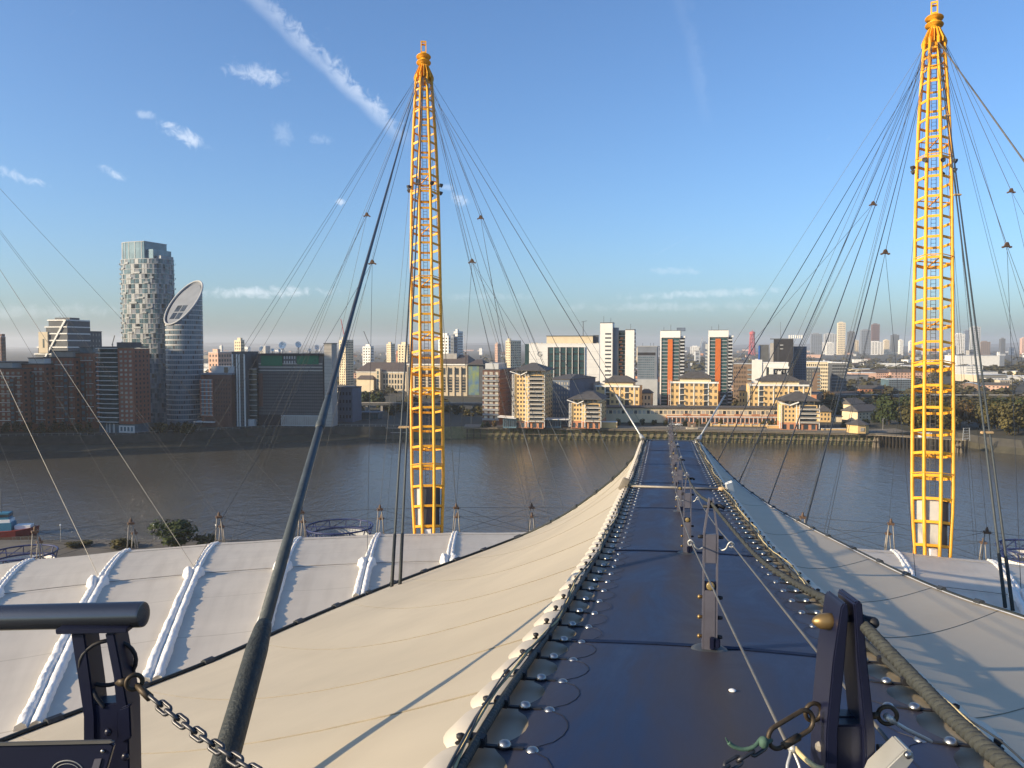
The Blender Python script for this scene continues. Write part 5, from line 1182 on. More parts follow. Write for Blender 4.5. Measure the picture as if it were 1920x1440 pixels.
# curved shed
c = on_plane(1817, 731, LAND); t = thing('arched_shed', 'white arched shed roof beside the right mast', 'shed', c)
Rr, ln = 11.0, 16.0; pr = [(-Rr * 1.25 * math.cos(math.pi * k / 14), Rr * .72 * math.sin(math.pi * k / 14)) for k in range(15)]
Ms = Matrix.Rotation(R(-35), 4, 'Z'); vs_ = [Ms @ Vector((x, y, z)) for y in (-ln / 2, ln / 2) for x, z in pr]
MB().add(vs_, [(k, k + 1, 15 + k + 1, 15 + k) for k in range(14)]).build('arched_roof', MATS['white_wall'], t, smooth=True); MB().add([Ms @ Vector((x * .96, -ln / 2 + .8, z * .96)) for x, z in pr], [tuple(range(15))]).build('end_wall', MATS['brown_clad'], t)
MB().add([Ms @ Vector((x * .96, ln / 2 - .8, z * .96)) for x, z in pr], [tuple(range(15))]).build('end_wall', MATS['white_wall'], t)
# --- towers farther back
for lab, xl, xn, xr, top, Y, m, nf in (('pale far tower with lit left side behind the thick stay', 636, 648, 663, 638, 900, 'cream_pale', 18), ('white far block left of the tall cranes, behind dock offices', 680, 695, 701, 650, 1200, 'white_wall', 10), ('narrow cream far tower above the dock offices', 725, 733, 741, 645, 1400, 'cream_pale', 14),
                                       ('white far block just left of the centre mast', 746, 764, 771, 646, 1150, 'cream_pale', 12), ('white far tower close behind the centre mast', 822, 841, 845, 630, 1000, 'white_wall', 14), ('tall far tower with a white side and blue-grey front, right of the centre mast', 851, 858, 868, 622, 1050, 'white_wall', 18), ('blue-grey far block between the two white towers', 842, 851, 858, 632, 1020, 'steel_blue', 14),
                                       ('narrow pink far tower left of the switch building', 928, 933, 939, 645, 1900, 'pink_wall', 12), ('far tower with a cream side and dark front left of the switch building', 948, 957, 977, 639, 1150, 'cream_pale', 14), ('pale far tower left above the striped slab', 440, 452, 459, 638, 1100, 'cream_pale', 12), ('small pink and white block behind the brown brick drum', 391, 409, 435, 661, 800, 'pink_wall', 8),
                                       ('hazy narrow tower far left beyond the oval-roof tower', 412, 416, 419, 649, 2600, 'white_wall', 8), ('hazy far block at the left edge behind the brick flats', -6, 3, 12, 632, 900, 'brick_dark', 14)):
    b = Bld('far_tower', lab, xl, xn, top, Y, 24, xr=xr, group='far towers'); b.body(m); b.roof('grey_wall', 0); b.win('f', 3, nf, .5, b.w - .5, 3, b.h - 1, .45, .5); b.win('r', 5, nf, .5, b.d - .5, 3, b.h - 1, .6, .55, 'glass')
    b.box('lift_room', b.w * .3, b.w * .8, 2, 6, b.h + .603, b.h + 3.5, m)
far = [(1520, 1541, 626, 'steel_blue'), (1534, 1547, 643, 'white_wall'), (1549, 1563, 643, 'white_wall'), (1545, 1569, 626, 'grey_wall'), (1570, 1584, 605, 'cream_pale'), (1589, 1602, 622, 'grey_dark'), (1592, 1609, 638, 'cream_pale'), (1613, 1627, 629, 'blue_grey'), (1614, 1632, 619, 'steel_blue'), (1634, 1648, 608, 'brick_dark'), (1628, 1656, 641, 'white_wall'), (1657, 1667, 638, 'cream_pale'), (1671, 1685, 628, 'grey_dark'), (1686, 1693, 638, 'white_wall'),
       (1789, 1808, 626, 'white_wall'), (1808, 1820, 620, 'blue_grey'), (1820, 1837, 613, 'grey_wall'), (1838, 1856, 641, 'brown_clad'), (1876, 1884, 635, 'grey_dark'), (1915, 1926, 634, 'pink_wall'), (1294, 1312, 650, 'white_wall'), (1316, 1326, 642, 'blue_grey'), (1180, 1192, 644, 'white_wall'), (1705, 1712, 640, 'white_wall'), (1730, 1741, 646, 'grey_wall')]
colr = {'steel_blue': 'blue-grey', 'white_wall': 'white', 'grey_wall': 'grey', 'cream_pale': 'cream', 'grey_dark': 'dark', 'blue_grey': 'slate blue', 'brick_dark': 'dark brown', 'brown_clad': 'brown', 'pink_wall': 'pink'}
def nth(k): return ['first', 'second', 'third', 'fourth', 'fifth', 'sixth', 'seventh', 'eighth', 'ninth', 'tenth', 'eleventh', 'twelfth', 'thirteenth', 'fourteenth', 'fifteenth', 'sixteenth', 'seventeenth', 'eighteenth', 'nineteenth', 'twentieth', 'twenty-first', 'twenty-second', 'twenty-third', 'twenty-fourth', 'twenty-fifth'][k]
far_sorted = sorted(far, key=lambda q: q[0])
for k, (xl, xn, top, m) in enumerate(far_sorted):
    Y = 3900 + (k * 137) % 700
    b = Bld('skyline_tower', f'hazy {colr[m]} skyline tower, {nth(k)} from the left among the far towers right', xl, xn, top, Y, 12, d=30, group='hazy skyline towers'); b.body(m); b.roof('grey_wall', 0); b.win('f', 5, 14, 1, b.w - 1, 4, b.h - 2, .5, .5)
    b.box('plant_room', b.w * .2, b.w * .7, 5, 20, b.h + .603, b.h + 5, m)
# red lattice tower on the horizon
c = at(1410, 668, 3900); c.z = LAND; t = thing('red_lattice_tower', 'hazy red lattice tower on the horizon left of the dark tower', 'tower', c)
hgt = at(1410, 618, 3900).z - LAND; mat('red_steel', (.42, .06, .06), .6)
for s in (-1, 1):
    for q in range(6):
        MB().tube([((16 - 7 * (k / 10)) * math.cos(q * math.pi / 3 + s * k * .16), (16 - 7 * (k / 10)) * math.sin(q * math.pi / 3 + s * k * .16), hgt * .86 * k / 10) for k in range(11)], 2.0, 5).build('lattice_tube', MATS['red_steel'], t)
MB().lathe([(9, hgt * .78), (14, hgt * .82), (14, hgt * .9), (8, hgt * .93)], 12).build('viewing_drum', MATS['red_steel'], t)
MB().tube([(0, 0, hgt * .93), (0, 0, hgt)], 1.2, 6).build('spire', MATS['red_steel'], t)
# cranes
def crane(label, px, ytop, Y, jib_px, jib_py, m, col):
    a = at(px, ytop, Y); z = a.z - LAND; t = thing('tower_crane', label, 'crane', (a.x, a.y, LAND), 0, 'tower cranes')
    MB().bar((0, 0, 0), (0, 0, z), .9 * Y / 900).build('crane_mast', MATS[m], t); j = at(jib_px, jib_py, Y) - Vector((a.x, a.y, LAND)); MB().bar((0, 0, z), j, .7 * Y / 900).build('jib', MATS[m], t)
    k = Vector((0, 0, z)) - (j - Vector((0, 0, z))) * .25; MB().bar((0, 0, z), k, .9 * Y / 900).build('counter_jib', MATS[m], t)
crane('red luffing crane above the data centre stair tower', 646, 632, 950, 639, 598, 'red_steel', 0); crane('grey luffing crane above the far white block', 694, 650, 1250, 682, 621, 'grey_dark', 0); crane('grey crane on the far left skyline', 211, 644, 800, 215, 629, 'grey_dark', 0); crane('pale crane right of the centre mast', 873, 660, 1000, 871, 628, 'grey_wall', 0); crane('pale far crane between the orange-striped towers', 1312, 652, 2200, 1317, 633, 'grey_wall', 0)
# ------------------------------------------------------------------ tall wharf towers beyond the left edge: they shade the left bank
sheet('wharf_ground', [(-2600, 120), (-322, 200), (-262, 345), (-258, 392), (-290, 425), (-322, 462), (-2600, 480)], LAND - .4, 'quay')
def wharf_tower(label, c, w, d, h, a=-196.0):
    x = .37 * c + .93 * a; y = -.93 * c + .37 * a
    t = thing('wharf_tower', label, 'building', (x, y, LAND - .4), math.atan2(.37, .93), 'wharf towers beyond the left edge')
    MB().box(-d, 0, -w / 2, w / 2, 0, h).build('wall', MATS['steel_blue'], t); MB().box(-d + 2, -2, -w / 2 + 2, w / 2 - 2, h, h + 4).build('roof', MATS['grey_dark'], t)
    g = MB()
    for k in range(int(h / 4)):
        g.box(0, .1, -w / 2 + 1, w / 2 - 1, 2 + k * 4, 4.4 + k * 4)
    g.build('window_bands', MATS['glass_sky'], t)['kind'] = 'stuff'
wharf_tower('broad wharf tower out of view, farthest from the camera', -562, 40, 26, 104); wharf_tower('tallest wharf tower out of view beyond the left edge', -524, 34, 26, 112); wharf_tower('mid-height wharf tower out of view beyond the left edge', -489, 36, 20, 112, -120.0); wharf_tower('slim wharf tower out of view, nearest to the camera', -456, 28, 20, 112, -120.0)

# ------------------------------------------------------------------ trees
mat('bark', (.06, .045, .03), .9, var=.3, scale=2)
def mat_leaf(name, c1, c2):
    m = mat(name, c1, .7, col2=c2, scale=.9, rnd=.22, spec=.2)
    b = m.node_tree.nodes['Principled BSDF']; b.inputs['Subsurface Weight'].default_value = 0; return m
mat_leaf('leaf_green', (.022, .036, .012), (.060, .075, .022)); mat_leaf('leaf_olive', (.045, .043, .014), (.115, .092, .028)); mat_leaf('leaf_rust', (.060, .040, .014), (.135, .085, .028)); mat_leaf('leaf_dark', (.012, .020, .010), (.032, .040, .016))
def crown_mesh(seed, n, leaf):
    rd = random.Random(seed); b = MB(); lobes = []
    for k in range(9):
        a = rd.uniform(0, 6.28); r = rd.uniform(.15, .62); lobes.append((Vector((r * math.cos(a), r * math.sin(a), rd.uniform(.35, 1.25))), rd.uniform(.30, .52)))
    for i in range(n):
        c, r = lobes[rd.randrange(len(lobes))]
        d = Vector((rd.gauss(0, 1), rd.gauss(0, 1), rd.gauss(0, 1))).normalized()
        p = c + d * r * (rd.uniform(.55, 1.08) if i % 4 else rd.uniform(.2, .8))
        n1 = (d + Vector((rd.uniform(-.7, .7), rd.uniform(-.7, .7), rd.uniform(-.3, .8)))).normalized(); u = n1.cross(Vector((0, 0, 1)))
        u = u.normalized() if u.length > .01 else Vector((1, 0, 0)); w = n1.cross(u); s = leaf * rd.uniform(.6, 1.3)
        b.add([p - u * s - w * s * .6, p + u * s * .9 - w * s * .7, p + u * s * .6 + w * s, p - u * s * .7 + w * s * .8], [(0, 1, 2, 3)])
    return b.mesh('crown')
CROWNS = [crown_mesh(40 + k, 620, .105) for k in range(4)] + [crown_mesh(80 + k, 1700, .062) for k in range(3)]
def trunk_mesh(seed):
    rd = random.Random(seed); b = MB().tube([(0, 0, -.1), (.02, .01, .35), (.0, .03, .8)], .05, 7, radii=[.075, .05, .03])
    for k in range(5):
        a = k * 1.26 + rd.uniform(-.3, .3); b.tube([(0, .01, .3 + .06 * k), (.25 * math.cos(a), .25 * math.sin(a), .6 + .05 * k), (.45 * math.cos(a), .45 * math.sin(a), .8 + .06 * k)], .02, 5, radii=[.03, .02, .008])
    return b.mesh('trunk', True)
TRUNKS = [trunk_mesh(k) for k in range(3)]
for me in TRUNKS: me.materials.append(MATS['bark'])
CM = {}
def tree(label, pos, h, rad, leaf, seed, group, big=False, name='tree'):
    t = thing(name, label, 'tree', pos, seed * 1.7, group); rd = random.Random(seed)
    key = (seed % 3 + 4 if big else seed % 4, leaf)
    if key not in CM: CM[key] = CROWNS[key[0]].copy(); CM[key].materials.append(MATS[leaf])
    c = link('crown', CM[key], None, t); c.scale = (rad, rad, h / 1.75); c.location = (0, 0, h * .02)
    k = link('trunk', TRUNKS[seed % 3], None, t); k.scale = (rad * .8, rad * .8, h / 1.5)
    return t
LK = {'leaf_green': 'green', 'leaf_olive': 'olive', 'leaf_rust': 'rust brown', 'leaf_dark': 'dark green'}
n_t = 0
def row(where, specs, group):
    """specs: pixel x, depth, height, radius, leaf"""
    global n_t
    for k, (px, Y, h, r, leaf) in enumerate(sorted(specs)):
        n_t += 1
        tree(f'{LK[leaf]} tree {where}, {ordinal(k) if k < 18 else "last"} from the left', ((px - 960) / F * Y, Y, LAND - .1), h, r, leaf, n_t, group)
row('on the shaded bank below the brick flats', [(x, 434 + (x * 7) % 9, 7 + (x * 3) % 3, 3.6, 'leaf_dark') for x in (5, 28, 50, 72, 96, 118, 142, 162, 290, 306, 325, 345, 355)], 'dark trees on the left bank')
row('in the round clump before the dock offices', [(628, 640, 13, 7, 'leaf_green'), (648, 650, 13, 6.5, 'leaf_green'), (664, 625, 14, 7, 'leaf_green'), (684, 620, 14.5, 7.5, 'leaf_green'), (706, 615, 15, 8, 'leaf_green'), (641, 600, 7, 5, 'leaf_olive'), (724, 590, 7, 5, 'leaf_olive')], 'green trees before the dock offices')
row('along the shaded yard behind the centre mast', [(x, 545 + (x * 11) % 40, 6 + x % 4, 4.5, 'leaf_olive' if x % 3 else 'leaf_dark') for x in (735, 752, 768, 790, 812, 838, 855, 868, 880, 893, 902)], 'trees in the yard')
row('on the quay near the cafe pavilion', [(926, 468, 5.2, 1.9, 'leaf_rust'), (915, 472, 4, 1.8, 'leaf_dark'), (906, 470, 3.5, 2, 'leaf_dark')], 'small quay trees')
row('in the gardens before the long terrace', [(x, 478 + (x % 5), 3.6 + (x % 3) * .6, 2.2, 'leaf_dark' if x % 2 else 'leaf_olive') for x in (1140, 1160, 1182, 1205, 1228, 1248, 1285, 1310, 1330, 1352, 1432, 1446, 1460)], 'garden trees at the terrace')
row('between the cream blocks', [(x, 528 + (x % 9), 8 + x % 3, 4.2, 'leaf_dark') for x in (1213, 1232, 1248, 1352, 1366, 1380, 1392, 1524, 1536)], 'trees between cream blocks')
row('among houses right of the cream blocks', [(1557, 640, 13, 6, 'leaf_rust'), (1580, 560, 12, 6, 'leaf_green'), (1570, 540, 9, 5, 'leaf_dark'), (1548, 600, 9, 6, 'leaf_dark'), (1600, 640, 9, 6, 'leaf_dark'), (1630, 600, 10, 7, 'leaf_olive'), (1660, 560, 10, 6, 'leaf_olive'), (1645, 500, 7, 4.5, 'leaf_dark'), (1625, 480, 5, 3, 'leaf_dark'), (1585, 470, 4, 2.5, 'leaf_olive')], 'trees among the houses')
rd = random.Random(11); sp = []
for px in range(1668, 1990, 19): sp.append((px + rd.randint(-5, 5), (450 if px < 1830 else 425) + rd.randint(0, 45), rd.uniform(14, 21), rd.uniform(8, 11), rd.choice(('leaf_olive', 'leaf_olive', 'leaf_green', 'leaf_green', 'leaf_rust'))))
for k, (px, Y, h, r, leaf) in enumerate(sorted(sp)):
    n_t += 1; tree(f'big {LK[leaf]} riverside tree around the right mast, {ordinal(k)} from the left', ((px - 960) / F * Y, Y, LAND - .2), h, r, leaf, n_t, 'big riverside trees on the right', big=True)
p = at(330, 1040, 196); n_t += 1; tree('round dark green bush on the near shore behind the left dome panels', (p.x, p.y, 4.6), 8.2, 6.0, 'leaf_green', n_t, None, big=True, name='bush')
for lab, px, h in (('low brown scrub at the near shore left of the round bush', 232, 3.0), ('low brown scrub right of the round bush', 383, 3.6), ('faint scrub left of the shore railing lamp', 150, 2.0)):
    p = at(px, 1040, 198); n_t += 1; tree(lab, (p.x, p.y, 4.6), h, 3.6, 'leaf_olive', n_t, None, name='scrub')

# far woodland, hedges and gardens between the houses: one mass nobody could count
rd = random.Random(21); wb_ = MB()
def clump(p, h, r, n):
    for i in range(n):
        d = Vector((rd.gauss(0, 1), rd.gauss(0, 1), abs(rd.gauss(0, 1)))).normalized(); q = p + Vector((d.x * r, d.y * r, d.z * h)) * rd.uniform(.6, 1.05); s = r * rd.uniform(.22, .42)
        n1 = (d + Vector((rd.uniform(-.6, .6), rd.uniform(-.6, .6), rd.uniform(0, .6)))).normalized(); u = n1.cross(Vector((0, 0, 1))); u = u.normalized() if u.length > .01 else Vector((1, 0, 0)); w = n1.cross(u)
        wb_.add([q - u * s - w * s * .7, q + u * s - w * s * .6, q + u * s * .7 + w * s, q - u * s * .8 + w * s * .8], [(0, 1, 2, 3)])
for k in range(1500):
    Y = 580 * (5200 / 580) ** (rd.random() ** 1.25); px = rd.uniform(380, 1960)
    if Y < 800 and px < 1380 and rd.random() < .75: continue
    if rd.random() < .4 and px < 900: continue
    X = (px - 960) / F * Y; sz = 1 if Y < 1500 else 1.7
    clump(Vector((X, Y, LAND - .5)), rd.uniform(5, 9) * sz ** .4, rd.uniform(4.5, 9) * sz, 26 if Y < 1500 else 14)
for k in range(170):                                   # the wooded belt behind the right mast
    px = rd.uniform(1570, 1960); Y = rd.uniform(1250, 1500); clump(Vector(((px - 960) / F * Y, Y, LAND - .5)), rd.uniform(9, 15), rd.uniform(8, 15), 26)
for k in range(120):
    px = rd.uniform(1520, 1960); Y = rd.uniform(600, 900); clump(Vector(((px - 960) / F * Y, Y, LAND - .5)), rd.uniform(5, 8), rd.uniform(4, 8), 34)
mat_leaf('leaf_far', (.030, .034, .014), (.085, .066, .026))
wo = wb_.build('far_woodland', MATS['leaf_far']); tag(wo, 'olive and brown tree cover spread between the far houses', 'trees', kind='stuff')

# far houses and sheds: each a small building
hm_ = {}
def house_mesh(kind, m, rm):
    k = (kind, m, rm)
    if k in hm_: return hm_[k]
    b = MB().box(-.5, .5, -.5, .5, 0, 1).mesh('house_wall'); b.materials.append(MATS[m])
    if kind == 'pitched': r = MB().add([(-.54, -.56, .99), (.54, -.56, .99), (.54, .56, .99), (-.54, .56, .99), (-.54, 0, 1.5), (.54, 0, 1.5)], [(0, 1, 5, 4), (2, 3, 4, 5), (1, 2, 5), (3, 0, 4), (3, 2, 1, 0)]).mesh('house_roof')
    else: r = MB().box(-.51, .51, -.51, .51, 1.004, 1.06).mesh('house_roof')
    r.materials.append(MATS[rm]); w = MB()
    for i in range(6):
        for j in range(2): x = -.42 + i * .155; w.box(x, x + .07, -.512, -.49, .2 + j * .42, .42 + j * .42)
    w = w.mesh('house_windows'); w.materials.append(MATS['glass']); hm_[k] = (b, r, w); return hm_[k]
HOUSES = {}; rd = random.Random(33); cnt = 0
hl = {'cream_pale': 'cream', 'white_wall': 'white', 'brick_orange': 'red brick', 'brown_clad': 'brown', 'grey_wall': 'grey', 'pink_wall': 'pink', 'concrete': 'grey', 'stone_beige': 'beige'}
while cnt < 290:
    Y = 620 * (7500 / 620) ** (rd.random() ** .85); px = rd.uniform(375, 1950)
    if Y < 1000 and (600 < px < 1380) : 
        if Y < 760 or rd.random() < .6: continue
    if Y < 900 and px > 1500 and rd.random() < .5: continue
    m = rd.choice(('cream_pale', 'white_wall', 'white_wall', 'brick_orange', 'brown_clad', 'grey_wall', 'pink_wall', 'concrete', 'stone_beige')); big = rd.random() < .33
    kind = 'flat' if big or rd.random() < .3 else 'pitched'; rm = rd.choice(('slate', 'roof_brown')) if kind == 'pitched' else rd.choice(('white_wall', 'grey_wall', 'grey_dark'))
    w, d, h = (rd.uniform(25, 70), rd.uniform(14, 40), rd.uniform(6, 11)) if big else (rd.uniform(9, 32), rd.uniform(8, 11), rd.uniform(5, 8))
    if Y > 2500: w *= 1.3; h *= 1.25
    if Y > 1500 and rd.random() < .10: h = rd.uniform(25, 45); w = rd.uniform(14, 22); d = 16; kind = 'flat'
    a, r, wn = house_mesh(kind, m, rm if rm in MATS else 'slate')
    dist = 'middle distance' if Y < 1600 else 'hazy distance'
    shape = 'tower block' if h > 20 else 'shed' if big else ('house row' if kind == 'pitched' else 'flat-roofed house')
    t = thing('far_house', 'x', 'building', ((px - 960) / F * Y, Y, LAND), R(rd.uniform(-35, 20)), f'{hl[m]} {shape}s in the {dist}'); t.scale = (w, d, h)
    HOUSES.setdefault((hl[m], shape, dist), []).append((px, t))
    link('wall', a, None, t); link('roof', r, None, t)
    if not big: link('windows', wn, None, t)['kind'] = 'stuff'
    cnt += 1
for (c_, sh_, di_), lst in HOUSES.items():
    for k, (px, t) in enumerate(sorted(lst, key=lambda q: q[0])):
        t['label'] = f'small {c_} {sh_} in the {di_}' + (f', {nth(min(k, 24))} such from the left' if len(lst) > 1 else ' across the river')
for lab, px, Y, w, h in (('long white shed roof left of the right mast', 1650, 1330, 110, 6), ('long pale shed above the pink terraces', 1600, 1480, 130, 7), ('long white shed beyond the right mast', 1880, 1280, 120, 7), ('long white shed at the right edge', 1900, 1080, 90, 7), ('wide pale shed on the right horizon', 1760, 1600, 150, 8)):
    a, r, wn = house_mesh('flat', 'white_wall', 'white_wall'); t = thing('white_shed', lab, 'shed', ((px - 960) / F * Y, Y, LAND), R(-4), 'long white sheds'); t.scale = (w, 30, h); link('wall', a, None, t); link('roof', r, None, t)
# railway viaduct and far hills
va = thing('railway_viaduct', 'low dark railway viaduct crossing behind the right mast', 'viaduct', (175, 700, LAND), R(-3))
MB().box(0, 420, 0, 8, 3.4, 5.2).build('deck', MATS['grey_dark'], va); MB().box(0, 420, -.2, 0, 5.2, 6.0).build('parapet', MATS['concrete'], va)
for k in range(36): link('pier', unit_of('grey_dark'), None, va, (6 + k * 11.6, 4, 1.7)).scale = (1.6, 7, 3.4)
va = thing('railway_viaduct', 'dark viaduct line behind the centre mast and the shaded yard', 'viaduct', (-135, 585, LAND), R(-2))
MB().box(0, 120, 0, 8, 4.4, 6.0).build('deck', MATS['grey_dark'], va); MB().box(0, 120, -.2, 0, 6.0, 6.7).build('parapet', MATS['concrete'], va)
for k in range(11): link('pier', unit_of('concrete'), None, va, (6 + k * 11.2, 4, 2.2)).scale = (1.6, 7, 4.4)
mat('hill', (.035, .045, .035), .95, var=.4, scale=.004)
rd = random.Random(9)
for Yh, hh, sd_ in ((9500, 62, 1), (12500, 105, 2)):
    b = MB(); n = 120
    for i in range(n + 1):
        x = -9000 + 18000 * i / n; z = LAND + hh * (.55 + .25 * math.sin(i * .21 + sd_) + .2 * math.sin(i * .093 + 2 * sd_) + .05 * math.sin(i * .9)); b.v += [(x, Yh - 1200, LAND - 1), (x, Yh, z), (x, Yh + 1500, LAND - 1)]
    b.f = [(i * 3 + j, i * 3 + 3 + j, i * 3 + 4 + j, i * 3 + 1 + j) for i in range(n) for j in range(2)]
    tag(b.build('hills', MATS['hill'], None, smooth=True), kind='structure')

# ------------------------------------------------------------------ the timber-fronted quay
qp = [Vector((x, y, 0)) for x, y in bank_wall[9:15]]
def along(poly, d):
    for a, b in zip(poly, poly[1:]):
        l = (b - a).length
        if d <= l: return a + (b - a) * d / l
        d -= l
    return poly[-1]
tot = sum((b - a).length for a, b in zip(qp, qp[1:]))
jt = thing('timber_quay_front', 'row of dark timber piles with walings along the mossy quay wall', 'jetty', along(qp, 0))
o0 = along(qp, 0); pile = MB().box(-.32, .32, -.32, .32, -.8, 6.2).mesh('pile'); pile.materials.append(MATS['timber'])
n = int(tot / 3.9)
for k in range(n): q = along(qp, (k + .5) * tot / n); link('pile', pile, None, jt, q - o0 + Vector((0, -1.6, 0)))
for z, w, m in ((3.0, .3, 'timber_pale'), (6.1, .5, 'timber_pale'), (.9, .25, 'timber')):
    for a, b in zip(qp, qp[1:]): MB().bar(a - o0 + Vector((0, -1.95, z)), b - o0 + Vector((0, -1.95, z)), .3, w).build('waling', MATS[m], jt)
for a, b in zip(qp, qp[1:]): MB().bar(a - o0 + Vector((0, -.5, 6.72)), b - o0 + Vector((0, -.5, 6.72)), 2.6, .3).build('deck_edge', MATS['quay'], jt)
rl = thing('quay_railing', 'thin railing along the top of the timber quay', 'railing', o0)
for k in range(60): q = along(qp, (k + .5) * tot / 60); link('post', unit_of('grey_dark'), None, rl, q - o0 + Vector((0, .6, LAND + .55))).scale = (.09, .09, 1.1)
for a, b in zip(qp, qp[1:]): MB().bar(a - o0 + Vector((0, .6, LAND + 1.1)), b - o0 + Vector((0, .6, LAND + 1.1)), .08).build('rail', MATS['grey_dark'], rl)
# old jetty at the right bend
A, B = at(1642, 818, 433), at(1812, 826, 409); A.z = B.z = 6.4
jr = thing('old_jetty', 'old timber jetty on many piles behind the right mast', 'jetty', A)
dv = (B - A).normalized(); nv = Vector((-dv.y, dv.x, 0)); L_ = (B - A).length
MB().bar(nv * 2, dv * L_ + nv * 2, 4.5, .5).build('deck', MATS['timber_pale'], jr); MB().bar(nv * -.2 + Vector((0, 0, .9)), dv * L_ + nv * -.2 + Vector((0, 0, .9)), .15, .15).build('rail', MATS['timber_pale'], jr)
for k in range(26): q = dv * (L_ * k / 25); link('pile', pile, None, jr, q + Vector((0, 0, -6.6))).scale = (.9, .9, 1)
for k in range(26): q = dv * (L_ * k / 25) + nv * 3.6; link('pile', pile, None, jr, q + Vector((0, 0, -6.6))).scale = (.9, .9, 1)
MB().box(-3, 3, -1.5, 1.5, .26, 2.6).build('white_cabin', MATS['white_paint'], jr, loc=dv * L_ * .55 + nv * 1.5)
for s, nm in ((.02, 'left'), (.93, 'right')):
    q = A + dv * L_ * s - nv * 3; dl = thing('mooring_dolphin', f'cluster of timber mooring piles at the {nm} end of the old jetty', 'piles', (q.x, q.y, 0))
    for k in range(7): MB().tube([(math.cos(k) * 1.9, math.sin(k) * 1.3, -.8), (math.cos(k) * 1.3, math.sin(k) * .9, 4.4 + (k % 3) * .5)], .3, 7).build('pile', MATS['timber_pale'], dl)
    MB().box(-2, 2, -1.4, 1.4, 3.0, 3.5).build('cap', MATS['timber'], dl)
sc_ = at(1812, 812, 406); t = thing('navigation_frame', 'small steel navigation frame on the right end of the old jetty', 'frame', (sc_.x, sc_.y, 6.6))
for x in (-1.8, 1.8): MB().bar((x, 0, 0), (x * .8, 0, 6.5), .3).build('post', MATS['steel_light'], t)
for k in range(5): MB().bar((-1.8, 0, 1 + k * 1.3), (1.8, 0, 1.3 + k * 1.3), .2).build('cross_bar', MATS['steel_light'], t)
# left bank: railing, small mooring pontoon
rp = [Vector((x, y, 0)) for x, y in bank_top[2:9]]; ro = rp[0]; rl = thing('bank_railing', 'pale railing along the shaded left river wall', 'railing', (ro.x, ro.y, LAND))
tl = sum((b - a).length for a, b in zip(rp, rp[1:]))
for k in range(70): q = along(rp, k * tl / 69); link('post', unit_of('concrete'), None, rl, q - ro + Vector((0, .5, .55))).scale = (.12, .12, 1.1)
for a, b in zip(rp, rp[1:]): MB().bar(a - ro + Vector((0, .5, 1.1)), b - ro + Vector((0, .5, 1.1)), .1).build('rail', MATS['concrete'], rl)
p = at(752, 799, 455); pt = thing('pontoon_rails', 'thin pale mooring rails over the shaded water left of the centre mast', 'railing', (p.x, p.y, 2))
for z, w in ((6.0, 18), (3.4, 12)): MB().bar((-w / 2, 0, z), (w / 2, 0, z), .25).build('rail', MATS['concrete'], pt)
for x in (-5, 0, 5): MB().bar((x, 0, -2.5), (x, 0, 6), .2).build('post', MATS['grey_dark'], pt)
# parked cars, street lamps and flag poles on the promenade
def car(label, px, Y, m, rz):
    c = Vector(((px - 960) / F * Y, Y, LAND + .02)); t = thing('parked_car', label, 'car', c, R(rz), 'cars parked on the promenade'); b = MB()
    prof = [(-2.1, .35), (-2.1, .85), (-1.3, .95), (-.7, 1.42), (.8, 1.42), (1.4, .95), (2.1, .8), (2.1, .35)]
    b.add([(x, y, z) for y in (-.85, .85) for x, z in prof], [tuple(range(8)), tuple(range(8, 16))[::-1]] + [(i, 8 + i, 8 + (i + 1) % 8, (i + 1) % 8) for i in range(8)]); b.build('body', MATS[m], t)
    MB().box(-1.0, 1.1, -.87, .87, .98, 1.3).build('side_windows', MATS['glass'], t)
    for x in (-1.3, 1.35):
        for y in (-.85, .85): MB().lathe([(.33, -.1), (.33, .1)], 10, Matrix.Translation((x, y, .33)) @ Matrix.Rotation(R(90), 4, 'X')).build('wheel', MATS['black_rubber'], t)
car('white car parked before the long terrace', 1274, 478, 'white_paint', 5); car('silver car parked left of the white car', 1262, 480, 'grey_wall', 8); car('white car in the shaded yard left of the centre mast', 676, 560, 'white_paint', 10); car('pale car higher up in the shaded yard', 690, 575, 'grey_wall', -5)
for lab, px, Y, h in (('slim lamp post on the promenade right of the walkway end', 1278, 468, 9), ('slim pole beside the promenade kiosk', 1312, 464, 10), ('lamp post by the river bend right of the round pavilion', 1658, 446, 7), ('lamp post at the left of the promenade bend', 883, 480, 8)):
    t = thing('lamp_post', lab, 'lamp post', ((px - 960) / F * Y, Y, LAND), 0, 'lamp posts on the quay'); MB().tube([(0, 0, 0), (0, 0, h)], .1, 6).build('post', MATS['concrete'], t); MB().box(-.15, 1.0, -.12, .12, h, h + .15).build('lamp_head', MATS['grey_wall'], t)
c = at(1297, 806, 459); t = thing('stone_kiosk', 'small stone monument on the promenade right of the walkway end', 'monument', (c.x, c.y, LAND)); MB().box(-3.2, 3.2, -1, 1, 0, 1.0).build('plinth', MATS['stone_beige'], t); MB().box(-2.2, -.7, -.6, .6, 1, 4.2).box(.6, 2.0, -.6, .6, 1, 3.6).build('blocks', MATS['brown_clad'], t)['kind'] = 'stuff'; MB().box(-.7, .6, -.5, .5, 1.0, 2.4).build('middle_block', MATS['stone_beige'], t)

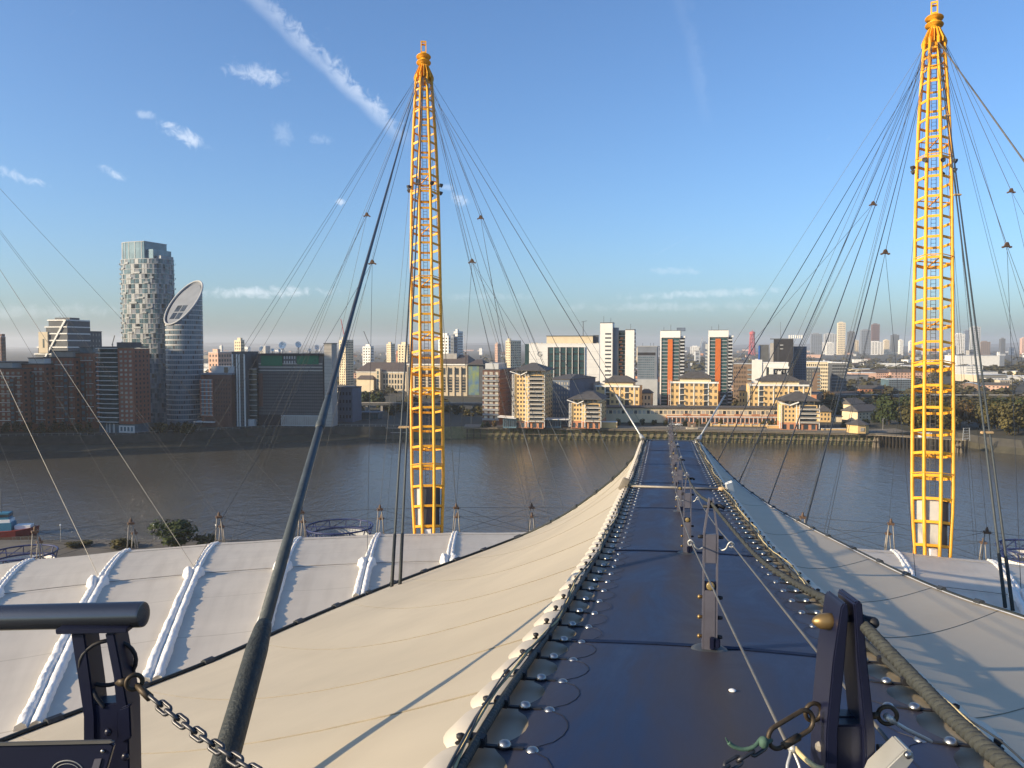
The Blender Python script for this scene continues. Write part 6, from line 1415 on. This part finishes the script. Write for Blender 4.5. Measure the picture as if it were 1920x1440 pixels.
# ------------------------------------------------------------------ near shore: vent drums, work boat, railing
mat('drum_blue', (.018, .028, .10), .5, var=.2, scale=1)
def drum(label, px, py, r, Y, wall):
    c = at(px, py, Y); h = c.z - 4.6; t = thing('vent_drum', label, 'vent', (c.x, c.y, 4.6), 0, 'ring-topped vent drums'); n = 36
    for z, rr in ((h, r), (h - 1.9, r * .93)): MB().tube([(rr * math.cos(2 * math.pi * k / n), rr * math.sin(2 * math.pi * k / n), z) for k in range(n)], .2, 6, closed=True).build('ring', MATS['drum_blue'], t, smooth=True)
    for k in range(12):
        a, a2 = 2 * math.pi * k / 12, 2 * math.pi * (k + 1) / 12; MB().bar((r * math.cos(a), r * math.sin(a), h), (r * .93 * math.cos(a), r * .93 * math.sin(a), h - 1.9), .2).build('upright', MATS['drum_blue'], t); MB().bar((r * math.cos(a), r * math.sin(a), h), (r * .93 * math.cos(a2), r * .93 * math.sin(a2), h - 1.9), .14).build('brace', MATS['drum_blue'], t)
    MB().bar((-r, 0, h - .1), (r, 0, h - .1), .2).build('cross_beam', MATS['drum_blue'], t)
    for k in range(60):
        a = 2 * math.pi * k / 60; o = link('slat', unit_of(wall), None, t, (r * .9 * math.cos(a), r * .9 * math.sin(a), (h - 2.1) / 2)); o.scale = (.12, .62, h - 2.1); o.rotation_euler = (0, 0, a)
    MB().lathe([(r * .72, 0), (r * .72, h - 3.4)], 24).build('inner_core', MATS['panel_dark'], t)
drum('dark blue ring-topped vent drum behind the dome, left of the centre mast', 636, 987, 7.6, 182, 'grey_wall'); drum('blue ring-topped vent drum with white slats at the left edge', 42, 1036, 6.9, 176, 'white_wall'); drum('white slatted vent drum at the right edge behind the dome', 1945, 1028, 7.4, 165, 'white_wall')
p = on_plane(8, 1004, 0); bt = thing('work_boat', 'blue white and red work boat moored at the left edge', 'boat', (p.x, p.y, 0), R(12)); mat('boat_blue', (.03, .16, .25), .5); mat('boat_red', (.22, .035, .03), .5)
hull = [(-9, 0), (-8.6, -2.4), (-4, -2.9), (4, -2.8), (7.5, -1.6), (9.4, 0), (7.5, 1.6), (4, 2.8), (-4, 2.9), (-8.6, 2.4)]; nh = len(hull)
MB().add([(x * .93, y * .85, -.4) for x, y in hull] + [(x, y, 1.5 + .14 * max(0, x - 2)) for x, y in hull], [tuple(range(nh))[::-1], tuple(range(nh, 2 * nh))] + [(i, (i + 1) % nh, nh + (i + 1) % nh, nh + i) for i in range(nh)]).build('hull', MATS['boat_red'], bt)
MB().box(-5, 2.6, -2, 2, 1.5, 4.0).build('deck_house', MATS['boat_blue'], bt); MB().box(-4.6, 2.2, -1.8, 1.8, 4.0, 4.9).build('white_band', MATS['white_paint'], bt); MB().box(-3, 1.8, -1.6, 1.6, 4.9, 6.8).build('wheelhouse', MATS['boat_blue'], bt); MB().box(-2.6, 1.85, -1.65, 1.65, 5.6, 6.4).build('wheelhouse_windows', MATS['glass'], bt); MB().box(3.2, 7.4, -1.4, 1.4, 1.9, 3.0).build('foredeck_hatch', MATS['white_paint'], bt)
MB().tube([(-.6, 0, 6.8), (-.6, 0, 13.5)], .12, 6).build('mast', MATS['grey_dark'], bt); MB().bar((-2.2, 0, 9.6), (1.0, 0, 9.6), .15).build('yard', MATS['grey_dark'], bt); MB().tube([(-2.2, .6, 6.8), (-2.2, .6, 8.8)], .35, 8).build('funnel', MATS['black_rubber'], bt)
sr = thing('shore_railing', 'thin shore railing with lamp posts behind the left dome edge', 'railing', (-128, 203, 4.6))
for k in range(40): link('post', unit_of('grey_dark'), None, sr, (k * 2.0, 0, .7)).scale = (.07, .07, 1.4)
for z in (.5, 1.4): MB().bar((0, 0, z), (80, 0, z), .06).build('rail', MATS['grey_dark'], sr)
for k in (6, 18, 26): MB().tube([(k * 2, .5, 0), (k * 2, .5, 4.2)], .07, 6).build('lamp_post', MATS['concrete'], sr); MB().lathe([(.05, 4.1), (.22, 4.2), (.2, 4.5), (.05, 4.6)], 8, Matrix.Translation((k * 2, .5, 0))).build('lamp_globe', MATS['white_paint'], sr)

# ------------------------------------------------------------------ the thick forestay running past the platform
hL = headL + Vector((-.4, -.9, .3)); f0 = at(430, 1400, 4.5); dfs = (hL - f0).normalized()
fs = thing('thick_forestay', 'thick grey stay with a black sleeve, running up to the centre mast', 'cable', f0)
def onstay(py):
    lo, hi = -3.0, 60.0
    for _ in range(50):
        m = (lo + hi) / 2; q = f0 + dfs * m
        if at(960, py, q.y).z > q.z: lo = m
        else: hi = m
    return lo
s1, s2, s3 = onstay(1170), onstay(800), onstay(745)
P_ = lambda s: dfs * s
MB().tube([P_(-2.6), P_(s1 - .25), P_(s1 - .06), P_(s1)], .12, 14, radii=[.088, .074, .061, .052]).build('black_sleeve', MATS['sleeve_black'], fs, smooth=True)
MB().tube([P_(s1 - .05), P_(lerp(s1, s2, .5)), P_(s2)], .06, 14, radii=[.047, .042, .038]).build('grey_pipe', MATS['stay_grey'], fs, smooth=True)
MB().tube([P_(s2 - .05), P_(s2), P_(s2 + .06), P_(s2 + .14), P_(s2 + .2), P_(s3)], .08, 14, radii=[.038, .051, .051, .042, .045, .037]).build('collar', MATS['stay_grey'], fs, smooth=True)
MB().tube([P_(s3 - .1), P_(s3 + .1), P_(s3 + 2), hL - f0], .05, 12, radii=[.037, .031, .030, .030]).build('stay_cable', MATS['cable_dark'], fs, smooth=True)

# ------------------------------------------------------------------ walkway posts, safety cables and hand rope
yaw = -math.atan2(SL, 1)
PY = [5.05, 9.8, 14.2, 18.7, 23.1, 27.5, 31.9, 36.3, 40.7]
PL = ['nearest whole post on the walkway', 'second post down the walkway', 'third post down the walkway', 'fourth post down the walkway, at the timber bar', 'fifth post down the walkway', 'sixth post down the walkway', 'seventh post down the walkway, near its far end', 'post whose top shows just past the walkway end', 'last post, past the walkway end']
def make_post():
    t = thing('walkway_post', 'x', 'post', (0, 0, 0), 0, 'walkway posts')
    for s in (-1, 1):
        b = MB().bar((s * .042, 0, 0), (s * .042, 0, .76), .011, .05, up=(0, 1, 0)).build('upright', MATS['post_steel'], t)
        MB().bar((s * .042, 0, .755), (s * .010, 0, .985), .011, .05, up=(0, 1, 0)).build('apex_bar', MATS['post_steel'], t)
    bevel(MB().box(-.036, .036, -.028, .028, .0, .395).build('lower_box', MATS['post_steel'], t), .004); bevel(MB().box(-.036, .036, -.026, .026, .57, .755).build('upper_box', MATS['post_steel'], t), .004)
    MB().box(-.036, .036, -.02, .02, .396, .455).build('lamp_housing', MATS['navy_steel'], t); MB().lathe([(.027, 0), (.027, .012), (.02, .016)], 16, Matrix.Translation((.002, -.02, .425)) @ Matrix.Rotation(R(90), 4, 'X')).build('lamp_lens', MATS['lamp_lens'], t, smooth=True)
    for z in (.09, .215, .345):
        MB().lathe([(.011, 0), (.011, .012), (.016, .016), (.014, .026), (.004, .032)], 10, Matrix.Translation((-.046, 0, z)) @ Matrix.Rotation(R(-90), 4, 'Y')).build('brass_bolt', MATS['brass'], t, smooth=True); MB().lathe([(.013, 0), (.013, .02), (.010, .034)], 10, Matrix.Translation((.046, 0, z)) @ Matrix.Rotation(R(90), 4, 'Y')).build('black_bolt', MATS['black_rubber'], t, smooth=True)
    for s in (-1, 1):
        MB().tube(smooth_curve([(s * .04, 0, .67), (s * .07, -.01, .655), (s * .095, -.02, .67), (s * .108, -.025, .70), (s * .125, -.025, .715), (s * .14, -.02, .70), (s * .132, -.02, .68), (s * .115, -.02, .685)], 4), .006, 6).build('cable_hook', MATS['steel_light'], t, smooth=True)
        MB().lathe([(.012, 0), (.012, .03), (.005, .035)], 8, Matrix.Translation((s * .046, 0, .735)) @ Matrix.Rotation(R(90 * s), 4, 'Y')).build('hook_bolt', MATS['black_rubber'], t, smooth=True)
    MB().lathe([(.115, 0), (.115, .006), (.085, .014), (.06, .014)], 20).build('base_ring', MATS['panel_dark'], t, smooth=True)
    bevel(MB().box(.0, .03, -.05, .03, .02, .10).box(.03, .065, -.045, .02, .03, .085).build('foot_bracket', MATS['navy_steel'], t), .006)
    MB().tube([(-.05, .0, .93), (.05, .0, .93)], .011, 8).build('apex_bolt', MATS['black_rubber'], t, smooth=True); MB().tube([(.03, 0, .935), (.055, -.01, .94), (.085, -.015, .925)], .014, 7).build('apex_peg', MATS['black_rubber'], t, smooth=True)
    return t
proto = make_post()
for k, (Y, lab) in enumerate(zip(PY, PL)):
    o = proto if k == 0 else copy_tree(proto); o.location = wp(Y); o.rotation_euler = (0, 0, yaw); o['label'] = 'slim steel ' + lab
post_top = [wp(Y, 0, .955) for Y in PY]
hook = {s: [wp(Y, s * .125, .70) for Y in PY] for s in (-1, 1)}
stan = at(1600, 1150, 1.72)
for s, lab, ring_px in ((-1, 'thin grey safety cable clipped along the left of the walkway posts', (1484, 1412, 1.78)), (1, 'thin grey safety cable clipped along the right of the walkway posts', (1690, 1420, 1.66))):
    pts = [at(*ring_px)]
    for a in hook[s]:
        pts += sag_line(pts[-1], a, .03 if len(pts) > 2 else .0, 6)[1:]
    o0 = pts[0].copy(); t = thing('safety_cable', lab, 'cable', o0); MB().tube([p - o0 for p in pts], .0048, 6).build('cable', MATS['cable_steel'], t, smooth=True)
rope_pts = [at(2120, 1640, .78), at(1985, 1530, .92), at(1900, 1447, 1.03), at(1790, 1350, 1.22), at(1700, 1257, 1.45), at(1604, 1158, 1.74), at(1566, 1133, 2.1), at(1480, 1087, 2.9), at(1420, 1044, 3.7), at(1355, 970, 4.75), post_top[0]]
for a, b in zip(post_top, post_top[1:]): rope_pts += sag_line(a, b, .05, 4)[1:]
rope = thing('hand_rope', 'grey twisted hand rope from the stanchion along the walkway post tops', 'rope', rope_pts[0]); ro = rope_pts[0].copy()
core = smooth_curve(rope_pts[:11], 40); acc = 0; ph_ = [0]
for a, b in zip(core, core[1:]): acc += (b - a).length; ph_.append(acc)
for s in range(3):
    pts = []; rr = []
    for i, p in enumerate(core):
        d = (core[min(i + 1, len(core) - 1)] - core[max(i - 1, 0)]).normalized(); u = d.cross(Vector((0, 0, 1))).normalized(); w = u.cross(d); a = ph_[i] / .05 * 2 * math.pi + s * 2.094
        k = 1.0 if p.y < 3 else max(.8, 1 - (p.y - 3) * .1)
        pts.append(p - ro + (u * math.cos(a) + w * math.sin(a)) * .0064 * k); rr.append(.0074 * k)
    MB().tube(pts, .015, 8, radii=rr).build('rope_strand', MATS['rope_grey'], rope, smooth=True)
MB().tube([p - ro for p in rope_pts[10:]], .011, 6).build('far_rope', MATS['rope_grey'], rope, smooth=True)

# ------------------------------------------------------------------ right foreground: navy stanchion with rings, carabiner, chain
sy = 1.70
stn = thing('navy_stanchion', 'dark navy steel stanchion holding the hand rope, lower right', 'stanchion', at(1598, 1470, sy))
so_ = stn.location.copy(); q_ = lambda px, py, Y: at(px, py, Y) - so_
def plate(name, pts, Y0, Y1, m, parent, bv=.003):
    n = len(pts); vs_ = [at(x, y, Y0) - parent.location for x, y in pts] + [at(x, y, Y0) - parent.location + Vector((0, Y1 - Y0, 0)) for x, y in pts]
    return bevel(MB().add(vs_, [tuple(range(n))[::-1], tuple(range(n, 2 * n))] + [(i, (i + 1) % n, n + (i + 1) % n, n + i) for i in range(n)]).build(name, MATS[m], parent), bv)
plate('left_plate', [(1577, 1140), (1583, 1130), (1590, 1133), (1592, 1150), (1584, 1250), (1572, 1370), (1566, 2015), (1536, 2015), (1550, 1370), (1562, 1240)], 1.66, 1.75, 'navy_steel', stn)
plate('right_plate', [(1602, 1132), (1608, 1126), (1617, 1130), (1619, 1150), (1628, 1250), (1641, 1370), (1662, 2015), (1634, 2015), (1622, 1370), (1609, 1240)], 1.66, 1.75, 'navy_steel', stn)
plate('lower_box', [(1569, 1360), (1625, 1360), (1632, 2015), (1562, 2015)], 1.675, 1.745, 'navy_steel', stn); plate('cross_plate', [(1572, 1344), (1623, 1344), (1624, 1358), (1571, 1358)], 1.71, 1.75, 'navy_steel', stn)
MB().lathe([(.017, 0), (.018, .018), (.016, .034), (.008, .046), (.002, .05)], 14, Matrix.Translation(q_(1566, 1165, sy)) @ Matrix.Rotation(R(-90), 4, 'Y')).build('brass_cap', MATS['brass'], stn, smooth=True); MB().lathe([(.0125, 0), (.0125, .02), (.009, .024)], 10, Matrix.Translation(q_(1578, 1165, sy)) @ Matrix.Rotation(R(-90), 4, 'Y')).build('bolt_nut', MATS['strut_grey'], stn)
MB().tube([q_(1612, 1158, sy), q_(1622, 1164, sy), q_(1640, 1168, sy - .03), q_(1646, 1168, sy - .035)], .011, 10, radii=[.010, .012, .012, .007]).build('black_peg', MATS['black_rubber'], stn, smooth=True)
MB().tube([q_(1576, 1160, sy), q_(1622, 1160, sy)], .008, 8).build('rope_pin', MATS['cable_dark'], stn, smooth=True)
def ring_at(name, px, py, Y, rpx, th, m, parent, tilt=(0, 0, 0), sx=1.0):
    r = rpx * Y / F; Mx = Matrix.Translation(at(px, py, Y) - parent.location) @ Matrix.Rotation(tilt[2], 4, 'Z') @ Matrix.Rotation(tilt[1], 4, 'Y') @ Matrix.Rotation(tilt[0], 4, 'X')
    return MB().tube([Mx @ Vector((r * sx * math.cos(k * math.pi / 12), 0, r * math.sin(k * math.pi / 12))) for k in range(24)], th * Y / F, 9, closed=True).build(name, MATS[m], parent, smooth=True)
ring_at('ring_eye', 1525, 1335, sy, 17, 4.2, 'ring_iron', stn, (0, 0, R(12))); ring_at('ring_eye', 1664, 1341, sy, 17, 4.2, 'ring_iron', stn, (0, 0, R(-10)))
MB().tube([q_(1541, 1337, sy), q_(1562, 1338, sy)], .007, 8).tube([q_(1560, 1338, sy), q_(1552, 1338, sy)], .0105, 8).build('ring_stem', MATS['ring_iron'], stn, smooth=True); MB().tube([q_(1648, 1341, sy), q_(1634, 1342, sy)], .008, 8).build('ring_stem', MATS['ring_iron'], stn, smooth=True)
for px, py in ((1544, 1400), (1655, 1405)): MB().lathe([(.012, -.01), (.012, .01), (.007, .016)], 6, Matrix.Translation(q_(px, py, sy)) @ Matrix.Rotation(R(-90 if px < 1600 else 90), 4, 'Y')).build('hex_bolt', MATS['strut_grey'], stn)
cb = thing('carabiner', 'large bronze steel carabiner clipped through the left stanchion ring', 'carabiner', at(1480, 1370, 1.66)); A, B = at(1523, 1343, 1.67), at(1442, 1392, 1.63); cd = (A - B).normalized(); cu = cd.cross(Vector((0, 1, 0))).normalized(); cm = (A + B) / 2; hl_ = (A - B).length / 2; r_c = .023
pts = [cm + cd * (hl_ - r_c) * (1 if math.cos(a) >= 0 else -1) + cd * r_c * math.cos(a) + cu * r_c * math.sin(a) for a in [2 * math.pi * (k + .5) / 28 for k in range(28)]]
MB().tube([p - cb.location for p in pts], .0052, 9, closed=True).build('frame', MATS['ring_iron'], cb, smooth=True); MB().tube([cm + cu * r_c * s - cd * .03 - cb.location for s in (1,)] + [cm + cu * r_c + cd * .012 - cb.location], .0085, 10).build('gate_sleeve', MATS['ring_iron'], cb, smooth=True)
if pts[7].z > cm.z:
    for o in cb.children:
        if o.name.startswith('gate_sleeve'): o.location = -2 * cu * r_c
def chain(label, a, b, n, L_, sag, group=None, wire=.0042):
    a, b = Vector(a), Vector(b); t = thing('chain', label, 'chain', a, 0, group); pts = sag_line(a, b, sag, n)
    for k in range(n):
        p, q = pts[k], pts[k + 1]; d = (q - p).normalized(); c = (p + q) / 2; u = d.cross(Vector((0, 0, 1))).normalized(); w = u.cross(d); s = math.radians(45 + 90 * (k % 2)); e = u * math.cos(s) + w * math.sin(s); hl2 = (q - p).length * .5 + wire * 1.0; rr = wire * 2.1
        ring = [c + d * (hl2 - rr) * (1 if math.cos(g) >= 0 else -1) + d * rr * math.cos(g) + e * rr * math.sin(g) for g in [2 * math.pi * (i + .5) / 16 for i in range(16)]]
        MB().tube([x - a for x in ring], wire, 7, closed=True).build('link', MATS['chain_steel'] if 'chain_steel' in MATS else mat('chain_steel', (.075, .075, .08), .42, metal=.7, var=.3, scale=40), t, smooth=True)
    return t
chain('steel chain hanging from the carabiner to the bottom edge', at(1432, 1396, 1.62), at(1290, 1475, 1.52), 6, .03, .004, 'steel chains', .0040)
gc = thing('green_cord', 'frayed green cord knotted to the carabiner end', 'cord', at(1436, 1392, 1.62)); g_ = lambda px, py, Y: at(px, py, Y) - gc.location
MB().tube(smooth_curve([g_(1446, 1388, 1.63), g_(1436, 1392, 1.60), g_(1428, 1384, 1.61), g_(1415, 1399, 1.60), g_(1395, 1405, 1.60), g_(1376, 1400, 1.60), g_(1366, 1392, 1.60)], 5), .0045, 6).build('cord', MATS['green_cord'], gc, smooth=True)
for k in range(6): MB().tube([g_(1368, 1394, 1.60), g_(1360 + k, 1383 + 2.4 * k, 1.60)], .0012, 4).build('frayed_end', MATS['green_cord'], gc)
MB().lathe([(.004, -.012), (.010, -.006), (.010, .006), (.004, .012)], 8, Matrix.Translation(g_(1432, 1392, 1.60))).build('knot', MATS['green_cord'], gc, smooth=True)
wl = thing('wire_grip', 'steel wire loop and grip below the carabiner', 'fitting', at(1486, 1418, 1.7)); w_ = lambda px, py, Y: at(px, py, Y) - wl.location
MB().tube(smooth_curve([w_(1478, 1392, 1.72), w_(1482, 1412, 1.7), w_(1476, 1440, 1.68), w_(1484, 1470, 1.66), w_(1504, 1470, 1.66), w_(1500, 1440, 1.68), w_(1488, 1410, 1.7)], 5), .0035, 6).build('wire_loop', MATS['steel_light'], wl, smooth=True); MB().tube(smooth_curve([w_(1490, 1402, 1.7), w_(1512, 1425, 1.68), w_(1535, 1440, 1.67), w_(1556, 1438, 1.68)], 5), .006, 6).build('cord_tail', MATS['rope_tan'], wl, smooth=True); MB().tube([w_(1482, 1400, 1.7), w_(1492, 1408, 1.7)], .008, 8).build('ferrule', MATS['steel_light'], wl, smooth=True)
gp = thing('galvanised_plate', 'pale galvanised clamp plate at the bottom right of the stanchion', 'plate', at(1690, 1440, 1.62)); plate('plate', [(1650, 1452), (1700, 1404), (1712, 1410), (1716, 1424), (1676, 1475), (1640, 1475)], 1.60, 1.66, 'steel_light', gp); MB().lathe([(.007, 0), (.007, .008), (.003, .01)], 8, Matrix.Translation(at(1700, 1414, 1.595) - gp.location) @ Matrix.Rotation(R(90), 4, 'X')).build('rivet', MATS['chrome'], gp, smooth=True)
wk_ = thing('wire_clip', 'steel wire running from the right stanchion ring', 'wire', at(1664, 1346, 1.69)); MB().tube([Vector((0, 0, 0)), at(1700, 1368, 1.72) - wk_.location, at(1745, 1390, 1.78) - wk_.location], .0048, 7).build('wire', MATS['steel_light'], wk_, smooth=True); MB().tube([Vector((-.003, 0, .004)), at(1678, 1354, 1.70) - wk_.location], .0075, 8).build('thimble', MATS['steel_light'], wk_, smooth=True)
wsc = wp(4.15, 0, .02); p = on_plane(1373, 1304, wz(4.2)); sc2 = thing('white_scrap', 'tiny white scrap lying on the blue walkway', 'litter', (p.x, p.y, wz(p.y) + .004)); MB().lathe([(.018, 0), (.02, .004), (.012, .009)], 9).build('scrap', MATS['white_paint'], sc2, smooth=True)

# ------------------------------------------------------------------ left foreground: handrail end, bracket, chain, sign plate
hr = thing('handrail', 'brushed steel handrail end on a navy bracket, lower left', 'handrail', at(190, 1300, 1.85)); h_ = lambda px, py, Y: at(px, py, Y) - hr.location
b = h_(270, 1152, 1.88); a = b + (h_(-260, 1164, 1.94) - b) * 4.2; d = (b - a).normalized()
MB().tube([a, b - d * .006, b - d * .001, b], .0305, 28, radii=[.0305, .0305, .029, .026]).build('rail_tube', MATS['steel_tube'], hr, smooth=True); autosmooth([c for c in hr.children if c.name.startswith('rail_tube')][0], 35)
plate('flange', [(103, 1180), (238, 1178), (238, 1187), (104, 1190)], 1.84, 1.92, 'navy_steel', hr, .002)
plate('left_plate', [(132, 1188), (158, 1188), (172, 1290), (178, 1345), (182, 1925), (156, 1925), (156, 1345), (148, 1290)], 1.855, 1.92, 'navy_steel', hr); plate('right_plate', [(196, 1188), (214, 1188), (228, 1260), (240, 1330), (252, 1925), (224, 1925), (219, 1340), (212, 1270)], 1.85, 1.915, 'navy_steel', hr)
plate('bracket_box', [(158, 1322), (222, 1318), (230, 1925), (154, 1925)], 1.86, 1.91, 'navy_steel', hr); plate('side_gusset', [(224, 1330), (243, 1322), (246, 1384), (226, 1396)], 1.84, 1.86, 'navy_steel', hr)
ring_at('cable_loop', 203, 1243, 1.88, 46, 4.0, 'black_rubber', hr, (R(8), 0, R(20)), 1.05)
MB().tube(smooth_curve([h_(160, 1230, 1.87), h_(168, 1275, 1.87), h_(180, 1305, 1.86), h_(196, 1326, 1.86)], 5), .0052, 8).build('cable_tail', MATS['black_rubber'], hr, smooth=True); ring_at('ring_eye', 252, 1279, 1.84, 14, 4.4, 'ring_iron', hr, (0, 0, R(30))); MB().tube([h_(222, 1278, 1.86), h_(238, 1279, 1.85)], .011, 8).build('ring_stem', MATS['ring_iron'], hr, smooth=True)
for px, py in ((204, 1372), (236, 1418)): MB().lathe([(.009, 0), (.009, .005), (.004, .008)], 8, Matrix.Translation(at(px, py, 1.85) - hr.location) @ Matrix.Rotation(R(90), 4, 'X')).build('bolt', MATS['navy_steel'], hr, smooth=True)
sh = thing('shackle', 'dark steel shackle joining the handrail ring to the chain', 'shackle', at(268, 1296, 1.83)); MB().tube([at(256, 1284, 1.84) - sh.location, at(268, 1296, 1.83) - sh.location, at(282, 1309, 1.82) - sh.location], .006, 8, radii=[.0065, .0085, .0095]).build('shank', MATS['ring_iron'], sh, smooth=True)
chain('dark steel chain sagging from the handrail ring to the bottom edge', at(284, 1308, 1.82), at(505, 1462, 1.62), 13, .03, .010, 'steel chains', .0046)
for k in (1.15, 2.3):                                  # further rail posts along the platform edge
    q = at(200, 1180, 1.88) - hr.location - d * k; MB().bar(q + Vector((0, 0, .01)), Vector((q.x, q.y, -(hr.location.z - 53.42))), .05, .07).build('rail_post', MATS['navy_steel'], hr)
pf = thing('viewing_platform', 'dark platform floor under the camera, beside the walkway start', 'platform', (-2.4, -.6, 53.3))
bevel(MB().box(-2.2, 1.50, -2.4, 2.75, 0, .10).build('floor_plate', MATS['panel_dark'], pf), .01); MB().box(-2.2, 1.50, 2.755, 2.83, -.18, .13).build('edge_beam', MATS['navy_steel'], pf)
sg = thing('sign_plate', 'dark navy information plate at the bottom left corner', 'sign', at(80, 1440, 1.72)); plate('plate', [(-120, 1401), (204, 1394), (213, 1398), (186, 1490), (-160, 1490)], 1.70, 1.712, 'navy_steel', sg, .002)
MB().bar(at(120, 1470, 1.72) - sg.location, at(175, 1500, 1.86) - sg.location, .03, .03).build('support_arm', MATS['navy_steel'], sg)
plate('edge_strip', [(-120, 1396), (206, 1388), (214, 1392), (204, 1395), (-120, 1402)], 1.694, 1.70, 'cable_steel', sg, .001); MB().lathe([(.0042, 0), (.0042, .003), (.002, .004)], 10, Matrix.Translation(at(193, 1408, 1.699) - sg.location) @ Matrix.Rotation(R(90), 4, 'X')).build('screw', MATS['chrome'], sg, smooth=True)
MB().tube([at(126 + 30 * math.cos(k * math.pi / 14), 1448 - 22 * math.sin(k * math.pi / 14), 1.699) - sg.location for k in range(15)], .0012, 5).tube([at(126 + 23 * math.cos(k * math.pi / 14), 1448 - 16 * math.sin(k * math.pi / 14), 1.699) - sg.location for k in range(15)], .0008, 5).build('printed_arc', MATS['steel_light'], sg); plate('printed_label', [(177, 1424), (190, 1423), (184, 1445), (170, 1446)], 1.697, 1.70, 'post_steel', sg, .0003)
